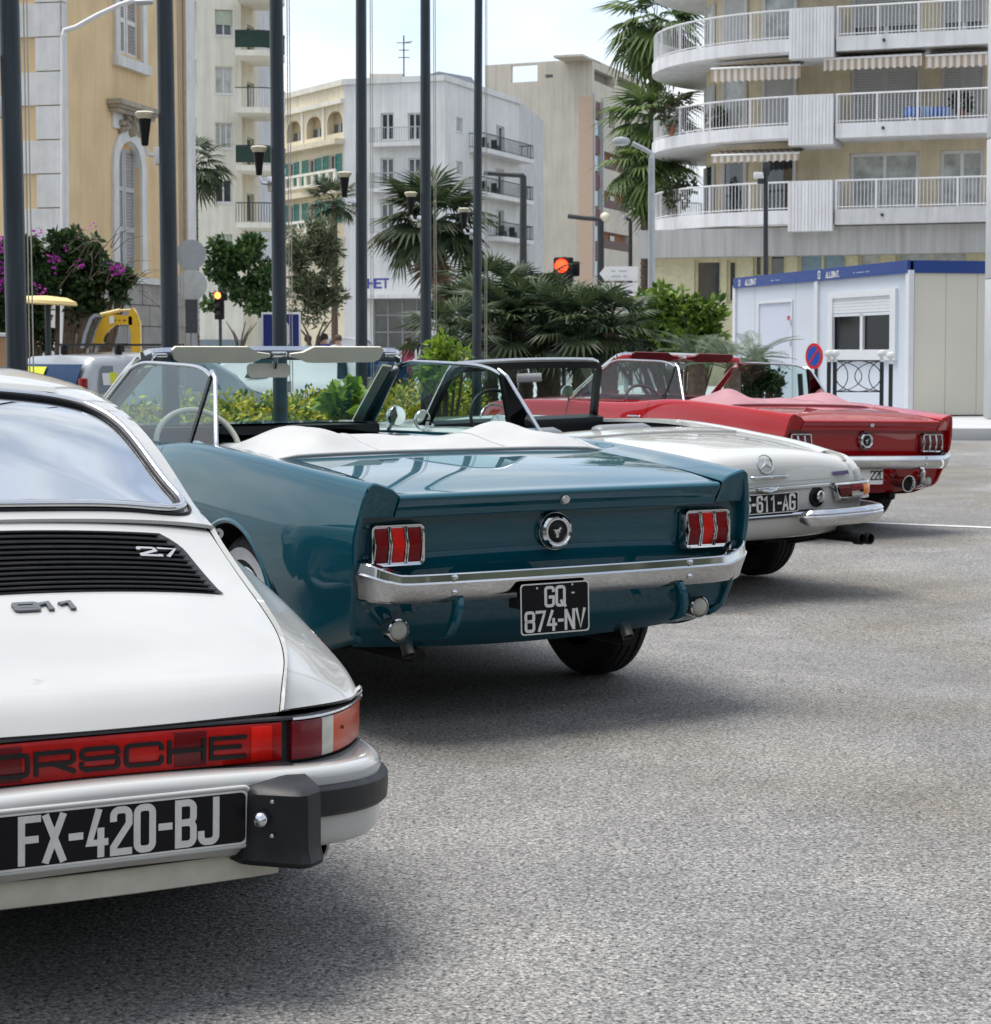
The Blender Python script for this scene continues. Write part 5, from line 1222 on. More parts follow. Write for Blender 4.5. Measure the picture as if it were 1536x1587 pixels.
    def rail(s, parent, pts, z0, z1, mat, gap=.12, r=.012, post=.03, name='balcony_rail', d=0):
        """railing along a list of world (x, y) points; bars joined"""
        mb = MB(); P = [Vector((*p, 0))-s.b for p in pts]
        mb.tube([p+Vector((0, 0, z1)) for p in P], .035, 6); mb.tube([p+Vector((0, 0, z0+.08)) for p in P], .02, 6)
        o = mb.build(name, mat, parent, 60); mb = MB()
        for a, b in zip(P[:-1], P[1:]):
            n = max(1, int((b-a).length/gap))
            for k in range(n):
                q = a+(b-a)*k/n; mb.box(q+Vector((0, 0, (z0+z1)/2)), (r*2, r*2, z1-z0))
        stuff(mb.build('rail_bars', mat, o, fix=False)); return o
def XY(u, Y): p = at(u, 545, Y=Y); return (p.x, p.y)

# ------------------------------------------------------------------ ochre church house on the left
def ochre_house():
    Cn = XY(101, 40.0); base = (Cn[0], Cn[1], 0)
    t = Vector((.222, 1, 0)).normalized(); E = (Cn[0]+t.x*7.15, Cn[1]+t.y*7.15); Lf = (Cn[0]-t.y*5, Cn[1]+t.x*5)
    b = thing('ochre_house', 'ochre stuccoed house with white quoins and tall grey louvred windows on the left', 'building', base)
    R_ = Fac(base, Cn, E); L_ = Fac(base, Cn, Lf); top = 11.5
    zb = R_.hit(235, 432)[1]
    h1 = list(R_.rect(182, -70, 217.5, 86)); h2 = list(R_.rect(181.5, 222, 217, 421)); h2[2] = max(h2[2], zb+.05)
    R_.wall('wall', STUCCO_Y, b, 0, R_.L, zb, top, [h1, h2])
    lw = L_.rect(-28, -80, 7, 48)
    L_.wall('wall', STUCCO_Y, b, 0, L_.L, 0, top, [lw])
    for F_, h in ((R_, h1), (L_, lw)):
        m = (h[0]+h[1])/2; g_ = .03
        F_.louvre(b, h[0]+.02, m-g_, h[2]+.03, h[3], SHUTG, fm=FRAMEW if F_ is R_ else SHUTG); F_.louvre(b, m+g_, h[1]-.02, h[2]+.03, h[3], SHUTG, fm=FRAMEW if F_ is R_ else SHUTG)
        mb = MB(); w_ = .22 if F_ is R_ else .12
        F_.box(mb, h[0]-w_, h[0]-.003, h[2]-.1, h[3], .0, .07); F_.box(mb, h[1]+.003, h[1]+w_, h[2]-.1, h[3], .0, .07); F_.box(mb, h[0]-w_-.08, h[1]+w_+.08, h[2]-.32, h[2]-.103, 0, .14); mb.build('window_surround', STUCCO_W, b, fix=False)
    # arched window: wood frame with glazing bars, carved head
    a0, a1, z0, z1 = h2; m = (a0+a1)/2; rad = (a1-a0)/2; sp = z1-rad*.9
    mb = MB()
    for s_ in (-1, 1):
        for k in range(8):
            A, B = k*PI/16, (k+1)*PI/16
            pa, pb = (m+s_*rad*math.cos(A), sp+rad*.9*math.sin(A)), (m+s_*rad*math.cos(B), sp+rad*.9*math.sin(B))
            mb.quad(R_.pt(*pa, -.02), R_.pt(*pb, -.02), R_.pt(pb[0], z1+.001, -.02), R_.pt(m+s_*(rad+.001), z1+.001, -.02) if k == 0 else R_.pt(pa[0], z1+.001, -.02))
    mb.build('arch_spandrel', STUCCO_W, b, fix=False)
    for s_ in (0, 1):
        x0, x1 = (a0+.03, m-.02) if s_ == 0 else (m+.02, a1-.03)
        R_.louvre(b, x0, x1, z0+.05, z1-.12, SHUTG, d=-.12, fm=SHUTR)
    mb = MB()
    R_.box(mb, a0-.28, a0-.003, z0, sp, 0, .06); R_.box(mb, a1+.003, a1+.28, z0, sp, 0, .06)
    for k in range(16):
        A, B = k*PI/16, (k+1)*PI/16; ri, ro = rad+.01, rad+.28
        q = lambda a, r_, d: R_.pt(m+r_*math.cos(a), sp+r_*.95*math.sin(a), d)
        mb.quad(q(A, ri, .06), q(B, ri, .06), q(B, ro, .06), q(A, ro, .06)); mb.quad(q(A, ro, .06), q(B, ro, .06), q(B, ro, 0), q(A, ro, 0)); mb.quad(q(A, ri, .06), q(B, ri, .06), q(B, ri, -.1), q(A, ri, -.1))
    mb.build('arch_surround', STUCCO_W, b, fix=False)
    mb = MB(); zc_ = R_.hit(200, 172)[1]
    R_.box(mb, a0-.25, a1+.25, z1+.25, zc_-.12, 0, .05); mb.build('window_head_panel', STUCCO_W, b, fix=False)
    mb = MB()
    for k, (o_, hh) in enumerate(((.42, .10), (.34, .08), (.26, .08))): R_.box(mb, a0-.25-o_*.6, a1+.25+o_*.6, zc_+.12-k*.085-hh, zc_+.12-k*.085, 0, o_*.8)
    mb.build('window_cornice', simple('weathered_stone', (.36, .32, .25), .85, var=.2, scale=4), b, fix=False)
    mb = MB(); r3 = random.Random(4)
    for k in range(16):
        a = PI*(k+.5)/16; rr = .36+.12*math.sin(k*2.1); c_ = R_.pt(m+rr*1.25*math.cos(a), z1+.20+rr*math.sin(a)*.8, .07)
        mb.lathe([(.02, -.05), (.10, -.02), (.08, .05), (.001, .08)], M4(c_, rx=r3.uniform(-.8, .8), ry=r3.uniform(-.8, .8)), 8)
    mb.lathe([(.02, -.1), (.2, -.02), (.17, .08), (.001, .14)], M4(R_.pt(m, z1+.32, .06), rx=PI/2), 12); mb.build('carved_relief', simple('carved_stone', (.34, .29, .22), .85, var=.2, scale=6), b, 50)
    # quoins on the left face, and the right-hand edge strip
    for k in range(17):
        zq = .1+k*.68; wd = 1.05 if k % 2 else .55
        mb = MB(); L_.box(mb, -.03, wd, zq+.012, zq+.668, .0, .055); mb.build('quoin', STUCCO_W, b, fix=False)
        mb = MB(); R_.box(mb, -.055, .16, zq+.012, zq+.668, .0, .05); mb.build('quoin', STUCCO_W, b, fix=False)
    mb = MB(); R_.box(mb, R_.L-.55, R_.L+.02, zb, top, 0, .06); mb.build('edge_strip', STUCCO_W, b, fix=False)
    mb = MB(); mb.tube([R_.pt(R_.L-.75, zb, .09), R_.pt(R_.L-.75, top, .09)], .05, 8); mb.build('downpipe', simple('copper_pipe', (.42, .33, .24), .5, .3), b, 60)
    # stone plinth of big blocks
    ST = simple('plinth_stone', (.33, .31, .28), .85, var=.18, scale=2.5, bump=.12)
    mb = MB(); R_.box(mb, 0, R_.L+.1, zb-.14, zb, 0, .14); mb.build('plinth_cap', STUCCO_W, b, fix=False)
    n = 6; hh = (zb-.14)/n
    mb = MB(); R_.box(mb, 0, R_.L+.05, 0, zb-.14, -.2, .02); mb.build('plinth_core', simple('mortar', (.42, .40, .36), .9), b, fix=False)
    for r_ in range(n):
        a = -.4 if r_ % 2 else 0.0
        while a < R_.L:
            w_ = .85; x0, x1 = max(0, a), min(R_.L+.05, a+w_)
            if x1-x0 > .1:
                mb = MB(); R_.box(mb, x0+.012, x1-.012, r_*hh+.012, (r_+1)*hh-.012, 0, .07+r3.uniform(-.008, .008)); mb.build('stone_block', ST, b, fix=False)
            a += w_
    # body behind
    mb = MB(); ln = Vector((-t.y*5, t.x*5, 0)); c0 = Vector((*Cn, 0)); e0 = Vector((*E, 0)); mb.quad(e0-Vector(base), e0+ln-Vector(base), e0+ln+Vector((0, 0, top))-Vector(base), e0+Vector((0, 0, top))-Vector(base))
    mb.quad(*[p-Vector(base)+Vector((0, 0, top)) for p in (c0, e0, e0+ln, c0+ln)]); mb.build('wall', STUCCO_Y, b, fix=False)
    return b
ochre_house()
# ------------------------------------------------------------------ cream apartment block with round balconies
def cream_block():
    Y = 100.0; P0 = XY(283, Y-1); P1 = XY(377, Y); base = (*P0, 0)
    b = thing('apartment_block', 'cream apartment block with a stack of rounded balconies, behind the left flagpoles', 'building', base)
    F_ = Fac(base, P0, P1); top = 20.5
    hs = [F_.rect(333.5, v0, 360.5, v1) for v0, v1 in ((15, 55), (103, 145), (190, 230), (277, 314), (363, 402))]
    hb = [F_.rect(292, v0, 304.5, v1) for v0, v1 in ((3, 43), (92, 130), (182, 218), (270, 306))]
    F_.wall('wall', CREAMW, b, -.6, F_.L, 0, top, hs+hb)
    for i, h in enumerate(hs):
        o = F_.window(b, h, pm=(CURTAIN_REFLECT if i in (1, 2) else WINDOWG), w=.07, mull=1 if i != 2 else 2)
        if i in (0, 4):
            mb = MB(); F_.box(mb, h[0]+.05, h[1]-.05, h[2]+(h[3]-h[2])*(.42 if i == 0 else .1), h[3]-.02, -.15, -.10); mb.build('roller_blind', simple('pale_blind', (.45, .50, .40), .7), o, fix=False)
    for h in hb: F_.window(b, h, pm=CURTAIN_REFLECT, w=.06, mull=0)
    # recessed loggia column with rounded balconies
    P2 = XY(402, Y+2.6); G_ = Fac(base, P1, P2)
    G_.wall('wall', YELW, b, 0, G_.L, 0, top, [G_.rect(383, v0, 394, v1) for v0, v1 in ((40, 84), (128, 170), (214, 257), (300, 344), (390, 430))])
    for v0, v1 in ((40, 84), (128, 170), (214, 257), (300, 344), (390, 430)): G_.window(b, G_.rect(383, v0, 394, v1), mull=0, sill=False)
    for k, v in enumerate((-2, 86, 173, 261, 348)):
        zt = at(400, v, Y=Y)[2]; cx, cy = XY(409, Y+1.2); rad = 1.12; poly = []
        x0, x1 = XY(375, Y)[0]-base[0], XY(409, Y)[0]-base[0]
        pts = [(x0, -.9)]+[(x1+rad*math.cos(a), 1.0-.0+1.9*math.sin(a)) for a in np.linspace(-PI/2, PI/2, 14)]+[(x0, 2.9)]
        mb = MB(); mb.prism(pts, lambda x, y: (x, y, zt-.27), lambda x, y: (x, y, zt)); o = mb.build('balcony_slab' if k else 'roof_slab', CREAMW, b, 40)
        if k:
            rp = [(base[0]+x, base[1]+y) for x, y in pts[:-4]]
            mb = MB(); mb.tube([Vector((x-base[0], y-base[1], zt+.95)) for x, y in rp], .03, 6); mb.build('balcony_rail', IRON, o, 60)
            mb = MB(); mat = (IRON, simple('green_canvas', (.014, .04, .028), .8), None, simple('green_canvas', (.014, .04, .028), .8), IRON)[k]
            if mat and k in (1, 3): mb.grid([[Vector((x-base[0], y-base[1], z)) for z in (zt+.12, zt+.92)] for x, y in rp]); mb.build('balcony_screen', mat, o, fix=False)
            else:
                for (xa, ya), (xb, yb) in zip(rp[:-1], rp[1:]):
                    n = max(1, int(math.dist((xa, ya), (xb, yb))/.13))
                    for q in range(n): mb.box((xa+(xb-xa)*q/n-base[0], ya+(yb-ya)*q/n-base[1], zt+.48), (.03, .03, .95))
                stuff(mb.build('rail_bars', IRON if k != 2 else RAILW, o, fix=False))
    mb = MB(); v = [Vector((*P0, 0)), Vector((*P1, 0)), Vector((*P2, 0)), Vector((P2[0], P2[1]+8, 0)), Vector((P0[0], P0[1]+10, 0))]
    mb.add([p-Vector(base)+Vector((0, 0, top)) for p in v], [(0, 1, 2, 3, 4)]); mb.quad(*[p-Vector(base) for p in (v[2], v[3], v[3]+Vector((0, 0, top)), v[2]+Vector((0, 0, top)))]); mb.build('roof', CONC, b, fix=False)
    mb = MB(); F_.box(mb, -.6, F_.L, 0, 1.9, .0, .05); mb.build('plinth', simple('blue_grey_plinth', (.20, .25, .28), .7), b, fix=False)
cream_block()
# ------------------------------------------------------------------ pale corner block with arcaded wing
def corner_block():
    A, B, C_, D = XY(436, 138), XY(534, 130), XY(690, 128), XY(804, 140); base = (*B, 0)
    b = thing('corner_block', 'pale rounded corner block with arched loggias and teal shutters on its left wing', 'building', base)
    L_, F_, R_ = Fac(base, A, B), Fac(base, B, C_), Fac(base, C_, D); top = 18.85
    # left wing
    tp = [L_.rect(*q) for q in ((444.5, 187, 466, 220), (475, 180, 498, 214), (507, 172, 531, 207))]
    sh = [L_.rect(*q) for q in ((447, 253, 456, 288), (478, 247, 489, 286), (510, 240, 521, 280), (447, 318, 456, 352), (478, 314, 489, 350), (510, 310, 521, 346))]
    L_.wall('wall', YELW, b, 0, L_.L, 0, top, tp+sh, depth=.5)
    for h in tp:
        a0, a1, z0, z1 = h; m = (a0+a1)/2; r_ = (a1-a0)/2
        mb = MB()
        for s_ in (-1, 1):
            for k in range(6):
                p, q = k*PI/12, (k+1)*PI/12
                mb.quad(L_.pt(m+s_*r_*math.cos(p), z1-r_*.7+r_*.7*math.sin(p), .005), L_.pt(m+s_*r_*math.cos(q), z1-r_*.7+r_*.7*math.sin(q), .005), L_.pt(m+s_*r_*math.cos(q), z1, .005), L_.pt(m+s_*r_*math.cos(p), z1, .005))
        o = mb.build('arch', YELW, b, fix=False)
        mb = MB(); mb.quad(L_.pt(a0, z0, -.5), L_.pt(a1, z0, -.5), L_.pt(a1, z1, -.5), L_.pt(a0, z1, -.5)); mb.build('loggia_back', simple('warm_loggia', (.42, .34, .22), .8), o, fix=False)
        mb = MB(); L_.box(mb, a0+(a1-a0)*.6, a1-.05, z0, z0+(z1-z0)*.8, -.49, -.44); mb.build('shutter', TEALSH, o, fix=False)
        mb = MB(); L_.box(mb, a0+(a1-a0)*.1, a0+(a1-a0)*.55, z0, z0+(z1-z0)*.45, -.49, -.42); mb.build('window', WINDOWG, o, fix=False)
    for h in sh:
        a0, a1, z0, z1 = h; w_ = (a1-a0)
        o = L_.window(b, h, pm=WINDOWG, depth=.2, mull=1, sill=False)
        for s0, s1 in ((a0-w_*.85, a0-.04), (a1+.04, a1+w_*.85)):
            L_.louvre(o, s0, s1, z0, z1, TEALSH, d=.03)
    for v0, v1 in ((221, 232), (300, 306), (372, 380)):
        z = L_.hit(487, v1)[1]; mb = MB(); L_.box(mb, -.2, L_.L+.1, z, z+.35, 0, .7); mb.build('balcony_slab', YELW, b, fix=False)
    for v1 in (300, 372):                                   # pierced balustrades
        z = L_.hit(487, v1)[1]+.35; n = 10
        mb = MB(); L_.box(mb, -.1, L_.L, z+.78, z+.95, .55, .72); L_.box(mb, -.1, L_.L, z, z+.16, .55, .72); mb.build('balustrade', CREAMW, b, fix=False)
        for k in range(n): mb = MB(); x = L_.L*k/(n-1); L_.box(mb, x-.22, x+.12, z+.162, z+.778, .56, .70); mb.build('baluster', CREAMW, b, fix=False)
    for q in (469.5, 502.5):
        a = L_.hit(q, 200)[0]; mb = MB(); L_.box(mb, a-.12, a+.12, L_.hit(487, 222)[1], L_.hit(487, 168)[1], 0, .1); mb.build('pilaster', CREAMW, b, fix=False)
    mb = MB(); L_.box(mb, -.3, L_.L+.05, L_.hit(487, 170)[1], L_.hit(487, 163)[1], 0, .25); mb.build('cornice', CREAMW, b, fix=False)
    # front
    wf = [F_.rect(*q) for q in ((590, 175, 610, 217), (632, 175, 652, 217), (590, 245, 610, 287), (632, 245, 652, 287), (590, 315, 610, 356), (632, 315, 652, 356))]
    ws = [F_.rect(*q) for q in ((708, 182, 717, 204), (708, 250, 717, 271))]
    shop = F_.rect(578, 462, 668, 541)
    wsR = []
    F_.wall('wall', PALEW, b, 0, F_.L, 0, top, wf+[shop])
    for h in wf: F_.window(b, h, pm=WINDOWG, w=.09, mull=1, sill=False)
    for v in (222, 292, 362):
        z = F_.hit(615, v+6)[1]; a0, a1 = F_.hit(578, v)[0], F_.hit(656, v)[0]
        mb = MB(); F_.box(mb, a0, a1, z, z+.25, 0, .75); o = mb.build('balcony_slab', PALEW, b, fix=False)
        P = [F_.pt(a, 0, d)+F_.b for a, d in ((a0+.05, 0), (a0+.05, .7), (a1-.05, .7), (a1-.05, 0))]; F_.rail(o, [(p.x, p.y) for p in P], z+.25, z+1.2, simple('grey_rail', (.35, .37, .38), .5), gap=.16, r=.014)
    # shop at the foot
    F_.window(b, shop, fm=simple('grey_shop_frame', (.25, .26, .26), .5), pm=WINDOWG, mull=3, trans=2, w=.12, sill=False, name='shop_window')
    z0, z1 = F_.hit(610, 457)[1], F_.hit(610, 431)[1]; a0, a1 = F_.hit(566, 445)[0], F_.hit(668, 445)[0]
    mb = MB(); F_.box(mb, a0, a1, z0, z1, .0, .25); fs = mb.build('shop_fascia', FRAMEW, b, fix=False)
    mb = MB(); text(mb, 'CHET', lambda x, z, d: F_.pt(F_.hit(583, 445)[0]+x, F_.hit(583, 446)[1]+z, .252+d), .55, .12, .7, .2, 0, .02); mb.build('shop_lettering', simple('blue_letters', (.05, .07, .30), .5), fs)
    mb = MB(); F_.box(mb, a0, a1, z0-.25, z0-.002, 0, 1.0); mb.build('shop_canopy', PALEW, b, fix=False)
    # right wing with stacked balconies
    drs = [R_.rect(*q) for q in ((769, 195, 782, 238), (768, 262, 781, 303), (768, 325, 781, 366))]
    R_.wall('wall', PALEW, b, 0, R_.L, 0, top, drs+[R_.rect(707, 182, 717, 204), R_.rect(707, 250, 717, 271)])
    for h in drs: R_.window(b, h, pm=WINDOWG, w=.1, mull=0, sill=False, name='balcony_door')
    for q in ((707, 182, 717, 204), (707, 250, 717, 271)): R_.window(b, R_.rect(*q), pm=CURTAIN_REFLECT, w=.08, mull=0)
    for v, u0 in ((240, 727), (306, 727), (369, 756)):
        z = R_.hit(768, v+6)[1]; a0, a1 = R_.hit(u0, v)[0], R_.L+.1
        mb = MB(); R_.box(mb, a0, a1, z, z+.3, 0, 1.1); o = mb.build('balcony_slab', PALEW, b, fix=False)
        P = [R_.pt(a, 0, d)+R_.b for a, d in ((a0+.05, 0), (a0+.05, 1.05), (a1-.05, 1.05), (a1-.05, 0))]; R_.rail(o, [(p.x, p.y) for p in P], z+.3, z+1.25, IRON, gap=.2, r=.014)
        mb = MB()
        for k in (0, 1): x = a0+1.2+k*1.9; R_.box(mb, x, x+.5, z+.32, z+.75, .3, .7); R_.box(mb, x, x+.08, z+.75, z+1.1, .3, .7)
        mb.build('balcony_chair', IRON, o, fix=False)
    # roof and roof huts
    mb = MB(); ring_ = [A, B, C_, D, (D[0]+2, D[1]+12), (A[0], A[1]+10)]
    mb.add([Vector((*p, top))-Vector(base) for p in ring_], [tuple(range(6))])
    for p, q in ((ring_[3], ring_[4]),): mb.quad(*[Vector((*r_, z))-Vector(base) for r_, z in ((p, 0), (q, 0), (q, top), (p, top))])
    mb.build('roof', CONC, b, fix=False)
    for F, nm in ((L_, 0), (F_, 1), (R_, 2)): mb = MB(); F.box(mb, -.02, F.L+.02, top-.25, top+.12, 0, .14); mb.build('roof_edge', PALEW if nm else CREAMW, b, fix=False)
    p0, p1 = at(575, 128, Y=139), at(628, 119, Y=139)
    mb = MB(); c = Vector(((p0.x+p1.x)/2, 139, (top+p1.z)/2))-Vector(base); mb.box(c, (p1.x-p0.x, 3, p1.z-top)); mb.build('roof_hut', TANW, b)
    p0, p1 = at(632, 128, Y=141), at(757, 116, Y=141)
    mb = MB(); zz = p1.z; mb.prism([(p0.x, top), (p0.x+.5, zz-.4), (p0.x+2.2, zz+.1), (p1.x-1.2, zz-.3), (p1.x, top)], lambda x, z: Vector((x, 140, z))-Vector(base), lambda x, z: Vector((x, 145, z))-Vector(base)); mb.build('slate_roof', simple('blue_slate', (.22, .25, .29), .6, var=.12), b)
    an = thing('roof_aerial', 'thin television aerial on the roof of the pale corner block', 'aerial', tuple(at(626, 121, Y=137.5)))
    mb = MB(); mb.tube([(0, 0, 0), (0, 0, 2.9)], .05, 6); mb.build('mast', IRON, an)
    mb = MB()
    for z, l in ((2.4, .5), (1.9, .35), (1.4, .4)): mb.tube([(-l, 0, z), (l, 0, z)], .03, 5)
    mb.tube([(0, -.05, 2.4), (.6, -.05, 2.5)], .03, 5); mb.build('crossbars', IRON, an)
corner_block()
# ------------------------------------------------------------------ tan block with blank gable
def tan_block():
    P0, P1, P2 = XY(752, 172), XY(917, 168), XY(1014, 186); base = (*P1, 0)
    b = thing('tan_block', 'tall tan block with a blank gable wall and a strip of corner windows', 'building', base)
    F_, R_ = Fac(base, P0, P1), Fac(base, P1, P2); top = F_.hit(835, 96)[1]
    hole = F_.rect(792, 101, 833, 127); slot = F_.rect(845, 115, 857, 121)
    F_.wall('wall', TANW, b, 0, F_.L, 0, top, [hole, slot], depth=.4)
    F_.window(b, slot, mull=0, sill=False, w=.05)
    mb = MB(); F_.box(mb, F_.hit(880, 200)[0]+.0, F_.L-.0, 0, F_.hit(903, 150)[1], .0, .12); mb.build('peach_strip', PEACH, b, fix=False) if False else None
    rw = []
    st = R_.rect(920, 157, 932, 430)
    arch = [R_.rect(944, 166, 953, 200), R_.rect(968, 172, 978, 203)]
    bal = [R_.rect(936, v, 975, v+26) for v in (240, 300, 362, 424)]
    ro = [R_.rect(*q) for q in ((893, 112, 914, 119), (921, 113, 951, 131), (957, 124, 988, 139))][1:]
    R_.wall('wall', TANW, b, 0, R_.L, 0, top, [st]+arch+bal+ro, depth=.6)
    n = 10; a0, a1, z0, z1 = st
    for k in range(n):
        zz0, zz1 = z0+(z1-z0)*k/n, z0+(z1-z0)*(k+1)/n; mb = MB()
        R_.box(mb, a0+.1, a1-.1, zz0+.12, zz1-.12, -.2, -.1); mb.build('corner_window' if k % 2 == 0 else 'dark_red_panel', simple('blue_grey_pane', (.20, .27, .32), .15, coat=.6) if k % 2 == 0 else simple('dark_red_panel', (.16, .06, .065), .6), b, fix=False)
    mb = MB(); R_.box(mb, a0-.35, a0-.01, z0, z1+.5, 0, .15); R_.box(mb, a1+.01, a1+.3, z0, z1+.3, 0, .15); mb.build('window_strip_frame', simple('grey_blue_frame', (.42, .45, .50), .6), b, fix=False)
    mb = MB(); F_.box(mb, F_.hit(898, 300)[0], F_.L+.1, 0, F_.hit(908, 150)[1], 0, .14); mb.build('peach_pilaster', PEACH, b, fix=False)
    for h in arch:
        R_.window(b, h, mull=0, w=.1, pm=WINDOWG, depth=.4)
        mb = MB(); m = (h[0]+h[1])/2; r_ = (h[1]-h[0])/2
        for s_ in (-1, 1):
            for k in range(5):
                p, q = k*PI/10, (k+1)*PI/10; mb.quad(R_.pt(m+s_*r_*math.cos(p), h[3]-r_+r_*math.sin(p), .005), R_.pt(m+s_*r_*math.cos(q), h[3]-r_+r_*math.sin(q), .005), R_.pt(m+s_*r_*math.cos(q), h[3], .005), R_.pt(m+s_*r_*math.cos(p), h[3], .005))
        mb.build('arch', TANW, b, fix=False)
    for i, h in enumerate(bal):
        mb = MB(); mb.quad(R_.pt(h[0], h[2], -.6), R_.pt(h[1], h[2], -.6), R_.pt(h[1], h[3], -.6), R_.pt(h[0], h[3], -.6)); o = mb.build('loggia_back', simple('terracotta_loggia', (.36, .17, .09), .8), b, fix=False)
        m = (h[0]+h[1])/2; mb = MB(); R_.box(mb, m-.4, m+.9, h[2], h[3]-.2, -.58, -.5); mb.build('loggia_window', WINDOWG, o, fix=False)
        mb = MB(); R_.box(mb, h[0], h[1], h[2], h[2]+.75, -.08, -.02); mb.build('loggia_parapet', simple('brown_panel', (.10, .04, .035), .6), o, fix=False)
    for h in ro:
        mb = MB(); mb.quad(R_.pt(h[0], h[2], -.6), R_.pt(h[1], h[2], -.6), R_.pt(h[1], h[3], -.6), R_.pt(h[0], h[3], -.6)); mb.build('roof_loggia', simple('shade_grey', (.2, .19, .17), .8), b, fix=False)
    st2 = R_.rect(1003, 380, 1012, 450)
    mb = MB(); R_.box(mb, R_.L-1.6, R_.L+.2, 0, R_.hit(1008, 362)[1], 0, .2); mb.build('peach_pilaster', PEACH, b, fix=False)
    mb = MB(); z2 = R_.hit(905, 88)[1]; R_.box(mb, -2.8, R_.L*.12, top, z2, -2.5, 0); mb.build('roof_parapet', TANW, b, fix=False)
    mb = MB(); v = [Vector((*P1, 0)), Vector((*P2, 0)), Vector((P2[0]-2, P2[1]+6, 0)), Vector((P0[0], P0[1]+3, 0))]
    hb = Vector((0, 3.0, 0))
    mb.quad(*[p-Vector(base)+Vector((0, 0, top-4)) for p in (v[0], v[1], v[2], v[3])]); mb.build('roof', CONC, b, fix=False)
tan_block()
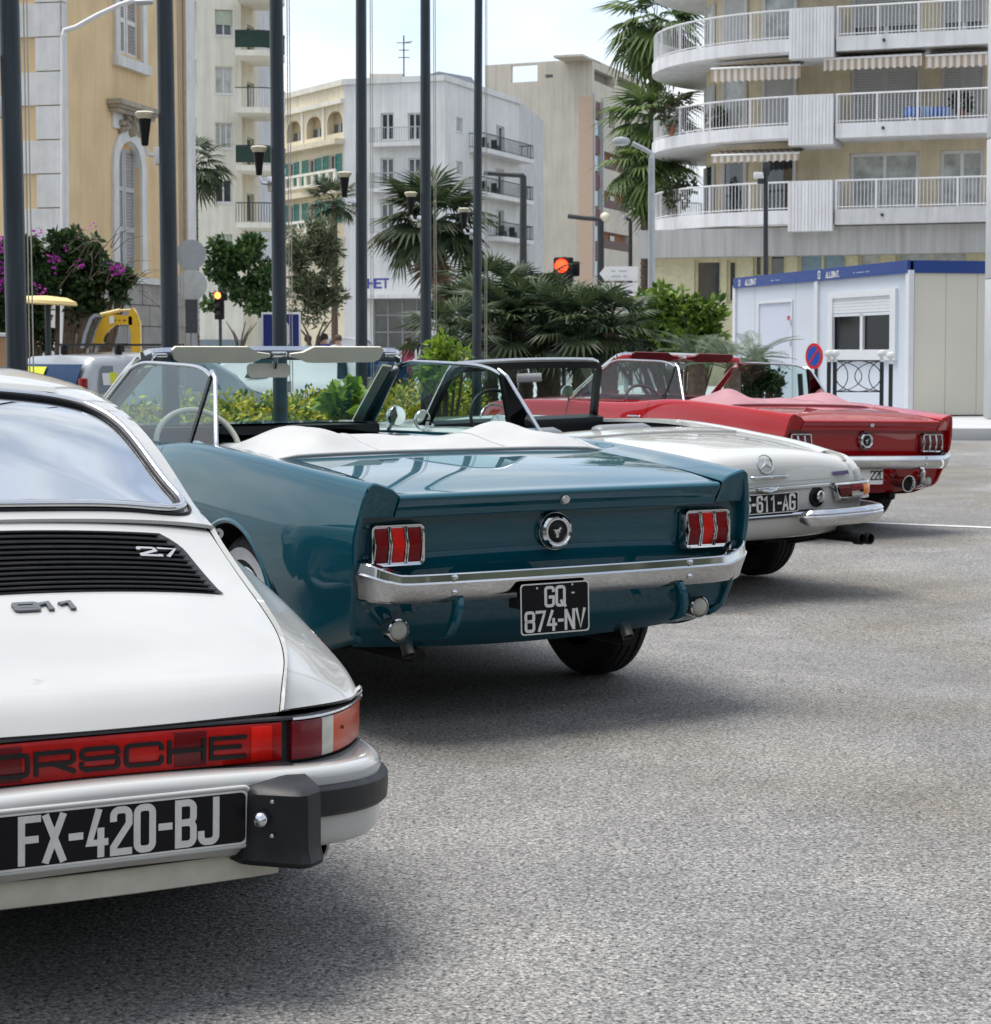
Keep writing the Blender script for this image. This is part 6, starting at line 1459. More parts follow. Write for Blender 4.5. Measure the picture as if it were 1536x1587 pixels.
# ------------------------------------------------------------------ white apartment house with sweeping balconies
def balcony_house():
    Q0, Q1 = XY(1222, 67.0), XY(1545, 64.7); base = (*Q0, 0)
    b = thing('balcony_house', 'white apartment house with curved railed balconies on the right', 'building', base)
    F_ = Fac(base, Q0, Q1); B0 = Vector(base)
    t, n = F_.t, F_.n
    cc = Vector((*Q0, 0))-n*5.6+t*.2                          # centre of the rounded corner
    rad = 5.6
    arc_pts = []
    for k in range(25):
        a = R(90*1.35)*k/24
        arc_pts.append(cc+n*(rad*math.cos(a))-t*(rad*1.13*math.sin(a)))
    WALL = simple('sandstone_wall', (.62, .54, .38), .85, var=.1, scale=2, bump=.04, streak=.2)
    zs = [(5.53, 6.04, 6.99), (8.40, 8.88, 9.84), (11.27, 11.75, 12.72), (14.14, 14.62, 15.6)]
    # recessed storeys: flat part and curved part
    G_ = Fac(base, tuple((Vector((*Q0, 0))-n*1.75)[:2]), tuple((Vector((*Q1, 0))-n*1.75)[:2]))
    holes = []; winfo = []
    for i, (zb, zt, zr) in enumerate(zs):
        vtop = zb+2.87-.35
        for (u0, u1, kind) in ((1316, 1424, 'glass' if i == 0 else 'roll'), (1456, 1524, 'glass' if i == 0 else 'roll')):
            a0 = G_.hit(u0, 300)[0]; a1 = G_.hit(u1, 300)[0]; h = (a0, a1, zt+.05, vtop); holes.append(h); winfo.append((h, kind, i))
    G_.wall('wall', WALL, b, -.2, G_.L, 5.5, 17, holes, depth=.25)
    for h, kind, i in winfo:
        o = G_.window(b, h, pm=CURTAIN_REFLECT if kind == 'glass' else WINDOWG, w=.12, mull=1, sill=False, name='balcony_door')  # lowest storey: bright reflection put into the pale pane colour
        if kind == 'roll':
            mb = MB(); nn = 22
            for k in range(nn):
                z0 = h[2]+.5*(i != 1)+(h[3]-h[2]-.5*(i != 1))*k/nn; z1 = h[2]+.5*(i != 1)+(h[3]-h[2]-.5*(i != 1))*(k+1)/nn; G_.box(mb, h[0]+.13, h[1]-.13, z0, z1-.012, -.16, -.12)
            stuff(mb.build('roller_shutter', SHUTR, o, fix=False))
    # curved wall
    inner = [cc+(p-cc)*(1-1.75/rad) for p in arc_pts]
    mb = MB(); mb.grid([[p-B0+Vector((0, 0, z)) for z in (5.5, 17)] for p in inner]); mb.build('wall', WALL, b, 60, fix=False)
    for i, (zb, zt, zr) in enumerate(zs):
        for j, (k0, k1) in enumerate(((1, 4), (6, 9), (11, 14))):
            for kk in range(k0, k1):
                p, q = inner[kk], inner[kk+1]; d = ((p+q)/2-cc).normalized()*.04; mb = MB()
                mb.quad(*[x-B0+d+Vector((0, 0, z)) for x, z in ((p, zt), (q, zt), (q, zb+2.4), (p, zb+2.4))]); mb.build('curved_window', (SHUTR if (i+j) % 2 else CURTAIN_REFLECT) if i else WINDOWG, b, fix=False)
            for kk in (k0, k1): mb = MB(); p = inner[kk]; mb.box(p-B0+(p-cc).normalized()*.06+Vector((0, 0, (zt+zb+2.4)/2)), (.1, .1, zb+2.4-zt)); mb.build('window_jamb', FRAMEW, b)
    # balconies
    e0, e1 = F_.hit(1294, 300)[0], F_.L
    for i, (zb, zt, zr) in enumerate(zs):
        outer = [p-B0 for p in arc_pts]; inn = [p-B0 for p in inner]
        mb = MB(); sec = [[o+Vector((0, 0, zt)), o+Vector((0, 0, zb+.06)), o+(c-o)*.1+Vector((0, 0, zb)), c+Vector((0, 0, zb+.12)), c+Vector((0, 0, zt))] for o, c in zip(outer, inn)]
        # carry the left balcony on to the divider
        sec = [[p-n*0+t*(0) for p in s_] for s_ in sec]; mb.grid(sec, wv=True); mb.add(sec[-1], [(0, 1, 2, 3, 4)])
        sl = mb.build('balcony_slab', WHITEC, b, 40)
        rp = [(p+B0)[:2] for p in outer]; F_.rail(sl, [tuple(cc.xy+(Vector(p)-cc.xy)*.985) for p in rp], zt, zr, RAILW, gap=.115, r=.010)
        for k in range(0, 25, 3): mb = MB(); p = cc+(arc_pts[k]-cc)*.985-B0; mb.box(p+Vector((0, 0, (zt+zr)/2)), (.07, .07, zr-zt)); mb.build('rail_post', RAILW, sl)
        mb = MB(); F_.box(mb, e0, e1, zb, zt, -1.75, .0); sr = mb.build('balcony_slab', WHITEC if i else CONC, b, fix=False)
        P = [F_.pt(a, 0, -.06)+F_.b for a in np.linspace(e0, e1, 5)]; F_.rail(sr, [(p.x, p.y) for p in P], zt, zr, RAILW, gap=.115, r=.010)
        for a in np.linspace(e0+.04, e1, 5): mb = MB(); F_.box(mb, a-.035, a+.035, zt, zr, -.1, -.02); mb.build('rail_post', RAILW, sr, fix=False)
        for a, z in ((F_.hit(1368, 300)[0], (zb+zt)/2+.03),):
            mb = MB(); mb.lathe([(.05, 0), (.05, .12), (.03, .12)], Matrix.Translation(F_.pt(a, z, 0)) @ Vector(F_.n).to_track_quat('Z', 'Y').to_matrix().to_4x4(), 10); mb.build('drain_spout', IRON, sr)
        # ribbed divider
        mb = MB(); a0, a1 = F_.hit(1222, 300)[0], F_.hit(1291, 300)[0]; z0, z1 = zb-.2, zr+.02
        F_.box(mb, a0, a1, z0, z1, -1.75, .08); dv = mb.build('balcony_divider', WHITEC, b, fix=False)
        mb = MB(); m = 13
        for k in range(m): x = a0+(a1-a0)*(k+.5)/m; F_.box(mb, x-.045, x+.045, z0+.004, z1-.004, .08, .10)
        stuff(mb.build('divider_ribs', WHITEC, dv, fix=False))
    # striped awnings
    sA = N('striped_awning'); v = sA.coords('Object'); wv = sA.n('ShaderNodeTexWave', wave_type='BANDS', bands_direction='X'); wv.inputs['Scale'].default_value = 1.45; sA.l(v, wv.inputs['Vector'])
    sA.set(col=sA.ramp(wv.outputs['Fac'], [(.46, (.62, .60, .54)), (.54, (.40, .30, .22))]), rough=.8); AWN = sA.m
    for (u0, u1, v0, v1, d) in ((1098, 1238, 100, 124, -.3), (1276, 1428, 86, 107, .0), (1434, 1530, 82, 105, .0), (1099, 1236, 236, 251, -.5)):
        a0, a1 = F_.hit(u0, v0)[0], F_.hit(u1, v0)[0]; z0, z1 = F_.hit((u0+u1)/2, v1)[1], F_.hit((u0+u1)/2, v0)[1]
        if a0 < 0: d = -.25
        mb = MB(); mb.grid([[F_.pt(a, z1+.25, d-1.3), F_.pt(a, z1-.05, d-.1)] for a in np.linspace(a0, a1, 8)])
        nn = int((a1-a0)/.22)*4; mb.grid([[F_.pt(a, z1-.05, d-.1), F_.pt(a, z0+.06*abs(math.sin(PI*k/4)), d-.09)] for k, a in enumerate(np.linspace(a0, a1, nn))]); mb.build('awning', AWN, b, fix=False)
        mb = MB(); mb.tube([F_.pt(a0, z1-.03, d-.1), F_.pt(a1, z1-.03, d-.1)], .04, 6); mb.build('awning_bar', FRAMEW, b)
    for (u, v, zi, lb) in ((1042, 160, 2, 'trailing plant on the upper curved balcony, under the awning'), (1050, 290, 1, 'bushy dark plant at the back of the middle curved balcony'), (1110, 172, 1, 'small potted plant behind the middle curved balcony rail'), (1490, 172, 1, 'potted plant at the right end of the middle balcony')):
        p_ = at(u, v, Y=(70.5 if u < 1200 else 66.0)); zz = zs[zi if u < 1200 else 1][1]; zz = zs[1][1] if u > 1100 else zs[zi-1 if zi == 2 else 0][1]; q_ = thing('potted_plant', lb, 'plant', (p_.x, p_.y, zz), group='plants on the balconies')
        mb = MB(); mb.lathe([(.10, 0), (.16, .35), (.18, .36), (.15, .37), (.001, .33)], n=12); mb.build('pot', simple('terracotta_pot', (.32, .14, .08), .8), q_, 40)
        mb = MB(); leaves(mb, random.Random(u), 420 if u < 1100 else 200, [(0, 0, .75, .45, .45, .45), (.3, 0, 1.1, .35, .3, .35), (-.25, 0, 1.2, .3, .3, .4)] if u < 1100 else [(0, 0, .62, .28, .28, .32)], .22, .5); stuff(mb.build('leaves', leafmat('balcony_leaf', [(.015, .035, .012), (.04, .07, .02), (.10, .08, .04)]), q_, fix=False))
    # blue striped deckchair cushion on the middle right balcony
    sB = N('blue_stripes'); v = sB.coords('Object'); wv = sB.n('ShaderNodeTexWave', wave_type='BANDS', bands_direction='X'); wv.inputs['Scale'].default_value = 2.2; sB.l(v, wv.inputs['Vector'])
    sB.set(col=sB.ramp(wv.outputs['Fac'], [(.45, (.02, .10, .42)), (.6, (.30, .42, .62))]), rough=.8)
    a0, a1 = F_.hit(1398, 185)[0], F_.hit(1470, 185)[0]; zz = zs[1][1]
    ch = thing('lounger_cushion', 'blue striped lounger cushion on the middle right balcony', 'cushion', tuple(F_.pt((a0+a1)/2, zz, -.5)+B0))
    mb = MB(); mb.bevbox((0, 0, .30), (a1-a0, .5, .34), .08); mb.build('cushion_pad', sB.m, ch, 40); mb = MB()
    for x in (-.6, .6): mb.box((x, 0, .07), (.05, .5, .13))
    mb.build('lounger_leg', RAILW, ch)
    # ground floor
    mb = MB(); F_.box(mb, -5.4, F_.L, 4.55, 5.5, -1.2, -.4); mb.build('streaked_band', STREAK, b, fix=False)
    H_ = Fac(base, tuple((Vector((*Q0, 0))-n*1.3-t*5.0)[:2]), tuple((Vector((*Q1, 0))-n*1.3)[:2]))
    hl = [H_.rect(*q) for q in ((1076, 402, 1118, 470), (1126, 402, 1142, 470), (1167, 392, 1182, 430), (1190, 393, 1218, 430), (1236, 390, 1312, 430), (1330, 388, 1365, 430), (1388, 386, 1500, 430))]
    PY = simple('pale_yellow_frame', (.56, .52, .34), .7)
    H_.wall('wall', PY, b, 0, H_.L, 0, 4.6, hl, depth=.2)
    for k, h in enumerate(hl): H_.window(b, h, fm=PY, pm=(WINDOWG if k < 4 else simple('blue_blind', (.22, .33, .40), .6) if k == 4 else CURTAIN_REFLECT), w=.1, mull=1 if h[1]-h[0] > 1 else 0, trans=0, sill=False)
balcony_house()
# ------------------------------------------------------------------ concrete pier at the right edge
pr = thing('concrete_pier', 'pale concrete pier with joints at the right edge', 'pier', tuple(at(1519, 646, Y=34.5)[:2])+(.1,))
PX = simple('pier_concrete', (.50, .51, .52), .8, var=.08, scale=1.4, bump=.08)
for k in range(6):
    mb = MB(); mb.bevbox((.85, .3, 1.25+k*2.45), (1.3, .6, 2.435), .02); mb.build('pier_block', PX, pr, 30)
# ------------------------------------------------------------------ site cabins
def cabin(P0, P1, depth, name, label, front, lettering, seam_right):
    base = (P0[0], P0[1], .12); b = thing(name, label, 'cabin', base, group='site cabins by the kerb'); F_ = Fac(base, P0, P1); F_.b = Vector((P0[0], P0[1], 0)); H = 2.88; z0 = .13
    PAN = simple('cabin_panel', (.58, .63, .70), .5, var=.03, scale=.9); BLUE = simple('cabin_blue', (.010, .045, .22), .45, var=.08); WH = simple('cabin_white', (.66, .68, .71), .45, var=.04)
    holes = []
    if front == 'window': holes = [F_.rect(1287, 452, 1391, 556)]
    if front == 'door': holes = [F_.rect(1176, 466, 1229, 618)]; holes[0] = (*holes[0][:2], z0+.1, holes[0][3])
    o2 = lambda z: z-.12
    F_.wall('wall_panel', PAN, b, 0, F_.L, z0-.12+.02, H-.24, [(h[0], h[1], h[2]-.12, h[3]-.12) for h in holes], depth=.06)
    n = max(3, int(F_.L/1.15)); mb = MB()
    for k in range(1, n):
        a = F_.L*k/n
        if not any(h[0]-.1 < a < h[1]+.1 for h in holes): mb = MB(); F_.box(mb, a-.012, a+.012, .02, H-.25, .001, .008); mb.build('panel_joint', WH, b, fix=False)
    mb = MB(); F_.box(mb, -.02, F_.L+.02, H-.27, H-.04, 0, .06); fa = mb.build('fascia', BLUE, b, fix=False)
    for a in (0.0, F_.L): mb = MB(); F_.box(mb, a-.08, a+.08, 0, H-.22, -.05, .05); mb.build('corner_post', WH, b, fix=False)
    for s_, a, hh, wl, mt in lettering:
        mb = MB(); text(mb, s_, lambda x, z, d: F_.pt(a+x, H-.225+z, .061+d), hh*.72, hh*.14, wl, .25, 0, .006, centre=False); mb.build('fascia_lettering', FRAMEW if mt else simple('pale_blue_letters', (.40, .48, .66), .5), fa)
    Z = Vector((0, 0, 0))
    if front == 'window':
        h = (holes[0][0], holes[0][1], holes[0][2]-.12, holes[0][3]-.12)
        mb = MB(); w_ = .22
        F_.box(mb, h[0]-.02, h[0]+w_, h[2]-.02, h[3]+.02, .0, .06); F_.box(mb, h[1]-w_, h[1]+.02, h[2]-.02, h[3]+.02, .0, .06); F_.box(mb, h[0]+w_, h[1]-w_, h[2]-.02, h[2]+w_*.8, .0, .06); F_.box(mb, h[0]+w_, h[1]-w_, h[3]-.1, h[3]+.02, 0, .06)
        wf = mb.build('window', WH, b, fix=False)
        mb = MB(); zt = h[3]-.1; 
        for k in range(5): F_.box(mb, h[0]+w_, h[1]-w_, zt-.30*(k+1)/5+.004, zt-.30*k/5, -.02, .035)
        mb.build('roller_shutter', WH, wf, fix=False)
        m = (h[0]+h[1])/2; mb = MB(); F_.box(mb, m-.06, m+.06, h[2]+w_*.8, zt-.30, -.03, .03); F_.box(mb, h[0]+w_, h[1]-w_, zt-.36, zt-.302, -.03, .03); mb.build('sash', WH, wf, fix=False)
        for x0, x1 in ((h[0]+w_, m-.06), (m+.06, h[1]-w_)): mb = MB(); mb.quad(F_.pt(x0, h[2]+.1, -.02), F_.pt(x1, h[2]+.1, -.02), F_.pt(x1, zt-.3, -.02), F_.pt(x0, zt-.3, -.02)); mb.build('pane', simple('cabin_pane', (.005, .006, .006), .08, spec=.15), wf, fix=False)
    if front == 'door':
        h = (holes[0][0], holes[0][1], holes[0][2]-.12, holes[0][3]-.12); mb = MB(); F_.box(mb, h[0]+.05, h[1]-.05, h[2], h[3]-.05, -.05, .0); dr = mb.build('door', simple('cabin_door', (.56, .60, .70), .5, var=.02), b, fix=False)
        mb = MB(); F_.box(mb, h[0], h[0]+.048, h[2], h[3], -.04, .03); F_.box(mb, h[1]-.048, h[1], h[2], h[3], -.04, .03); F_.box(mb, h[0]+.048, h[1]-.048, h[3]-.048, h[3], -.04, .03); mb.build('door_frame', WH, b, fix=False)
        mb = MB(); F_.box(mb, h[1]-.32, h[1]-.18, h[3]-.42, h[3]-.34, 0, .006); mb.build('red_sticker', simple('red_sticker', (.5, .03, .04), .5), dr, fix=False)
        mb = MB()
        for k in (0.55, .75): z = h[2]+(h[3]-h[2])*k; F_.box(mb, h[1]-.06, h[1]-.02, z, z+.12, .0, .05)
        mb.build('hinge', DULLCHROME, dr, fix=False)
    # end wall, roof
    e = Vector((*P1, 0))-F_.b; q = -F_.n*depth; p0 = Vector((*P0, 0))-F_.b
    END = simple('cabin_end_panel', (.66, .63, .54), .55, var=.03, scale=.9)
    k = 4
    E_ = Fac((P0[0], P0[1], 0), P1, tuple((Vector((*P1, 0))-F_.n*depth)[:2]))
    for j in range(k): mb = MB(); E_.box(mb, .09+(depth-.1)*j/k, .09+(depth-.1)*(j+1)/k-.008, .02, H-.27, -.03, .012); mb.build('end_panel', END, b, fix=False)
    mb = MB(); E_.box(mb, .062, depth, H-.268, H-.042, .0, .055); mb.build('fascia', BLUE, b, fix=False)
    S_ = Fac((P0[0], P0[1], 0), P0, tuple((Vector((*P0, 0))-F_.n*depth)[:2])); mb = MB(); mb.quad(S_.pt(0, .02), S_.pt(depth, .02), S_.pt(depth, H-.05), S_.pt(0, H-.05)); mb.build('end_panel', END, b, fix=False)
    mb = MB(); mb.add([p0+Vector((0, 0, H-.045)), e+Vector((0, 0, H-.045)), e+q+Vector((0, 0, H-.045)), p0+q+Vector((0, 0, H-.045))], [(0, 1, 2, 3)]); mb.quad(p0+q, e+q, e+q+Vector((0, 0, H-.05)), p0+q+Vector((0, 0, H-.05))); mb.build('roof_sheet', CONC, b, fix=False)
    return b
cA, cM, cB = XY(1140, 45.0), XY(1266.5, 40.4), XY(1409, 36.2)
cabin(cA, cM, 2.4, 'site_cabin', 'grey site cabin with a plain white door, behind the shrubs', 'door', [('0', .35, .17, .7, 1), ('ALLOMAT', .75, .16, .62, 1), ('---- -----', 2.3, .13, .6, 0)], False)
cabin(tuple(Vector(cM)+(Vector(cB)-Vector(cM)).normalized()*.02), cB, 2.6, 'site_cabin', 'grey site cabin with a dark two-pane shuttered window', 'window', [('0', .15, .19, .7, 1), ('ALLOMAT.', .55, .15, .62, 1), ('-- ------- ----', 1.9, .13, .6, 0)], True)
# ================================================================== pavement, kerb, painted line
PAVE = simple('pavement_concrete', (.42, .425, .43), .85, var=.08, scale=1.3, bump=.06)
k0, k1 = at(1180, 668, Z=.02), at(1560, 681, Z=-.07)
def pv(p, z): return (p[0], p[1], z)
K0 = Vector((at(1475, 679, Z=-.07).x-6.5, 30.9, 0)); K1 = Vector((at(1475, 679, Z=-.07).x+9, 30.4, 0))
mb = MB(); bk = Vector((0, 34, 0)); L0 = K0+Vector((-1.6, 7, 0))
mb.add([pv(K0, .115), pv(K1, .115), pv(K1+bk, .115), pv(L0+bk, .115), pv(L0, .115)], [(0, 1, 2, 3, 4)])
structure(mb.build('pavement', PAVE, fix=False))
for a, b in ((K0, K1), (L0, K0)):
    d = (b-a); n = int(d.length/1.0)
    for i in range(n):
        p, q = a+d*(i/n), a+d*((i+1)/n); t_ = (q-p).normalized(); m = (p+q)/2
        mb = MB(); mb.bevbox((0, 0, 0), ((q-p).length-.012, .16, .24), .012, M=Matrix.Rotation(math.atan2(t_.y, t_.x), 3, 'Z')); o = mb.build('kerb', PAVE, None, 30, loc=(m.x, m.y, .0))
        structure(o)
LINE = simple('road_paint', (.62, .62, .60), .7, var=.2, scale=9)
p0, p1 = at(1340, 809, Z=-.064), at(1560, 818, Z=-.064)
mb = MB(); d = Vector((p1.x-p0.x, p1.y-p0.y, 0)).normalized(); nn_ = Vector((-d.y, d.x, 0))*.055
st_ = Vector((p0.x, p0.y, 0))-d*1.4; L_ = 9.0
mb.grid([[tuple((st_+d*L_*k/30+nn_*s_)[:2])+(ground_z(*(st_+d*L_*k/30)[:2])+.004,) for s_ in (-1, 1)] for k in range(31)]); structure(mb.build('painted_line', LINE, fix=False))
# carriageway beyond the hedge
ROADM = simple('road_asphalt', (.30, .305, .31), .8, var=.08, scale=.8)
mb = MB(); mb.grid([[(x, y, ground_z(x, y)+.006) for y in (30, 60, 125)] for x in (-40, -12, 3)]); structure(mb.build('road', ROADM, fix=False))
SOIL = simple('planting_soil', (.06, .045, .03), .95, var=.3, scale=8, bump=.2)
# ================================================================== flagpoles with uplights and halyards
POLE = simple('blue_black_pole', (.022, .032, .042), .32, .25, var=.25, scale=2.5, coat=.3)
def pole_mat():
    s = N('weathered_pole'); v = s.coords('Object', (6, 6, .35)); f = s.noise(v, 3, 6, .6)
    s.set(col=s.ramp(f, [(.3, (.016, .022, .030)), (.6, (.032, .046, .058)), (.8, (.06, .075, .085))]), metal=.2, rough=.38); return s.m
POLE = pole_mat(); LAMPGLASS = simple('lamp_bowl', (.60, .56, .42), .4, var=.05); ROPE = simple('halyard_rope', (.42, .39, .33), .8)
lab = ['nearest and thickest dark flagpole, cut by the left edge', 'dark flagpole in front of the ochre house, with a lamp on its left', 'dark flagpole in front of the blue sign and cream balconies',
       'dark flagpole left of the palm, before the pale corner block', 'dark flagpole crossing the palm crown', 'dark flagpole farthest right, right of the palm trunk']
for k in range(6):
    x, y = -3.626+.67*k, 15+3.0*k
    z = ground_z(x, y)
    fp = thing('flagpole', lab[k], 'flagpole', (x, y, z), group='row of dark flagpoles')
    mb = MB(); tilt = (-.028, -.02, -.014, .006, 0, .016)[k]; h = 12.0; H0 = 1.3
    r0, r1 = (.079, .080, .077, .071, .075, .069)[k], (.072, .072, .068, .063, .066, .060)[k]
    mb.tube([(tilt*(z_-2.5)*.35, 0, z_) for z_ in (0, 2, 4, 6, 9, 12)], [r0*1.03, r0, r0-(r0-r1)*.5, r1, r1*.9, r1*.7], 20); mb.build('shaft', POLE, fp, 60)
    mb = MB(); mb.lathe([(r0*2.1, 0), (r0*2.1, .02), (r0*1.5, .03), (r0*1.3, .12), (r0*1.02, .13)], n=20); mb.build('base_flange', POLE, fp, 40)
    mb = MB(); s_ = .115
    for dx in (0, .028): mb.tube([(s_+dx, -.03, .95), (s_*.98+dx*.8+tilt*.8, -.03, 6), (s_*.9+tilt*2, -.03, 11.5)], .0055, 5)
    mb.build('halyard', ROPE, fp); mb = MB(); mb.bevbox((r0+.02, -.02, 1.0), (.06, .02, .12), .005); mb.build('cleat', DULLCHROME, fp)
    lz = 3.30; lx = -.30; lm = thing('pole_lamp', ['cone wall lamp on the nearest flagpole at the left edge', 'cream-topped cone lamp on the flagpole before the ochre house', 'cone lamp on the flagpole before the cream balconies', 'cone lamp left of the fourth flagpole, before teal shutters', 'cone lamp above the palm crown, on the fifth flagpole', 'cone lamp behind the palm, on the right-hand flagpole'][k], 'lamp', (x, y, z), group='cone lamps on the flagpoles')
    mb = MB(); mb.lathe([(.022, -.08), (.032, -.07), (.038, .0), (.060, .16)], Matrix.Translation((lx+.1, -.02, lz)), 20); mb.build('lamp_body', TRIMBLACK, lm, 40)
    mb = MB(); mb.lathe([(.061, .0), (.084, .035), (.088, .045), (.088, .055), (.07, .066), (.001, .068)], Matrix.Translation((lx+.1, -.02, lz+.16)), 24); mb.build('lamp_head', LAMPGLASS, lm, 40)
    mb = MB(); mb.tube([(lx+.1, -.02, lz-.09), (lx+.13, -.02, lz-.16), (-.07, 0, lz-.17)], .018, 8); mb.bevbox((-.085, 0, lz-.17), (.06, .09, .16), .015); mb.build('lamp_bracket', FRAMEW if k < 2 else DULLCHROME, lm, 40)
# ================================================================== street lamps and masts
GREYP = simple('galvanised_grey', (.40, .42, .44), .45, .5, var=.1); DARKP = simple('dark_green_post', (.03, .035, .038), .45, .2, var=.2)
def P_(u, v, Y): return at(u, v, Y=Y)
def from_base(base): return lambda u, v, Y: tuple(P_(u, v, Y)-Vector(base))
def mast(name, label, u, Y, pts, r, mat, cat='lamp post', heads=()):
    b = tuple(P_(u, 545, Y)[:2])+(-.07,); t = thing(name, label, cat, b); f = from_base(b)
    mb = MB(); mb.tube([(0, 0, 0), (0, 0, .5), f(*pts[0], Y)], [r*1.4, r*1.4, r], 12); mb.build('post', mat, t, 50)
    if len(pts) > 1: mb = MB(); mb.tube([f(*p, Y) for p in pts], [r]+[r*.75]*(len(pts)-1), 10); mb.build('arm', mat, t, 50)
    for (hu, hv, hw, hh, m, kind) in heads:
        c = f(hu, hv, Y); s_ = Y/FPX; mb = MB()
        if kind == 'cobra': mb.lathe([(.02, -hh*s_*.5), (hw*s_*.42, -hh*s_*.35), (hw*s_*.5, 0), (hw*s_*.40, hh*s_*.35), (.02, hh*s_*.5)], Matrix.Translation(c) @ Matrix.Diagonal((1, .55, 1, 1)), 20)
        elif kind == 'globe': mb.lathe([(hw*s_/2*math.sin(a), -hw*s_/2*math.cos(a)) for a in np.linspace(.02, PI-.02, 12)], Matrix.Translation(c), 20)
        else: mb.bevbox(c, (hw*s_, .12, hh*s_), .02)
        mb.build('lamp_head' if kind != 'camera' else 'camera', m, t, 40)
    return t
mast('street_lamp', 'pale grey street lamp arching over the ochre house wall', 100, 36, [(99, 55), (100, 47), (118, 42), (150, 24), (185, 8), (205, 1)], .06, FRAMEW, heads=((222, 3, 34, 10, GREYP, 'cobra'),))
mast('street_lamp', 'grey street lamp with an oval head in front of the tall palm', 1010, 48, [(1010, 245), (1010, 238), (1000, 232), (980, 222)], .075, GREYP, heads=((963, 219, 28, 14, GREYP, 'cobra'),))
mast('signal_mast', 'dark L-shaped signal gantry beside the stacked white balconies', 811, 62, [(811, 273), (811, 272), (790, 271), (750, 268)], .10, DARKP, 'mast')
mast('signal_mast', 'dark L-shaped gantry in front of the tan block, with white globe', 931, 70, [(931, 341), (931, 340), (905, 338), (880, 335)], .11, DARKP, 'mast', heads=((938, 337, 16, 16, LAMPGLASS, 'globe'),))
mast('street_lamp', 'thin dark lamp post with a short pale arm left of the palms', 977, 74, [(977, 345), (977, 342), (974, 340), (968, 337)], .07, DARKP, heads=((969, 338, 8, 6, GREYP, 'cobra'),))
t = mast('camera_post', 'black post with cameras in front of the curved balconies', 1187, 50, [(1187, 268)], .055, DARKP, 'post', heads=((1187, 262, 11, 22, DARKP, 'cap'), (1176, 272, 15, 10, FRAMEW, 'camera'), (1179, 281, 10, 8, DARKP, 'camera')))
# ================================================================== traffic lights
def emit(name, col, es):
    s = N(name); s.set(col=col, emit=col, es=es, rough=.3); return s.m
def traffic_light(label, u, v, Y, size, mat, post_to=True, face='front'):
    b = tuple(P_(u, 545, Y)[:2])+(0,); t = thing('traffic_light', label, 'traffic light', b); c = Vector(from_base(b)(u, v, Y)); s_ = size
    mb = MB(); mb.tube([(0.06, .1, 0), (0.06, .1, c.z+.2)], .05, 10); mb.build('post', DARKP, t, 50)
    mb = MB(); mb.bevbox((c.x+.04*s_, c.y+.06, c.z-.35*s_), (.34*s_, .2, 1.0*s_), .04); mb.bevbox((c.x+.24*s_, c.y+.1, c.z-.05*s_), (.16*s_, .16, .26*s_), .03); h = mb.build('signal_head', TRIMBLACK, t, 40)
    for k in range(3):
        M = Matrix.Translation((c.x, c.y-.06, c.z-.30*s_*k)) @ Matrix.Rotation(PI/2, 4, 'X'); mb = MB(); mb.lathe([(.115*s_, 0), (.10*s_, .03), (.001, .045)], M, 20, cap=False); mb.build('signal_lens', mat if k == 0 else simple('dark_lens', (.02, .02, .018), .2), h, 50)
        mb = MB(); mb.grid([[M @ Vector((.125*s_*math.cos(a), .125*s_*math.sin(a), d)) for d in (-.02, .16*s_)] for a in np.linspace(-.3, PI+.3, 14)]); mb.build('visor', TRIMBLACK, h, 60)
traffic_light('traffic light showing red above the dark fan palms', 870, 412, 43, 1.25, emit('red_signal', (1, .035, .01), 2.6))
traffic_light('traffic light glowing amber-red in front of the small tree', 338, 458, 60, .85, emit('amber_signal', (1, .16, .03), 3.5))
# ================================================================== signs
def disc_sign(name, label, u, v, Y, r, post=True, back=False, squash=1.0, rz=0.0, group=None, top=0):
    c = P_(u, v, Y); b = (c.x, c.y, 0); t = thing(name, label, 'sign', b, rz=rz, group=group)
    if post: mb = MB(); mb.tube([(0, .045, 0), (0, .045, c.z+top)], .032, 10); mb.build('post', GREYP if back else DARKP, t, 50)
    mb = MB(); M = M4((0, 0, c.z), rx=PI/2); mb.lathe([(r, -.012), (r, .012), (.001, .0125)], M, 32, cap=False); mb.lathe([(r, -.012), (.001, -.012)], M, 32, cap=False); pl = mb.build('sign_plate', GREYP if back else simple('sign_blue', (.02, .09, .42), .4), t, 40)
    if not back:
        RD = simple('sign_red', (.55, .03, .035), .4); mb = MB(); mb.lathe([(r*1.0, .0135), (r*.76, .0135)], M, 32, cap=False); mb.lathe([(r*1.002, -.01), (r*1.002, .0135)], M, 32, cap=False); mb.build('red_rim', RD, pl)
        mb = MB(); a = PI/4; w_ = r*.1; d = Vector((math.cos(a), math.sin(a), 0)); p = Vector((-d.y, d.x, 0))*w_; mb.add([M @ (d*r*s_+p*q+Vector((0, 0, .0145))) for s_, q in ((-.78, -1), (.78, -1), (.78, 1), (-.78, 1))], [(0, 1, 2, 3)]); mb.build('red_bar', RD, pl, fix=False)
    return t
GB = simple('sign_back_grey', (.36, .40, .46), .45, .4, var=.05); MATS['galv2'] = GB
t1 = disc_sign('road_sign', 'grey back of a round road sign, upper of two left of the small tree', 296, 395, 43, .33, True, True, group='round sign backs on one post', top=.28)
c = P_(297, 441, 43); t2 = thing('road_sign', 'grey back of a round road sign, lower of two left of the small tree', 'sign', (c.x, c.y, 0), group='round sign backs on one post')
mb = MB(); M = M4((0, 0, c.z), rx=PI/2); mb.lathe([(.001, -.012), (.33, -.012), (.34, 0), (.33, .012), (.001, .012)], M, 32, cap=False); mb.build('sign_plate', simple('pale_sign_back', (.50, .51, .50), .5, .2), t2, 40)
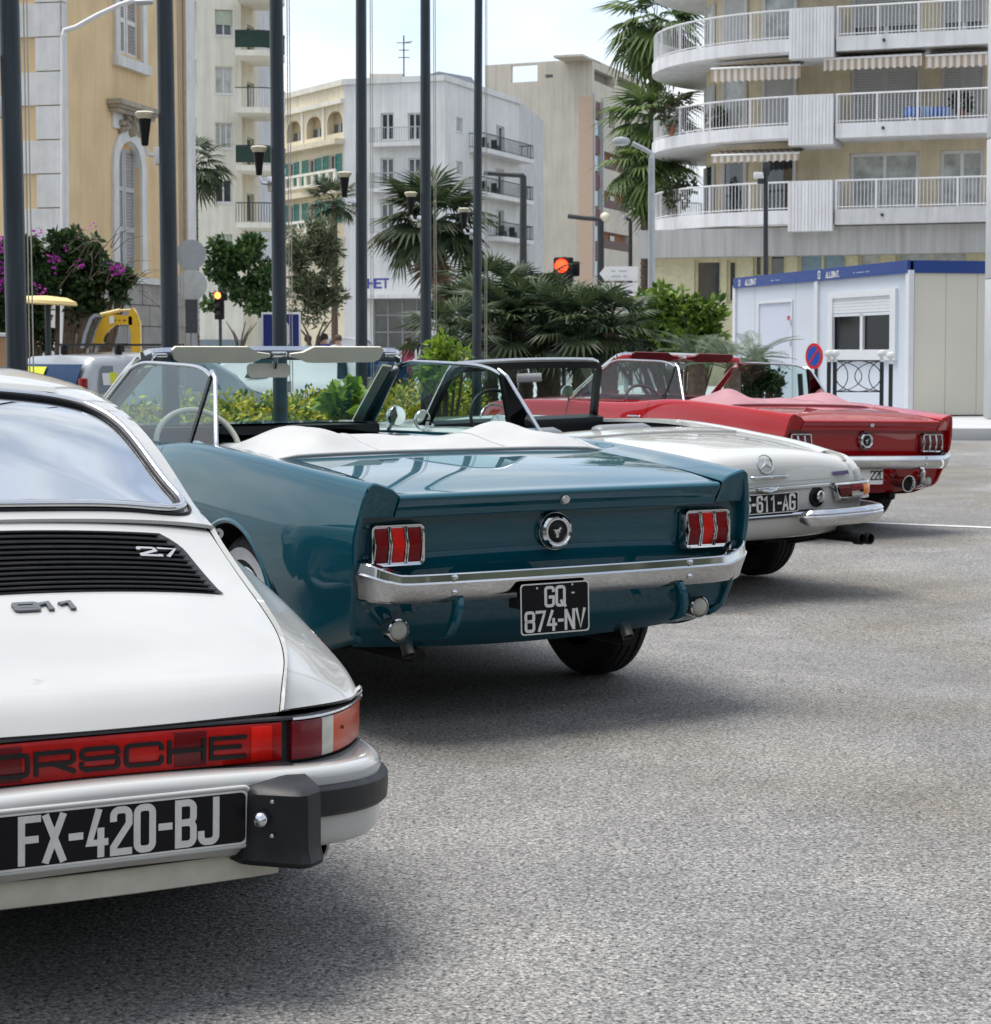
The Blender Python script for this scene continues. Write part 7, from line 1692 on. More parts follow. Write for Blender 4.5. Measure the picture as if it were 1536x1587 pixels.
mb = MB(); mb.bevbox((-.02, .03, c.z), (.06, .03, .5), .01); mb.build('clamp', GREYP, t2)
c = P_(295, 490, 42.6); t3 = thing('information_panel', 'narrow dark panel on the post below the round sign backs', 'sign', (c.x, c.y, 0)); mb = MB(); mb.bevbox((.03, 0, c.z), (.26, .04, .72), .01); mb.build('panel_plate', simple('dark_panel', (.05, .055, .06), .5), t3); mb = MB(); mb.bevbox((.17, 0, c.z), (.025, .06, .76), .005); mb.build('panel_edge', GREYP, t3)
disc_sign('no_parking_sign', 'round red and blue no-parking sign in front of the site cabins', 1262, 552, 34.5, .225, True, False, rz=R(-60), top=.05)
# blue telephone sign
c = P_(436, 545, 45); t = thing('telephone_sign', 'blue telephone sign with a white handset, behind the third flagpole', 'sign', (c.x, c.y, 0), rz=R(-6))
z0, z1 = P_(436, 560, 45).z-.2, P_(436, 484, 45).z; hw = .455
mb = MB()
for x in (-.3, .3): mb.tube([(x, .06, 0), (x, .06, z1-.1)], .03, 8)
mb.build('post', GREYP, t, 50)
mb = MB(); mb.bevbox((0, 0, (z0+z1)/2), (hw*2, .03, z1-z0), .012); pl = mb.build('sign_plate', FRAMEW, t, 30)
mb = MB(); mb.bevbox((0, -.016, (z0+z1)/2), (hw*2-.09, .004, z1-z0-.09), .001); mb.build('blue_field', simple('deep_blue', (.006, .018, .16), .4), pl)
mb = MB(); zc_ = (z0+z1)/2+.06; pts = curve([(-.02, .40, 0), (.10, .36, 0), (.165, .18, 0), (.165, 0, 0), (.10, -.18, 0), (-.02, -.22, 0)], 5)[:, :2]
wd = [.055+.03*(abs(i-len(pts)/2)/(len(pts)/2))**3*1.6 for i in range(len(pts))]
L1 = [(x-w_*.7, z) for (x, z), w_ in zip(pts, wd)]; L2 = [(x+w_*.7, z) for (x, z), w_ in zip(pts, wd)]
mb.grid([[(a[0], -.0195, zc_+a[1]) for a in L1], [(b_[0], -.0195, zc_+b_[1]) for b_ in L2]]); mb.bevbox((-.05, -.0195, zc_+.36), (.16, .003, .12), .001); mb.bevbox((-.05, -.0195, zc_-.19), (.16, .003, .12), .001); mb.bevbox((.22, -.0195, zc_-.42), (.05, .003, .17), .001); mb.build('handset_symbol', FRAMEW, pl, fix=False)
# white direction signs
def arrow_sign(label, u0, u1, v0, v1, Y, point, lines):
    a, b = P_(u0, v1, Y), P_(u1, v0, Y); m = ((a.x+b.x)/2, Y); t = thing('direction_sign', label, 'sign', (m[0], m[1], 0), group='white direction signs by the palms'); w_ = (b.x-a.x)/2; h = (b.z-a.z)/2; zc_ = (a.z+b.z)/2
    pol = [(-w_, -h), (w_-h*.8, -h), (w_, 0), (w_-h*.8, h), (-w_, h)]
    if point < 0: pol = [(-x, z) for x, z in pol][::-1]
    mb = MB(); mb.prism(pol, lambda x, z: (x, .02, zc_+z), lambda x, z: (x, -.02, zc_+z)); pl = mb.build('sign_plate', FRAMEW, t)
    mb = MB()
    for k, q in enumerate(lines): text(mb, q, lambda x, z, d: (x, -.021-d, zc_+h*(.12-.75*k)+z), h*.5, h*.10, .6, .2, 0, .004)
    mb.build('sign_lettering', simple('grey_letters', (.16, .18, .22), .5), pl)
    mb = MB()
    for x in (-w_*.3, w_*.35): mb.tube([(x, .05, 0), (x, .05, zc_+h*1.25)], .035, 8)
    mb.build('post', GREYP, t, 50)
arrow_sign('upper white arrow sign pointing left, right of the red traffic light', 929, 989, 413, 435, 58, -1, ['--- -----', '------ --'])
arrow_sign('middle white rectangular direction sign below the left arrow', 931, 989, 438.5, 451, 57.8, -1, ['----- ---'])
arrow_sign('lowest white arrow sign pointing right above the bright shrub', 946, 1022, 455, 472, 57, 1, ['---- -----'])
# ================================================================== ornate barrier, bollards
BLK = simple('black_enamel', (.012, .017, .02), .35, var=.2); WKN = simple('white_knob', (.66, .66, .65), .4)
Yb = 33.2
def bar_post(t, x, z1, r):
    mb = MB(); mb.tube([(x, 0, 0), (x, 0, z1-.16)], r, 14); p = mb.build('barrier_post', BLK, t, 50); mb = MB(); mb.lathe([(r*1.1, 0), (r*1.15, .05), (r*.7, .06), (r*.75, .075), (.075, .11), (.08, .14), (.06, .185), (.001, .2)], Matrix.Translation((x, 0, z1-.16)), 16); mb.build('white_ball', WKN, p, 50)
a, b_ = P_(1285, 545, Yb), P_(1367, 545, Yb); t = thing('ornate_barrier', 'black barrier of interlaced hoops between white-balled posts, before the cabin window', 'barrier', (a.x, Yb, .115)); w_ = b_.x-a.x; zt = P_(1320, 559, Yb).z-.115; zl = P_(1320, 607, Yb).z-.115; ztop = P_(1320, 546, Yb).z-.115
bar_post(t, .0, ztop, .035); bar_post(t, .10, ztop, .035); bar_post(t, w_, ztop, .035)
mb = MB()
for z in (zt, zl): mb.bar((.1, 0, z), (w_, 0, z), .03, .018)
mb.build('barrier_rail', BLK, t)
mb = MB(); cx = (w_+.1)/2; hw = (w_-.1)/2; zm = (zt+zl)/2; hz = (zt-zl)/2
mb.tube([(cx+hw*.97*math.cos(q), 0, zm+hz*math.sin(q)) for q in np.linspace(0, 2*PI, 33)[:-1]], .010, 6, closed=True)
for s_ in (-1, 1):
    for off in (.55, 1.15): mb.tube([(cx+s_*hw-s_*hw*off*math.cos(q), .004*s_, zm+hz*.98*math.sin(q)) for q in np.linspace(-PI/2, PI/2, 15)], .009, 6)
mb.build('barrier_hoops', BLK, t, 60)
c = P_(1381, 545, 32.9); t = thing('bollard', 'black post with a white ball just right of the ornate barrier', 'bollard', (c.x, c.y, .115)); bar_post(t, 0, P_(1381, 549, 32.9).z-.115, .035)
c = P_(1245, 545, 34); t = thing('bollard', 'plain black leaning bollard left of the no-parking sign', 'bollard', (c.x, c.y, .115), rot=(0, R(-4), 0)); mb = MB(); mb.tube([(0, 0, 0), (0, 0, P_(1243, 579, 34).z-.115)], .045, 14); mb.build('bollard_shaft', BLK, t, 50)
mb = MB(); mb.lathe([(.06, 0), (.06, .03), (.046, .035)], n=14); mb.build('bollard_base', BLK, t)
# row of dark posts along the road behind the hedge
for k, u in enumerate((302, 345, 382, 398, 470, 484)):
    Y = 40+k*1.2; c = P_(u, 545, Y); t = thing('road_post', ['dark road post left of the steering wheel', 'dark road post seen above the steering wheel', 'left of two close dark road posts behind the windscreen', 'right of two close dark road posts behind the windscreen', 'left of two dark posts right of the cream mirror', 'right of two dark posts right of the cream mirror'][k], 'post', (c.x, Y, 0), group='dark posts along the road')
    mb = MB(); mb.tube([(0, 0, 0), (0, 0, 1.28)], .045, 10); mb.build('post_shaft', BLK, t, 50); mb = MB(); mb.lathe([(.05, 0), (.065, .05), (.04, .1), (.001, .12)], Matrix.Translation((0, 0, 1.28)), 10); mb.build('post_cap', BLK, t)
# ================================================================== yellow parasol and excavator
t = thing('flat_parasol', 'flat cream-yellow canopy on a post under the bougainvillea', 'parasol', tuple(P_(75, 545, 30)[:2])+(0,)); z = P_(78, 472, 30).z; YC = simple('yellow_canvas', (.66, .50, .22), .8, var=.06)
mb = MB(); mb.tube([(0, 0, 0), (0, 0, z)], .045, 10); mb.build('post', DARKP, t, 50); mb = MB(); mb.lathe([(.44, .0), (.46, .012), (.44, .06), (.30, .115), (.001, .135)], Matrix.Translation((-.02, 0, z)) @ Matrix.Rotation(R(3), 4, 'Y'), 24); mb.build('canopy', YC, t, 30)
YEL = simple('machine_yellow', (.62, .36, .015), .4, var=.12, scale=5, coat=.3)
Ye = 33.0; c = P_(150, 545, Ye); t = thing('excavator', 'small yellow excavator with bent boom in front of the stone wall', 'excavator', (c.x, Ye, 0)); E = lambda u, v, dy=0: tuple(P_(u, v, Ye)-Vector((c.x, Ye, 0))+Vector((0, dy, 0)))
def slab(pts, th, name, mat, par, dy=0):
    mb = MB(); q = [E(*p) for p in pts]; mb.add([(x, y-th/2+dy, z) for x, y, z in q]+[(x, y+th/2+dy, z) for x, y, z in q], [tuple(range(len(q)))]+[tuple(range(len(q), 2*len(q)))[::-1]]+[(i, (i+1) % len(q), len(q)+(i+1) % len(q), len(q)+i) for i in range(len(q))]); return mb.build(name, mat, par)
bo = slab([(146, 532), (150, 514), (158, 496), (168, 487), (188, 488), (206, 491), (206, 504), (190, 503), (178, 504), (170, 511), (163, 522), (160, 534)], .14, 'boom', YEL, t)
slab([(171, 490), (178, 490), (178, 501), (171, 502)], .15, 'white_decal', FRAMEW, bo); mb = MB(); text(mb, '- - -- -', lambda x, z, d: (E(191, 499)[0]+x, -.072-d, E(191, 499)[2]+z), .055, .015, .6, .2, 0, .003); mb.build('boom_lettering', TRIMBLACK, bo)
slab([(201, 482), (207, 477), (212, 484), (218, 500), (219, 560), (205, 560), (204, 515), (200, 500)], .14, 'stick', YEL, t)
mb = MB(); mb.tube([E(156, 488), E(186, 481)], .035, 10); mb.tube([E(186, 481), E(203, 480)], .018, 8); mb.build('hydraulic_ram', simple('ram_cream', (.62, .50, .22), .4), t, 50)
mb = MB(); mb.tube([E(163, 530), E(166, 515)], .04, 10); mb.build('pivot_ram', DARKP, t)
mb = MB(); q = [E(133, 540), E(138, 518), E(147, 494), E(153, 489)]
for dy in (-.3, .3):
    for a_, b2 in zip(q[:-1], q[1:]): mb.bar(tuple(Vector(a_)+Vector((0, dy, 0))), tuple(Vector(b2)+Vector((0, dy, 0))), .05, .05, (0, 1, 0))
mb.bar(tuple(Vector(q[3])+Vector((0, -.3, 0))), tuple(Vector(q[3])+Vector((0, .3, 0))), .05, .05); mb.build('cab_frame', simple('cab_grey', (.25, .29, .33), .5), t)
mb = MB(); mb.grid([[tuple(Vector(a_)+Vector((0, dy, 0))) for dy in (-.28, .28)] for a_ in q]); mb.build('cab_window', darkglass('cab_glass', (.10, .14, .17)), t, fix=False)
mb = MB(); mb.bevbox((.1, .2, .55), (1.3, 1.0, .5), .08); mb.bevbox((-.1, .2, .95), (.6, .9, .4), .06); mb.build('machine_body', YEL, t, 40)
for s_ in (-.35, .75): mb = MB(); mb.bevbox((.1, s_, .18), (1.5, .28, .36), .12); mb.build('crawler_track', TYRE, t, 40)
# garden wall at the far left
t = thing('garden_wall', 'ochre rendered garden wall under the bougainvillea at far left', 'wall', tuple(P_(5, 545, 31)[:2])+(0,)); mb = MB(); mb.box((-1.2, 0, .75), (2.6, .2, 1.55)); mb.build('wall_face', simple('garden_ochre', (.40, .24, .13), .85, var=.1), t); mb = MB(); mb.bevbox((-1.2, 0, 1.56), (2.7, .3, .06), .01); mb.build('coping', CONC, t)
# ================================================================== background vehicles
def small_car(name, label, pos, rz, L, Wd, H, body, roofbars=False, van=False, papers=False):
    t = thing(name, label, 'car', (*pos, 0), rz=rz); hw = Wd/2; bl = H*.60
    P = F1([(0, .86), (.2, .95), (L*.5, 1), (L*.85, .97), (L, .82)])
    roof = (lambda pts: (lambda q: np.interp(q, [p[0] for p in pts], [p[1] for p in pts])))([(0.02, H*.62), (.10, H*.80), (.22 if van else .35, H*.965), (L*.3, H), (L*.55, H*.985), (L*.68, H*.80), (L*.76, bl+.01), (L*.9, bl*.9), (L, bl*.62)])
    rows = []
    for y in np.concatenate([[.02, .06, .10, .16], np.linspace(.24, L-.02, 40)]):
        w_ = hw*float(P(y)); zt = float(roof(y)); g_ = zt > bl+.02; zb = .26
        top = [(w_*.80, zt-.03), (w_*.70, zt), (0, zt+.02)] if g_ else [(w_*.9, zt-.01), (w_*.7, zt), (0, zt+.02)]
        sh = min(bl, zt-.05)
        rows.append([(x, y, z) for x, z in [(w_*.86, zb), (w_*.97, zb+.06), (w_, .5*bl+.1), (w_*.97, sh-.02), (w_*.945, sh)]+[(w_*(.945-.10*(zt-.1-sh)/.5), max(sh+.01, zt-.12))]+top])
    panel('body', [np.array(rows)], body, t, [(.75, .30, .34), (L-.85, .30, .34)], hem=.02, smooth=50)
    DG = darkglass('car_window_glass', (.03, .05, .06)); rz0, rz1 = bl+.03, H-.16
    mb = MB(); yb = lambda z: float(np.interp(z, [H*.62, H*.80, H*.965], [.0, .085, .20 if van else .33]))-.012
    mb.grid([[(x, yb(z)-.02*(1-(x/hw)**2), z) for x in np.linspace(-hw*.74, hw*.74, 9)] for z in np.linspace(rz0, rz1+.02, 6)]); mb.build('rear_window', simple('blue_window_glass', (.012, .04, .10), .12, spec=.3), t, 60)
    for s_ in (-1, 1):
        for a_, b2 in ((.24, 1.0), (1.12, 2.1)):
            sl = .18 if b2 > 1.9 else 0; mb = MB(); xx = lambda z: s_*hw*(.958-.10*(z-bl)/.5)*1.0+s_*.012
            mb.grid([[(xx(z), y0+(y1-y0)*k/4, z) for k in range(5)] for z, y0, y1 in ((rz0, a_, b2+sl), ((rz0+rz1)/2, a_+.02, b2+sl*.4), (rz1, a_+.07, b2-.06))]); sw = mb.build('side_window', DG, t, 60)
        mb = MB(); mb.bevbox((s_*hw*.90, .02, H*.62), (.10, .10, .36), .03); mb.build('tail_lamp', REDLENS, t, 40)
        for y in (.75, L-.85): make_wheel(t, (s_*(hw-.1), y, .30), s_, .30, .18, kind='dark')
    mb = MB(); mb.bevbox((0, -.02, .42), (Wd*.94, .16, .22), .05); mb.build('rear_bumper', BLACKRUB if van else body, t, 40)
    mb = MB(); mb.box((0, L/2, .26), (Wd*.8, L*.9, .12)); mb.build('underbody', UNDER, t)
    if roofbars:
        for y in (.75, 1.7):
            mb = MB(); mb.bar((-hw*.85, y, H+.11), (hw*.85, y, H+.11), .05, .03)
            for s_ in (-1, 1): mb.bevbox((s_*hw*.66, y, H+.045), (.07, .09, .13), .02)
            mb.build('roof_bar', TRIMBLACK, t, 40)
    if papers:
        YP = simple('yellow_paper', (.60, .62, .03), .7, var=.05); mb = MB(); z0, z1 = rz0+.18, rz1-.01
        mb.grid([[(x, yb(z)-.024-.02*(1-(x/hw)**2), z) for x in np.linspace(-hw*.66, -hw*.05, 5)] for z in np.linspace(z0, z1, 5)]); mb.build('paper_notice', YP, t, fix=False)
        xx = lambda z: hw*(.958-.10*(z-bl)/.5)+.02
        mb = MB(); mb.grid([[(xx(z), y, z) for y in (.42, .92)] for z in (rz0+.08, rz1-.08)]); mb.build('paper_notice', YP, t, fix=False); mb = MB(); mb.grid([[(xx(z)-.002, y, z) for y in (.30, .43)] for z in (rz0+.08, rz1-.09)]); mb.build('paper_notice', FRAMEW, t, fix=False)
    return t
SILV = paint('silver_paint', (.30, .32, .34), metal=.3, rough=.35); WHT = paint('plain_white_paint', (.62, .63, .64), rough=.35)
p = P_(80, 545, 25.2)
small_car('hatchback_car', 'silver hatchback with roof bars and yellow papers in its windows', (p.x-.1, p.y), R(-40), 3.9, 1.68, 1.28, SILV, roofbars=True, van=True, papers=True)
p = P_(610, 545, 33)
small_car('suv_car', 'white car with red tail lamp seen through the teal windscreen', (p.x-.1, p.y), R(62), 4.3, 1.8, 1.38, WHT)
p = P_(575, 535, 105)
small_car('parked_car', 'small white car parked before the shop window far behind', (p.x, p.y), R(80), 4.0, 1.7, 2.05, WHT)
# ================================================================== passers-by far behind
def person(label, u, Y, ht, shirt, legs, hair, turn=0.0, arm=.1):
    c = P_(u, 545, Y); t = thing('person', label, 'person', (c.x, Y, 0), rz=turn); k = ht/1.75
    J = {'pel': (0, 0, .95), 'sp': (0, 0, 1.15), 'ch': (0, .01, 1.36), 'nk': (0, 0, 1.50), 'hd': (0, -.02, 1.62), 'ht': (0, -.01, 1.74),
         'hl': (-.10, 0, .90), 'kl': (-.11, -.05, .48), 'al': (-.11, .06, .08), 'tl': (-.12, -.10, .03), 'hr': (.10, 0, .90), 'kr': (.11, -.12, .50), 'ar': (.11, -.12, .08), 'tr': (.12, -.28, .03),
         'sl': (-.19, 0, 1.42), 'el': (-.25, .04, 1.13), 'wl': (-.25, -.08, .90), 'fl': (-.25, -.12, .80), 'sr': (.19, 0, 1.42), 'er': (.25, .02, 1.13), 'wr': (.24, -.10-arm, .92+arm), 'fr': (.24, -.14-arm, .84+arm)}
    ED = [('pel', 'sp'), ('sp', 'ch'), ('ch', 'nk'), ('nk', 'hd'), ('hd', 'ht'), ('pel', 'hl'), ('hl', 'kl'), ('kl', 'al'), ('al', 'tl'), ('pel', 'hr'), ('hr', 'kr'), ('kr', 'ar'), ('ar', 'tr'), ('ch', 'sl'), ('sl', 'el'), ('el', 'wl'), ('wl', 'fl'), ('ch', 'sr'), ('sr', 'er'), ('er', 'wr'), ('wr', 'fr')]
    RD = dict(pel=.15, sp=.135, ch=.16, nk=.055, hd=.095, ht=.07, hl=.10, kl=.065, al=.045, tl=.045, hr=.10, kr=.065, ar=.045, tr=.045, sl=.07, el=.048, wl=.034, fl=.035, sr=.07, er=.048, wr=.034, fr=.035)
    names = list(J); me = bpy.data.meshes.new('body'); me.from_pydata([tuple(q*k for q in J[n_]) for n_ in names], [(names.index(a_), names.index(b2)) for a_, b2 in ED], [])
    o = link('body', me, t); md = o.modifiers.new('skin', 'SKIN'); o.modifiers.new('sub', 'SUBSURF').levels = 1; o.modifiers['sub'].render_levels = 1
    for i, n_ in enumerate(names): v = me.skin_vertices[0].data[i]; v.radius = (RD[n_]*k, RD[n_]*k*(.75 if n_ in ('pel', 'sp', 'ch') else 1)); v.use_root = n_ == 'pel'
    s = N('person_cloth'); g_ = s.n('ShaderNodeTexCoord'); sx = s.n('ShaderNodeSeparateXYZ'); s.l(g_.outputs['Object'], sx.inputs[0]); dv = s.n('ShaderNodeMath', operation='DIVIDE'); dv.inputs[1].default_value = 1.8*k; s.l(sx.outputs['Z'], dv.inputs[0])
    rp = s.ramp(dv.outputs[0], [(0, (.03, .03, .03)), (.045, legs), (.53, shirt), (.825, (.42, .27, .20))]); s.t.nodes[-1 if False else rp.node.name].color_ramp.interpolation = 'CONSTANT'; s.set(col=rp, rough=.8); me.materials.append(s.m)
    mb = MB(); mb.lathe([(.04*k, -.10*k), (.10*k, -.06*k), (.115*k, .02*k), (.09*k, .09*k), (.001, .12*k)], Matrix.Translation((0, .012*k, 1.67*k)), 14); mb.build('hair', simple('hair_'+hair, dict(dark=(.02, .015, .012), brown=(.08, .045, .025), grey=(.3, .29, .28))[hair], .7), t, 60)
    return t
person('person in a blue top and dark trousers left of the fourth flagpole', 503, 56, 1.78, (.02, .05, .28), (.03, .03, .04), 'dark', .6)
person('person in a red top, partly behind the olive tree', 497, 58, 1.72, (.42, .03, .05), (.05, .06, .10), 'brown', -.4)
person('person in a white shirt beside the pale corner block', 524, 55, 1.74, (.62, .62, .62), (.5, .5, .5), 'brown', .2)
person('person in a maroon top near the shop window', 632, 60, 1.74, (.22, .03, .06), (.04, .04, .05), 'dark', -.8)
person('person in teal clothes walking under the olive tree', 478, 57, 1.74, (.03, .22, .24), (.05, .05, .06), 'dark', 1.1)
# ================================================================== planting
BARK = simple('bark', (.10, .075, .055), .9, var=.35, scale=8, bump=.3)
PALMBARK = simple('palm_bark', (.12, .085, .06), .9, var=.4, scale=14, bump=.5)
FAN = leafmat('fan_palm_green', [(.007, .018, .007), (.014, .034, .012), (.03, .06, .02), (.07, .085, .035)])
FANTALL = leafmat('tall_palm_green', [(.035, .075, .02), (.075, .14, .035), (.15, .21, .06)])
def branchy(mb, r, base, h, rad, n=5, spread=.5, lean=(0, 0)):
    top = Vector(base)+Vector((lean[0], lean[1], h*.55)); mb.tube([base, tuple(Vector(base)+(top-Vector(base))*.5+Vector((r.uniform(-.05, .05), 0, 0))), tuple(top)], [rad, rad*.8, rad*.65], 10)
    for k in range(n):
        a = 2*PI*k/n+r.uniform(-.4, .4); e = top+Vector((math.cos(a)*spread*h*.5, math.sin(a)*spread*h*.5, h*.45*r.uniform(.7, 1))); m = top+(e-top)*.45+Vector((0, 0, h*.05)); mb.tube([tuple(top-Vector((0, 0, h*.1*r.random()))), tuple(m), tuple(e)], [rad*.5, rad*.32, rad*.12], 7)
def subdiv(cl, r):
    out = []
    for c in cl:
        for _ in range(6):
            a, q = r.uniform(0, 2*PI), r.uniform(.25, .95); out.append((c[0]+c[2]*q*math.cos(a), c[1]+c[2]*q*math.sin(a), c[2]*r.uniform(.26, .5), *c[3:]))
    return out
def tree(label, u, Y, clumps, n, size, mats, trunk_h, trunk_r, name='tree', aspect=.45, base_z=0, lean=(0, 0)):
    """clumps: (u, v, radius in px) as seen from the camera, spread in depth"""
    r = random.Random(u*7+int(Y)); b = P_(u, 545, Y); t = thing(name, label, 'tree', (b.x, Y, base_z)); s_ = Y/FPX; o = Vector((b.x, Y, base_z))
    clumps = subdiv(clumps, r)
    mb = MB(); branchy(mb, r, (0, 0, 0), trunk_h, trunk_r, lean=lean); mb.build('trunk', BARK, t, 60)
    mb = MB(); cs = []
    for (cu, cv, cr) in clumps:
        p = P_(cu, cv, Y)-o; dy = r.uniform(-1.6, 1.6)*cr*s_; cs.append((p.x, p.y+dy, p.z, cr*s_, cr*s_*.9, cr*s_*.85))
    leaves(mb, r, n, cs, size, aspect); stuff(mb.build('crown', mats, t, fix=False)); return t
GREEN1 = leafmat('dark_tree_green', [(.015, .04, .012), (.03, .07, .018), (.055, .11, .03), (.10, .16, .05)]); OLIVE = leafmat('olive_green', [(.05, .075, .035), (.085, .115, .055), (.14, .165, .09), (.22, .24, .15)])
tree('small leafy street tree behind the amber traffic light', 372, 70, [(345, 410, 26), (375, 395, 30), (400, 420, 28), (352, 440, 24), (385, 450, 30), (330, 465, 15), (403, 480, 18), (360, 400, 22), (395, 385, 18), (412, 440, 16), (345, 385, 14)], 3800, .26, GREEN1, 2.4, .09, aspect=.55)
tree('grey-green olive tree left of the fourth flagpole', 487, 56, [(470, 375, 28), (500, 365, 28), (455, 410, 24), (487, 415, 32), (515, 400, 24), (470, 450, 26), (505, 450, 28), (455, 480, 16), (490, 485, 22), (520, 470, 12), (482, 352, 14)], 5200, .24, OLIVE, 2.3, .10, aspect=.24)
# ---- fan palms: every frond is an object sharing one of a few meshes
def fan_frond(r, petiole, fan, droop, nb=20):
    mb = MB(); pts = [Vector((0, 0, 0)), Vector((0, petiole*.5, petiole*.06)), Vector((0, petiole, -droop*petiole*.35))]
    mb.tube(pts, [.022, .016, .011], 5); c = pts[-1]; d0 = (pts[-1]-pts[-2]).normalized(); V = []; Fc = []
    for k in range(nb):
        a = R(-125+250*k/(nb-1))+r.uniform(-.04, .04); l = fan*(1-.35*(abs(a)/R(125))**2)*r.uniform(.9, 1.06)
        d = Vector((math.sin(a), math.cos(a)*d0.y, math.cos(a)*d0.z+.05)).normalized(); side = d.cross(Vector((0, -d0.z, d0.y))).normalized(); w_ = fan*.055
        mid = c+d*l*.55+Vector((0, 0, .03*fan)); tip = c+d*l+Vector((0, 0, -droop*l*.55*r.uniform(.6, 1.3))); b = len(V)
        V += [c, mid+side*w_, tip, mid-side*w_, mid-Vector((0, 0, w_*.7))]; Fc += [(b, b+1, b+4), (b, b+4, b+3), (b+1, b+2, b+4), (b+4, b+2, b+3)]
    mb.add(V, Fc); return mb
def frond_mesh(seed, petiole, fan, droop, mat, nb=20):
    o = fan_frond(random.Random(seed), petiole, fan, droop, nb).build('frond', mat, None, None, fix=False); me = o.data; bpy.data.objects.remove(o); return me
FM = {k: [frond_mesh(10+i, p, f, d, m) for i in range(3)] for k, (p, f, d, m) in dict(low=(.75, .62, .5, FAN), mid=(.85, .80, .55, FAN), tall=(1.05, 1.15, .75, FANTALL), dead=(.7, .8, 1.2, leafmat('dry_palm_tan', [(.14, .09, .05), (.25, .17, .10)]))).items()}
def put_frond(me, par, pos, az, el, sc, roll=0.0):
    o = bpy.data.objects.new('frond', me); C.objects.link(o); o.parent = par; o.location = pos; o.rotation_euler = (el, roll, az); o.scale = (sc,)*3; return o
def palm(label, u, v_crown, Y, kind, n, sc, trunk_r, seed, lean=(0, 0), el=(-.7, 1.1), base_z=0.0, name='palm_tree', dead=0):
    r = random.Random(seed); c = P_(u, v_crown, Y); b = Vector((c.x-lean[0], Y-lean[1], base_z)); t = thing(name, label, 'palm', tuple(b)); o = c-b
    if o.z > .5:
        mb = MB(); k = 14; pts = [Vector((o.x*(i/k)**1.3, o.y*(i/k), o.z*i/k)) for i in range(k+1)]
        mb.tube(pts, [trunk_r*(1.15-.25*i/k) for i in range(k+1)], 12)
        for i in range(int(o.z/.13)):
            q = i/(o.z/.13); p = Vector((o.x*q**1.3, o.y*q, o.z*q)); rr = trunk_r*(1.15-.25*q)
            for j in range(7):
                a = 2*PI*(j+.5*(i % 2))/7+.3; d = Vector((math.cos(a), math.sin(a), 0)); s2 = Vector((-d.y, d.x, 0)); mb.add([p+d*rr*.96-s2*rr*.38, p+d*rr*.96+s2*rr*.38, p+d*rr*1.16+s2*rr*.16+Vector((0, 0, .10)), p+d*rr*1.16-s2*rr*.16+Vector((0, 0, .10))], [(0, 1, 2, 3)])
        mb.build('trunk', PALMBARK, t, 50)
    for i in range(n):
        q = i/n; a = i*2.39996+r.uniform(-.25, .25); e = el[1]+(el[0]-el[1])*q**.8+r.uniform(-.12, .12)
        put_frond(r.choice(FM[kind]), t, tuple(o+Vector((0, 0, .08*(1-q)))), a, e, sc*r.uniform(.85, 1.12), r.uniform(-.25, .25))
    for i in range(dead): put_frond(r.choice(FM['dead']), t, tuple(o-Vector((0, 0, .25))), i*2.4, -1.25+r.uniform(-.1, .2), sc*.9)
    return t
palm('large fan palm with a shaggy trunk in front of the pale corner block', 668, 352, 46, 'mid', 46, 1.0, .22, 3, lean=(-.55, 0), el=(-.55, 1.35), dead=2)
palm('tall palm whose crown shows above the top curved balcony at left', 1016, 42, 78, 'tall', 34, 1.1, .26, 5, el=(-1.0, 1.25), dead=5)
palm('tall palm with a long drooping crown left of the middle balconies', 1012, 195, 76, 'tall', 42, 1.1, .24, 8, el=(-1.35, 1.3), dead=3)
palm('tall palm with drooping green skirt beside the lowest balcony', 1004, 262, 75, 'tall', 38, .95, .24, 9, el=(-1.45, .9), dead=3)
palm('slim palm at the right-hand corner of the ochre house', 300, 258, 62, 'mid', 22, .85, .13, 11, el=(-.9, 1.2))
palm('small palm in front of the teal-shuttered wing', 518, 318, 66, 'mid', 22, .72, .10, 12, el=(-.6, 1.3))
for i, (u, v, Y, n, sc, lb) in enumerate(((760, 470, 40, 26, .95, 'dark fan palm right behind the last flagpole'), (735, 505, 38, 24, .9, 'low dark fan palm at the foot of the big palm trunk'), (815, 475, 41, 26, 1.0, 'dark fan palm below the L-shaped gantry'), (858, 510, 40, 24, .9, 'dark fan palm under the red traffic light'),
        (905, 512, 38, 22, .85, 'dark fan palm left of the white arrow signs'), (845, 515, 36, 28, 1.0, 'low fan palm with yellowish fronds above the roadster windscreen'), (790, 520, 36, 26, .9, 'low fan palm behind the roadster mirror'), (900, 525, 35, 26, .9, 'low fan palm above the red windscreen frame'), (945, 515, 35, 24, .85, 'low fan palm between the red windscreen and bright shrub'), (700, 535, 34, 18, .8, 'low fan palm behind the bright leafy plant'))):
    palm(lb, u, v, Y, 'low', n, sc, .14, 40+i, el=(-.5, 1.3), name='fan_palm')
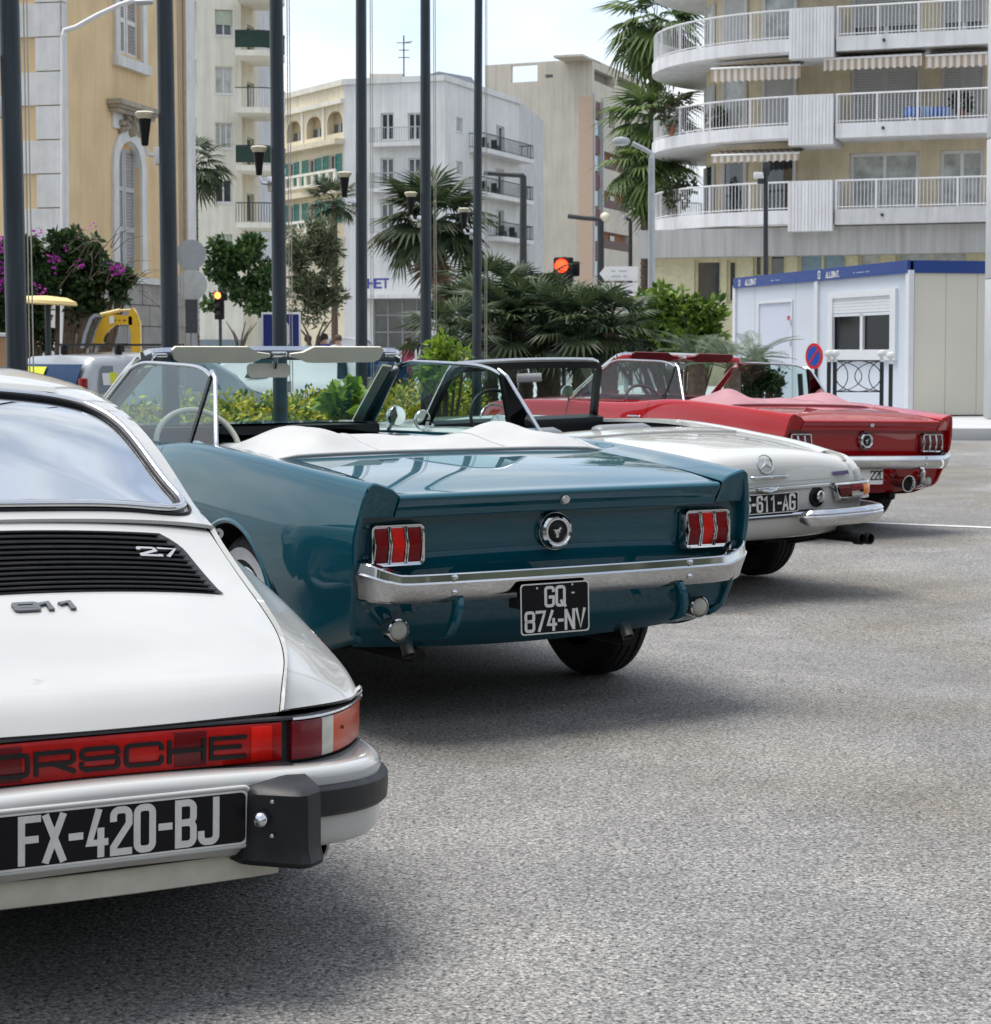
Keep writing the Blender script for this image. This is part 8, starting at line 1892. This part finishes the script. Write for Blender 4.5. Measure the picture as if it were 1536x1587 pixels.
# ---- broad shrubs
def shrub(name, label, u, v, Y, clumps, n, size, mat, aspect=.45, stems=5, cat='shrub', z0=0):
    r = random.Random(int(u*3+v)); b = P_(u, 545, Y); o = Vector((b.x, Y, z0)); t = thing(name, label, cat, tuple(o)); s_ = Y/FPX; cs = []; mb = MB(); clumps = subdiv(clumps, r) if n > 700 else clumps
    for (cu, cv, cr, *dep) in clumps:
        p = P_(cu, cv, Y)-o; cs.append((p.x, p.y+r.uniform(-1.1, 1.1)*cr*s_, p.z, cr*s_, cr*s_*(dep[0] if dep else 1), cr*s_))
        mb.tube([(p.x*.4, 0, 0), (p.x*.8, p.y*.5, p.z*.6), (p.x, p.y, p.z)], [.03, .02, .008], 5)
    mb.build('stems', BARK, t, 60); mb = MB(); leaves(mb, r, n, cs, size, aspect); stuff(mb.build('foliage', mat, t, fix=False)); return t
BRIGHT = leafmat('bright_shrub_green', [(.035, .09, .012), (.09, .17, .02), (.17, .27, .03), (.24, .32, .08)]); DARKG = leafmat('dark_hedge_green', [(.010, .025, .008), (.022, .05, .014), (.04, .08, .022)])
LIME = leafmat('lime_leaf', [(.10, .20, .015), (.20, .32, .03), (.32, .42, .06)], trans=.4); GOLD = leafmat('golden_euonymus', [(.03, .09, .010), (.16, .24, .015), (.50, .44, .02), (.60, .50, .03)], trans=.2)
shrub('glossy_shrub', 'bright glossy green shrub in front of the grey cabin door', 1060, 500, 39, [(1000, 490, 26), (1035, 478, 26), (1070, 478, 28), (1105, 490, 26), (1020, 510, 30), (1060, 515, 34), (1100, 520, 30), (985, 515, 22), (1055, 460, 14), (1040, 545, 34), (1000, 550, 32), (1085, 550, 30)], 4200, .20, BRIGHT, .5)
shrub('dark_shrub', 'rounded dark shrub seen through the red car side window', 1178, 590, 33, [(1160, 585, 24), (1185, 580, 26), (1203, 592, 18), (1150, 605, 22), (1185, 605, 26)], 2600, .10, DARKG, .5)
shrub('leafy_plant', 'bright lime leafy plant between the fifth and sixth flagpoles', 685, 560, 26, [(680, 540, 14), (690, 525, 8), (708, 545, 8), (672, 560, 14), (695, 565, 14), (680, 585, 18), (720, 550, 6), (668, 590, 14), (655, 575, 8)], 640, .13, LIME, .5)
shrub('leafy_plant', 'big-leaved lime plant seen through the right of the teal windscreen', 532, 615, 19, [(520, 618, 13), (540, 612, 14), (552, 622, 12), (530, 632, 16), (565, 630, 10)], 130, .17, LIME, .8)
# ---- golden hedge behind the flagpoles
r = random.Random(21); hb = thing('clipped_hedge', 'low golden-green clipped hedge behind the flagpoles', 'hedge', (-3.2, 22.0, 0)); mb = MB(); cs = []
d_ = Vector((.67, 3.0, 0)).normalized(); nn2 = Vector((-d_.y, d_.x, 0))
for k in range(64):
    for q in (-.16, .16):
        p = Vector((-3.626, 15, 0))+nn2*(.75+q)+d_*(-1.0+k*.30)-Vector((-3.2, 22.0, 0)); cs.append((p.x+r.uniform(-.05, .05), p.y, .42+r.uniform(-.05, .07), .20, .20, .40))
leaves(mb, r, 15000, cs, .085, .55); stuff(mb.build('foliage', GOLD, hb, fix=False))
mb = MB()
for k in range(0, 64, 2): p = Vector((-3.626, 15, 0))+nn2*.75+d_*(-1.0+k*.3)-Vector((-3.2, 22.0, 0)); mb.tube([(p.x, p.y, 0), (p.x+.03, p.y, .6)], .015, 5)
stuff(mb.build('stems', BARK, hb)); mb = MB(); q0, q1 = Vector((-3.626, 15, 0))+d_*-1.4, Vector((-3.626, 15, 0))+d_*18.6
mb.add([tuple((p+nn2*s_)[:2])+(.012,) for p, s_ in ((q0, -.45), (q1, -.45), (q1, 1.6), (q0, 1.6))], [(0, 1, 2, 3)]); structure(mb.build('planting_bed', SOIL, fix=False))
# ---- soil of the palm bed
mb = MB(); mb.add([tuple(P_(u, 545, Y)[:2])+(.010,) for u, Y in ((640, 26), (1010, 26), (1150, 32), (1190, 38), (1150, 50), (620, 52))], [tuple(range(6))]); structure(mb.build('planting_bed', SOIL, fix=False))
# ---- bougainvillea
BOUG = leafmat('bougainvillea_green', [(.010, .028, .008), (.022, .055, .016), (.045, .085, .028), (.08, .12, .04)])
cl = [(20, 400, 40), (70, 390, 36), (110, 400, 40), (150, 410, 36), (40, 450, 46), (95, 455, 46), (150, 450, 38), (185, 440, 26), (130, 480, 34), (60, 500, 40), (0, 470, 40), (105, 370, 22), (140, 385, 20), (195, 430, 16), (-20, 420, 40), (20, 520, 40)]
t = shrub('bougainvillea', 'dark bougainvillea with purple flowers against the ochre house', 80, 450, 34, cl, 16000, .14, BOUG, .5, cat='climber')
r = random.Random(5); mb = MB(); o = Vector((P_(80, 545, 34).x, 34, 0)); s_ = 34/FPX; cs = []
for (u, v, rr) in ((0, 380, 16), (0, 425, 14), (82, 402, 9), (58, 360, 8), (180, 418, 10), (188, 416, 7), (122, 410, 6), (5, 445, 10), (65, 450, 8), (145, 352, 6), (60, 440, 5), (172, 412, 6), (100, 385, 5), (30, 395, 7), (12, 408, 9), (80, 420, 5)):
    p = P_(u, v, 33.3)-o; cs.append((p.x, p.y, p.z, rr*s_, rr*s_*.6, rr*s_*.8))
leaves(mb, r, 420, cs, .06, .8); stuff(mb.build('flowers', leafmat('purple_bract', [(.20, .01, .22), (.36, .02, .36), (.5, .05, .42)], trans=.35), t, fix=False))
mb = MB()
for k in range(26):
    u, v = r.uniform(90, 210), r.uniform(365, 450); p = P_(u, v, 33.6)-o; e = p+Vector((r.uniform(-.1, .55), r.uniform(-.3, .1), r.uniform(.05, .55))); mb.tube([tuple(p), tuple((p+e)/2+Vector((0, 0, .08))), tuple(e)], [.008, .006, .002], 5)
for k in range(7):
    p = P_(190+k*5, 425+k*5, 33.6)-o; e = p+Vector((r.uniform(.2, .6), -.1, r.uniform(-.5, .35))); mb.tube([tuple(p), tuple((p+e)/2+Vector((0, 0, .06))), tuple(e)], [.007, .005, .002], 5)
mb.build('shoots', BARK, t, 60)
# ---- cycads near the cabins, with long feathered fronds
def cycad_frond(seed, L=1.1):
    r = random.Random(seed); mb = MB(); pts = [Vector((0, L*q*(1-.12*q), L*(.10*q-.42*q*q))) for q in np.linspace(0, 1, 12)]; mb.tube(pts, [.012*(1-.7*q) for q in np.linspace(0, 1, 12)], 5); V = []; Fc = []
    for k in range(2, 34):
        q = k/34; i = min(10, int(q*11)); p = pts[i]+(pts[i+1]-pts[i])*(q*11-i); d = (pts[i+1]-pts[i]).normalized(); l = .22*math.sin(PI*min(1, q*.9+.1))*r.uniform(.9, 1.1)
        for s2 in (-1, 1):
            e = (Vector((s2, 0, 0))+d*.55+Vector((0, 0, .22))).normalized(); b = len(V); V += [p, p+e*l*.5+d*.010, p+e*l, p+e*l*.5-d*.010]; Fc.append((b, b+1, b+2, b+3))
    mb.add(V, Fc); o = mb.build('frond', leafmat('cycad_green', [(.04, .075, .04), (.08, .12, .065), (.16, .20, .13)]), None, None, fix=False); me = o.data; bpy.data.objects.remove(o); return me
CF = [cycad_frond(i) for i in range(2)]
for i, (u, v, Y, n, sc, lb) in enumerate(((1135, 575, 32, 16, .95, 'feathery cycad left of the dark round shrub'), (1080, 560, 34, 16, 1.0, 'feathery cycad behind the red windscreen frame'), (1170, 560, 36, 14, .9, 'feathery cycad against the grey cabin door'))):
    c = P_(u, v, Y); t = thing('cycad', lb, 'plant', (c.x, Y, 0)); r = random.Random(i); mb = MB(); mb.lathe([(.14, 0), (.16, .2), (.13, c.z), (.02, c.z+.1)], n=12); mb.build('trunk', PALMBARK, t, 50)
    for k in range(n): put_frond(CF[k % 2], t, (0, 0, c.z), k*2.4, r.uniform(.1, 1.0), sc*r.uniform(.85, 1.1))
# ================================================================== unseen wooded slope behind the viewer, added so paint and chrome reflect dark
mb = MB(); r = random.Random(2); rows = []
for k in range(49):
    a = PI*.87+PI*1.2*k/48; row = []
    for d, z in ((22, -.1), (24, 4), (28, 8), (38, 14), (70, 25), (130, 40)):
        q = 1+.10*math.sin(k*1.3)+.06*math.sin(k*2.9+d); row.append((d*math.cos(a), d*math.sin(a)-2, z*q+(r.uniform(-.4, .4) if z > 1 else 0)))
    rows.append(row)
mb.grid(rows)
s = N('added_dark_hillside'); v = s.coords('Object'); vo = s.n('ShaderNodeTexVoronoi'); vo.inputs['Scale'].default_value = .45; s.l(v, vo.inputs['Vector']); s.set(col=s.ramp(vo.outputs['Color'], [(.2, (.015, .022, .012)), (.6, (.04, .05, .03)), (.9, (.13, .12, .10))]), rough=.95); structure(mb.build('added_reflection_hill', s.m, smooth=40))
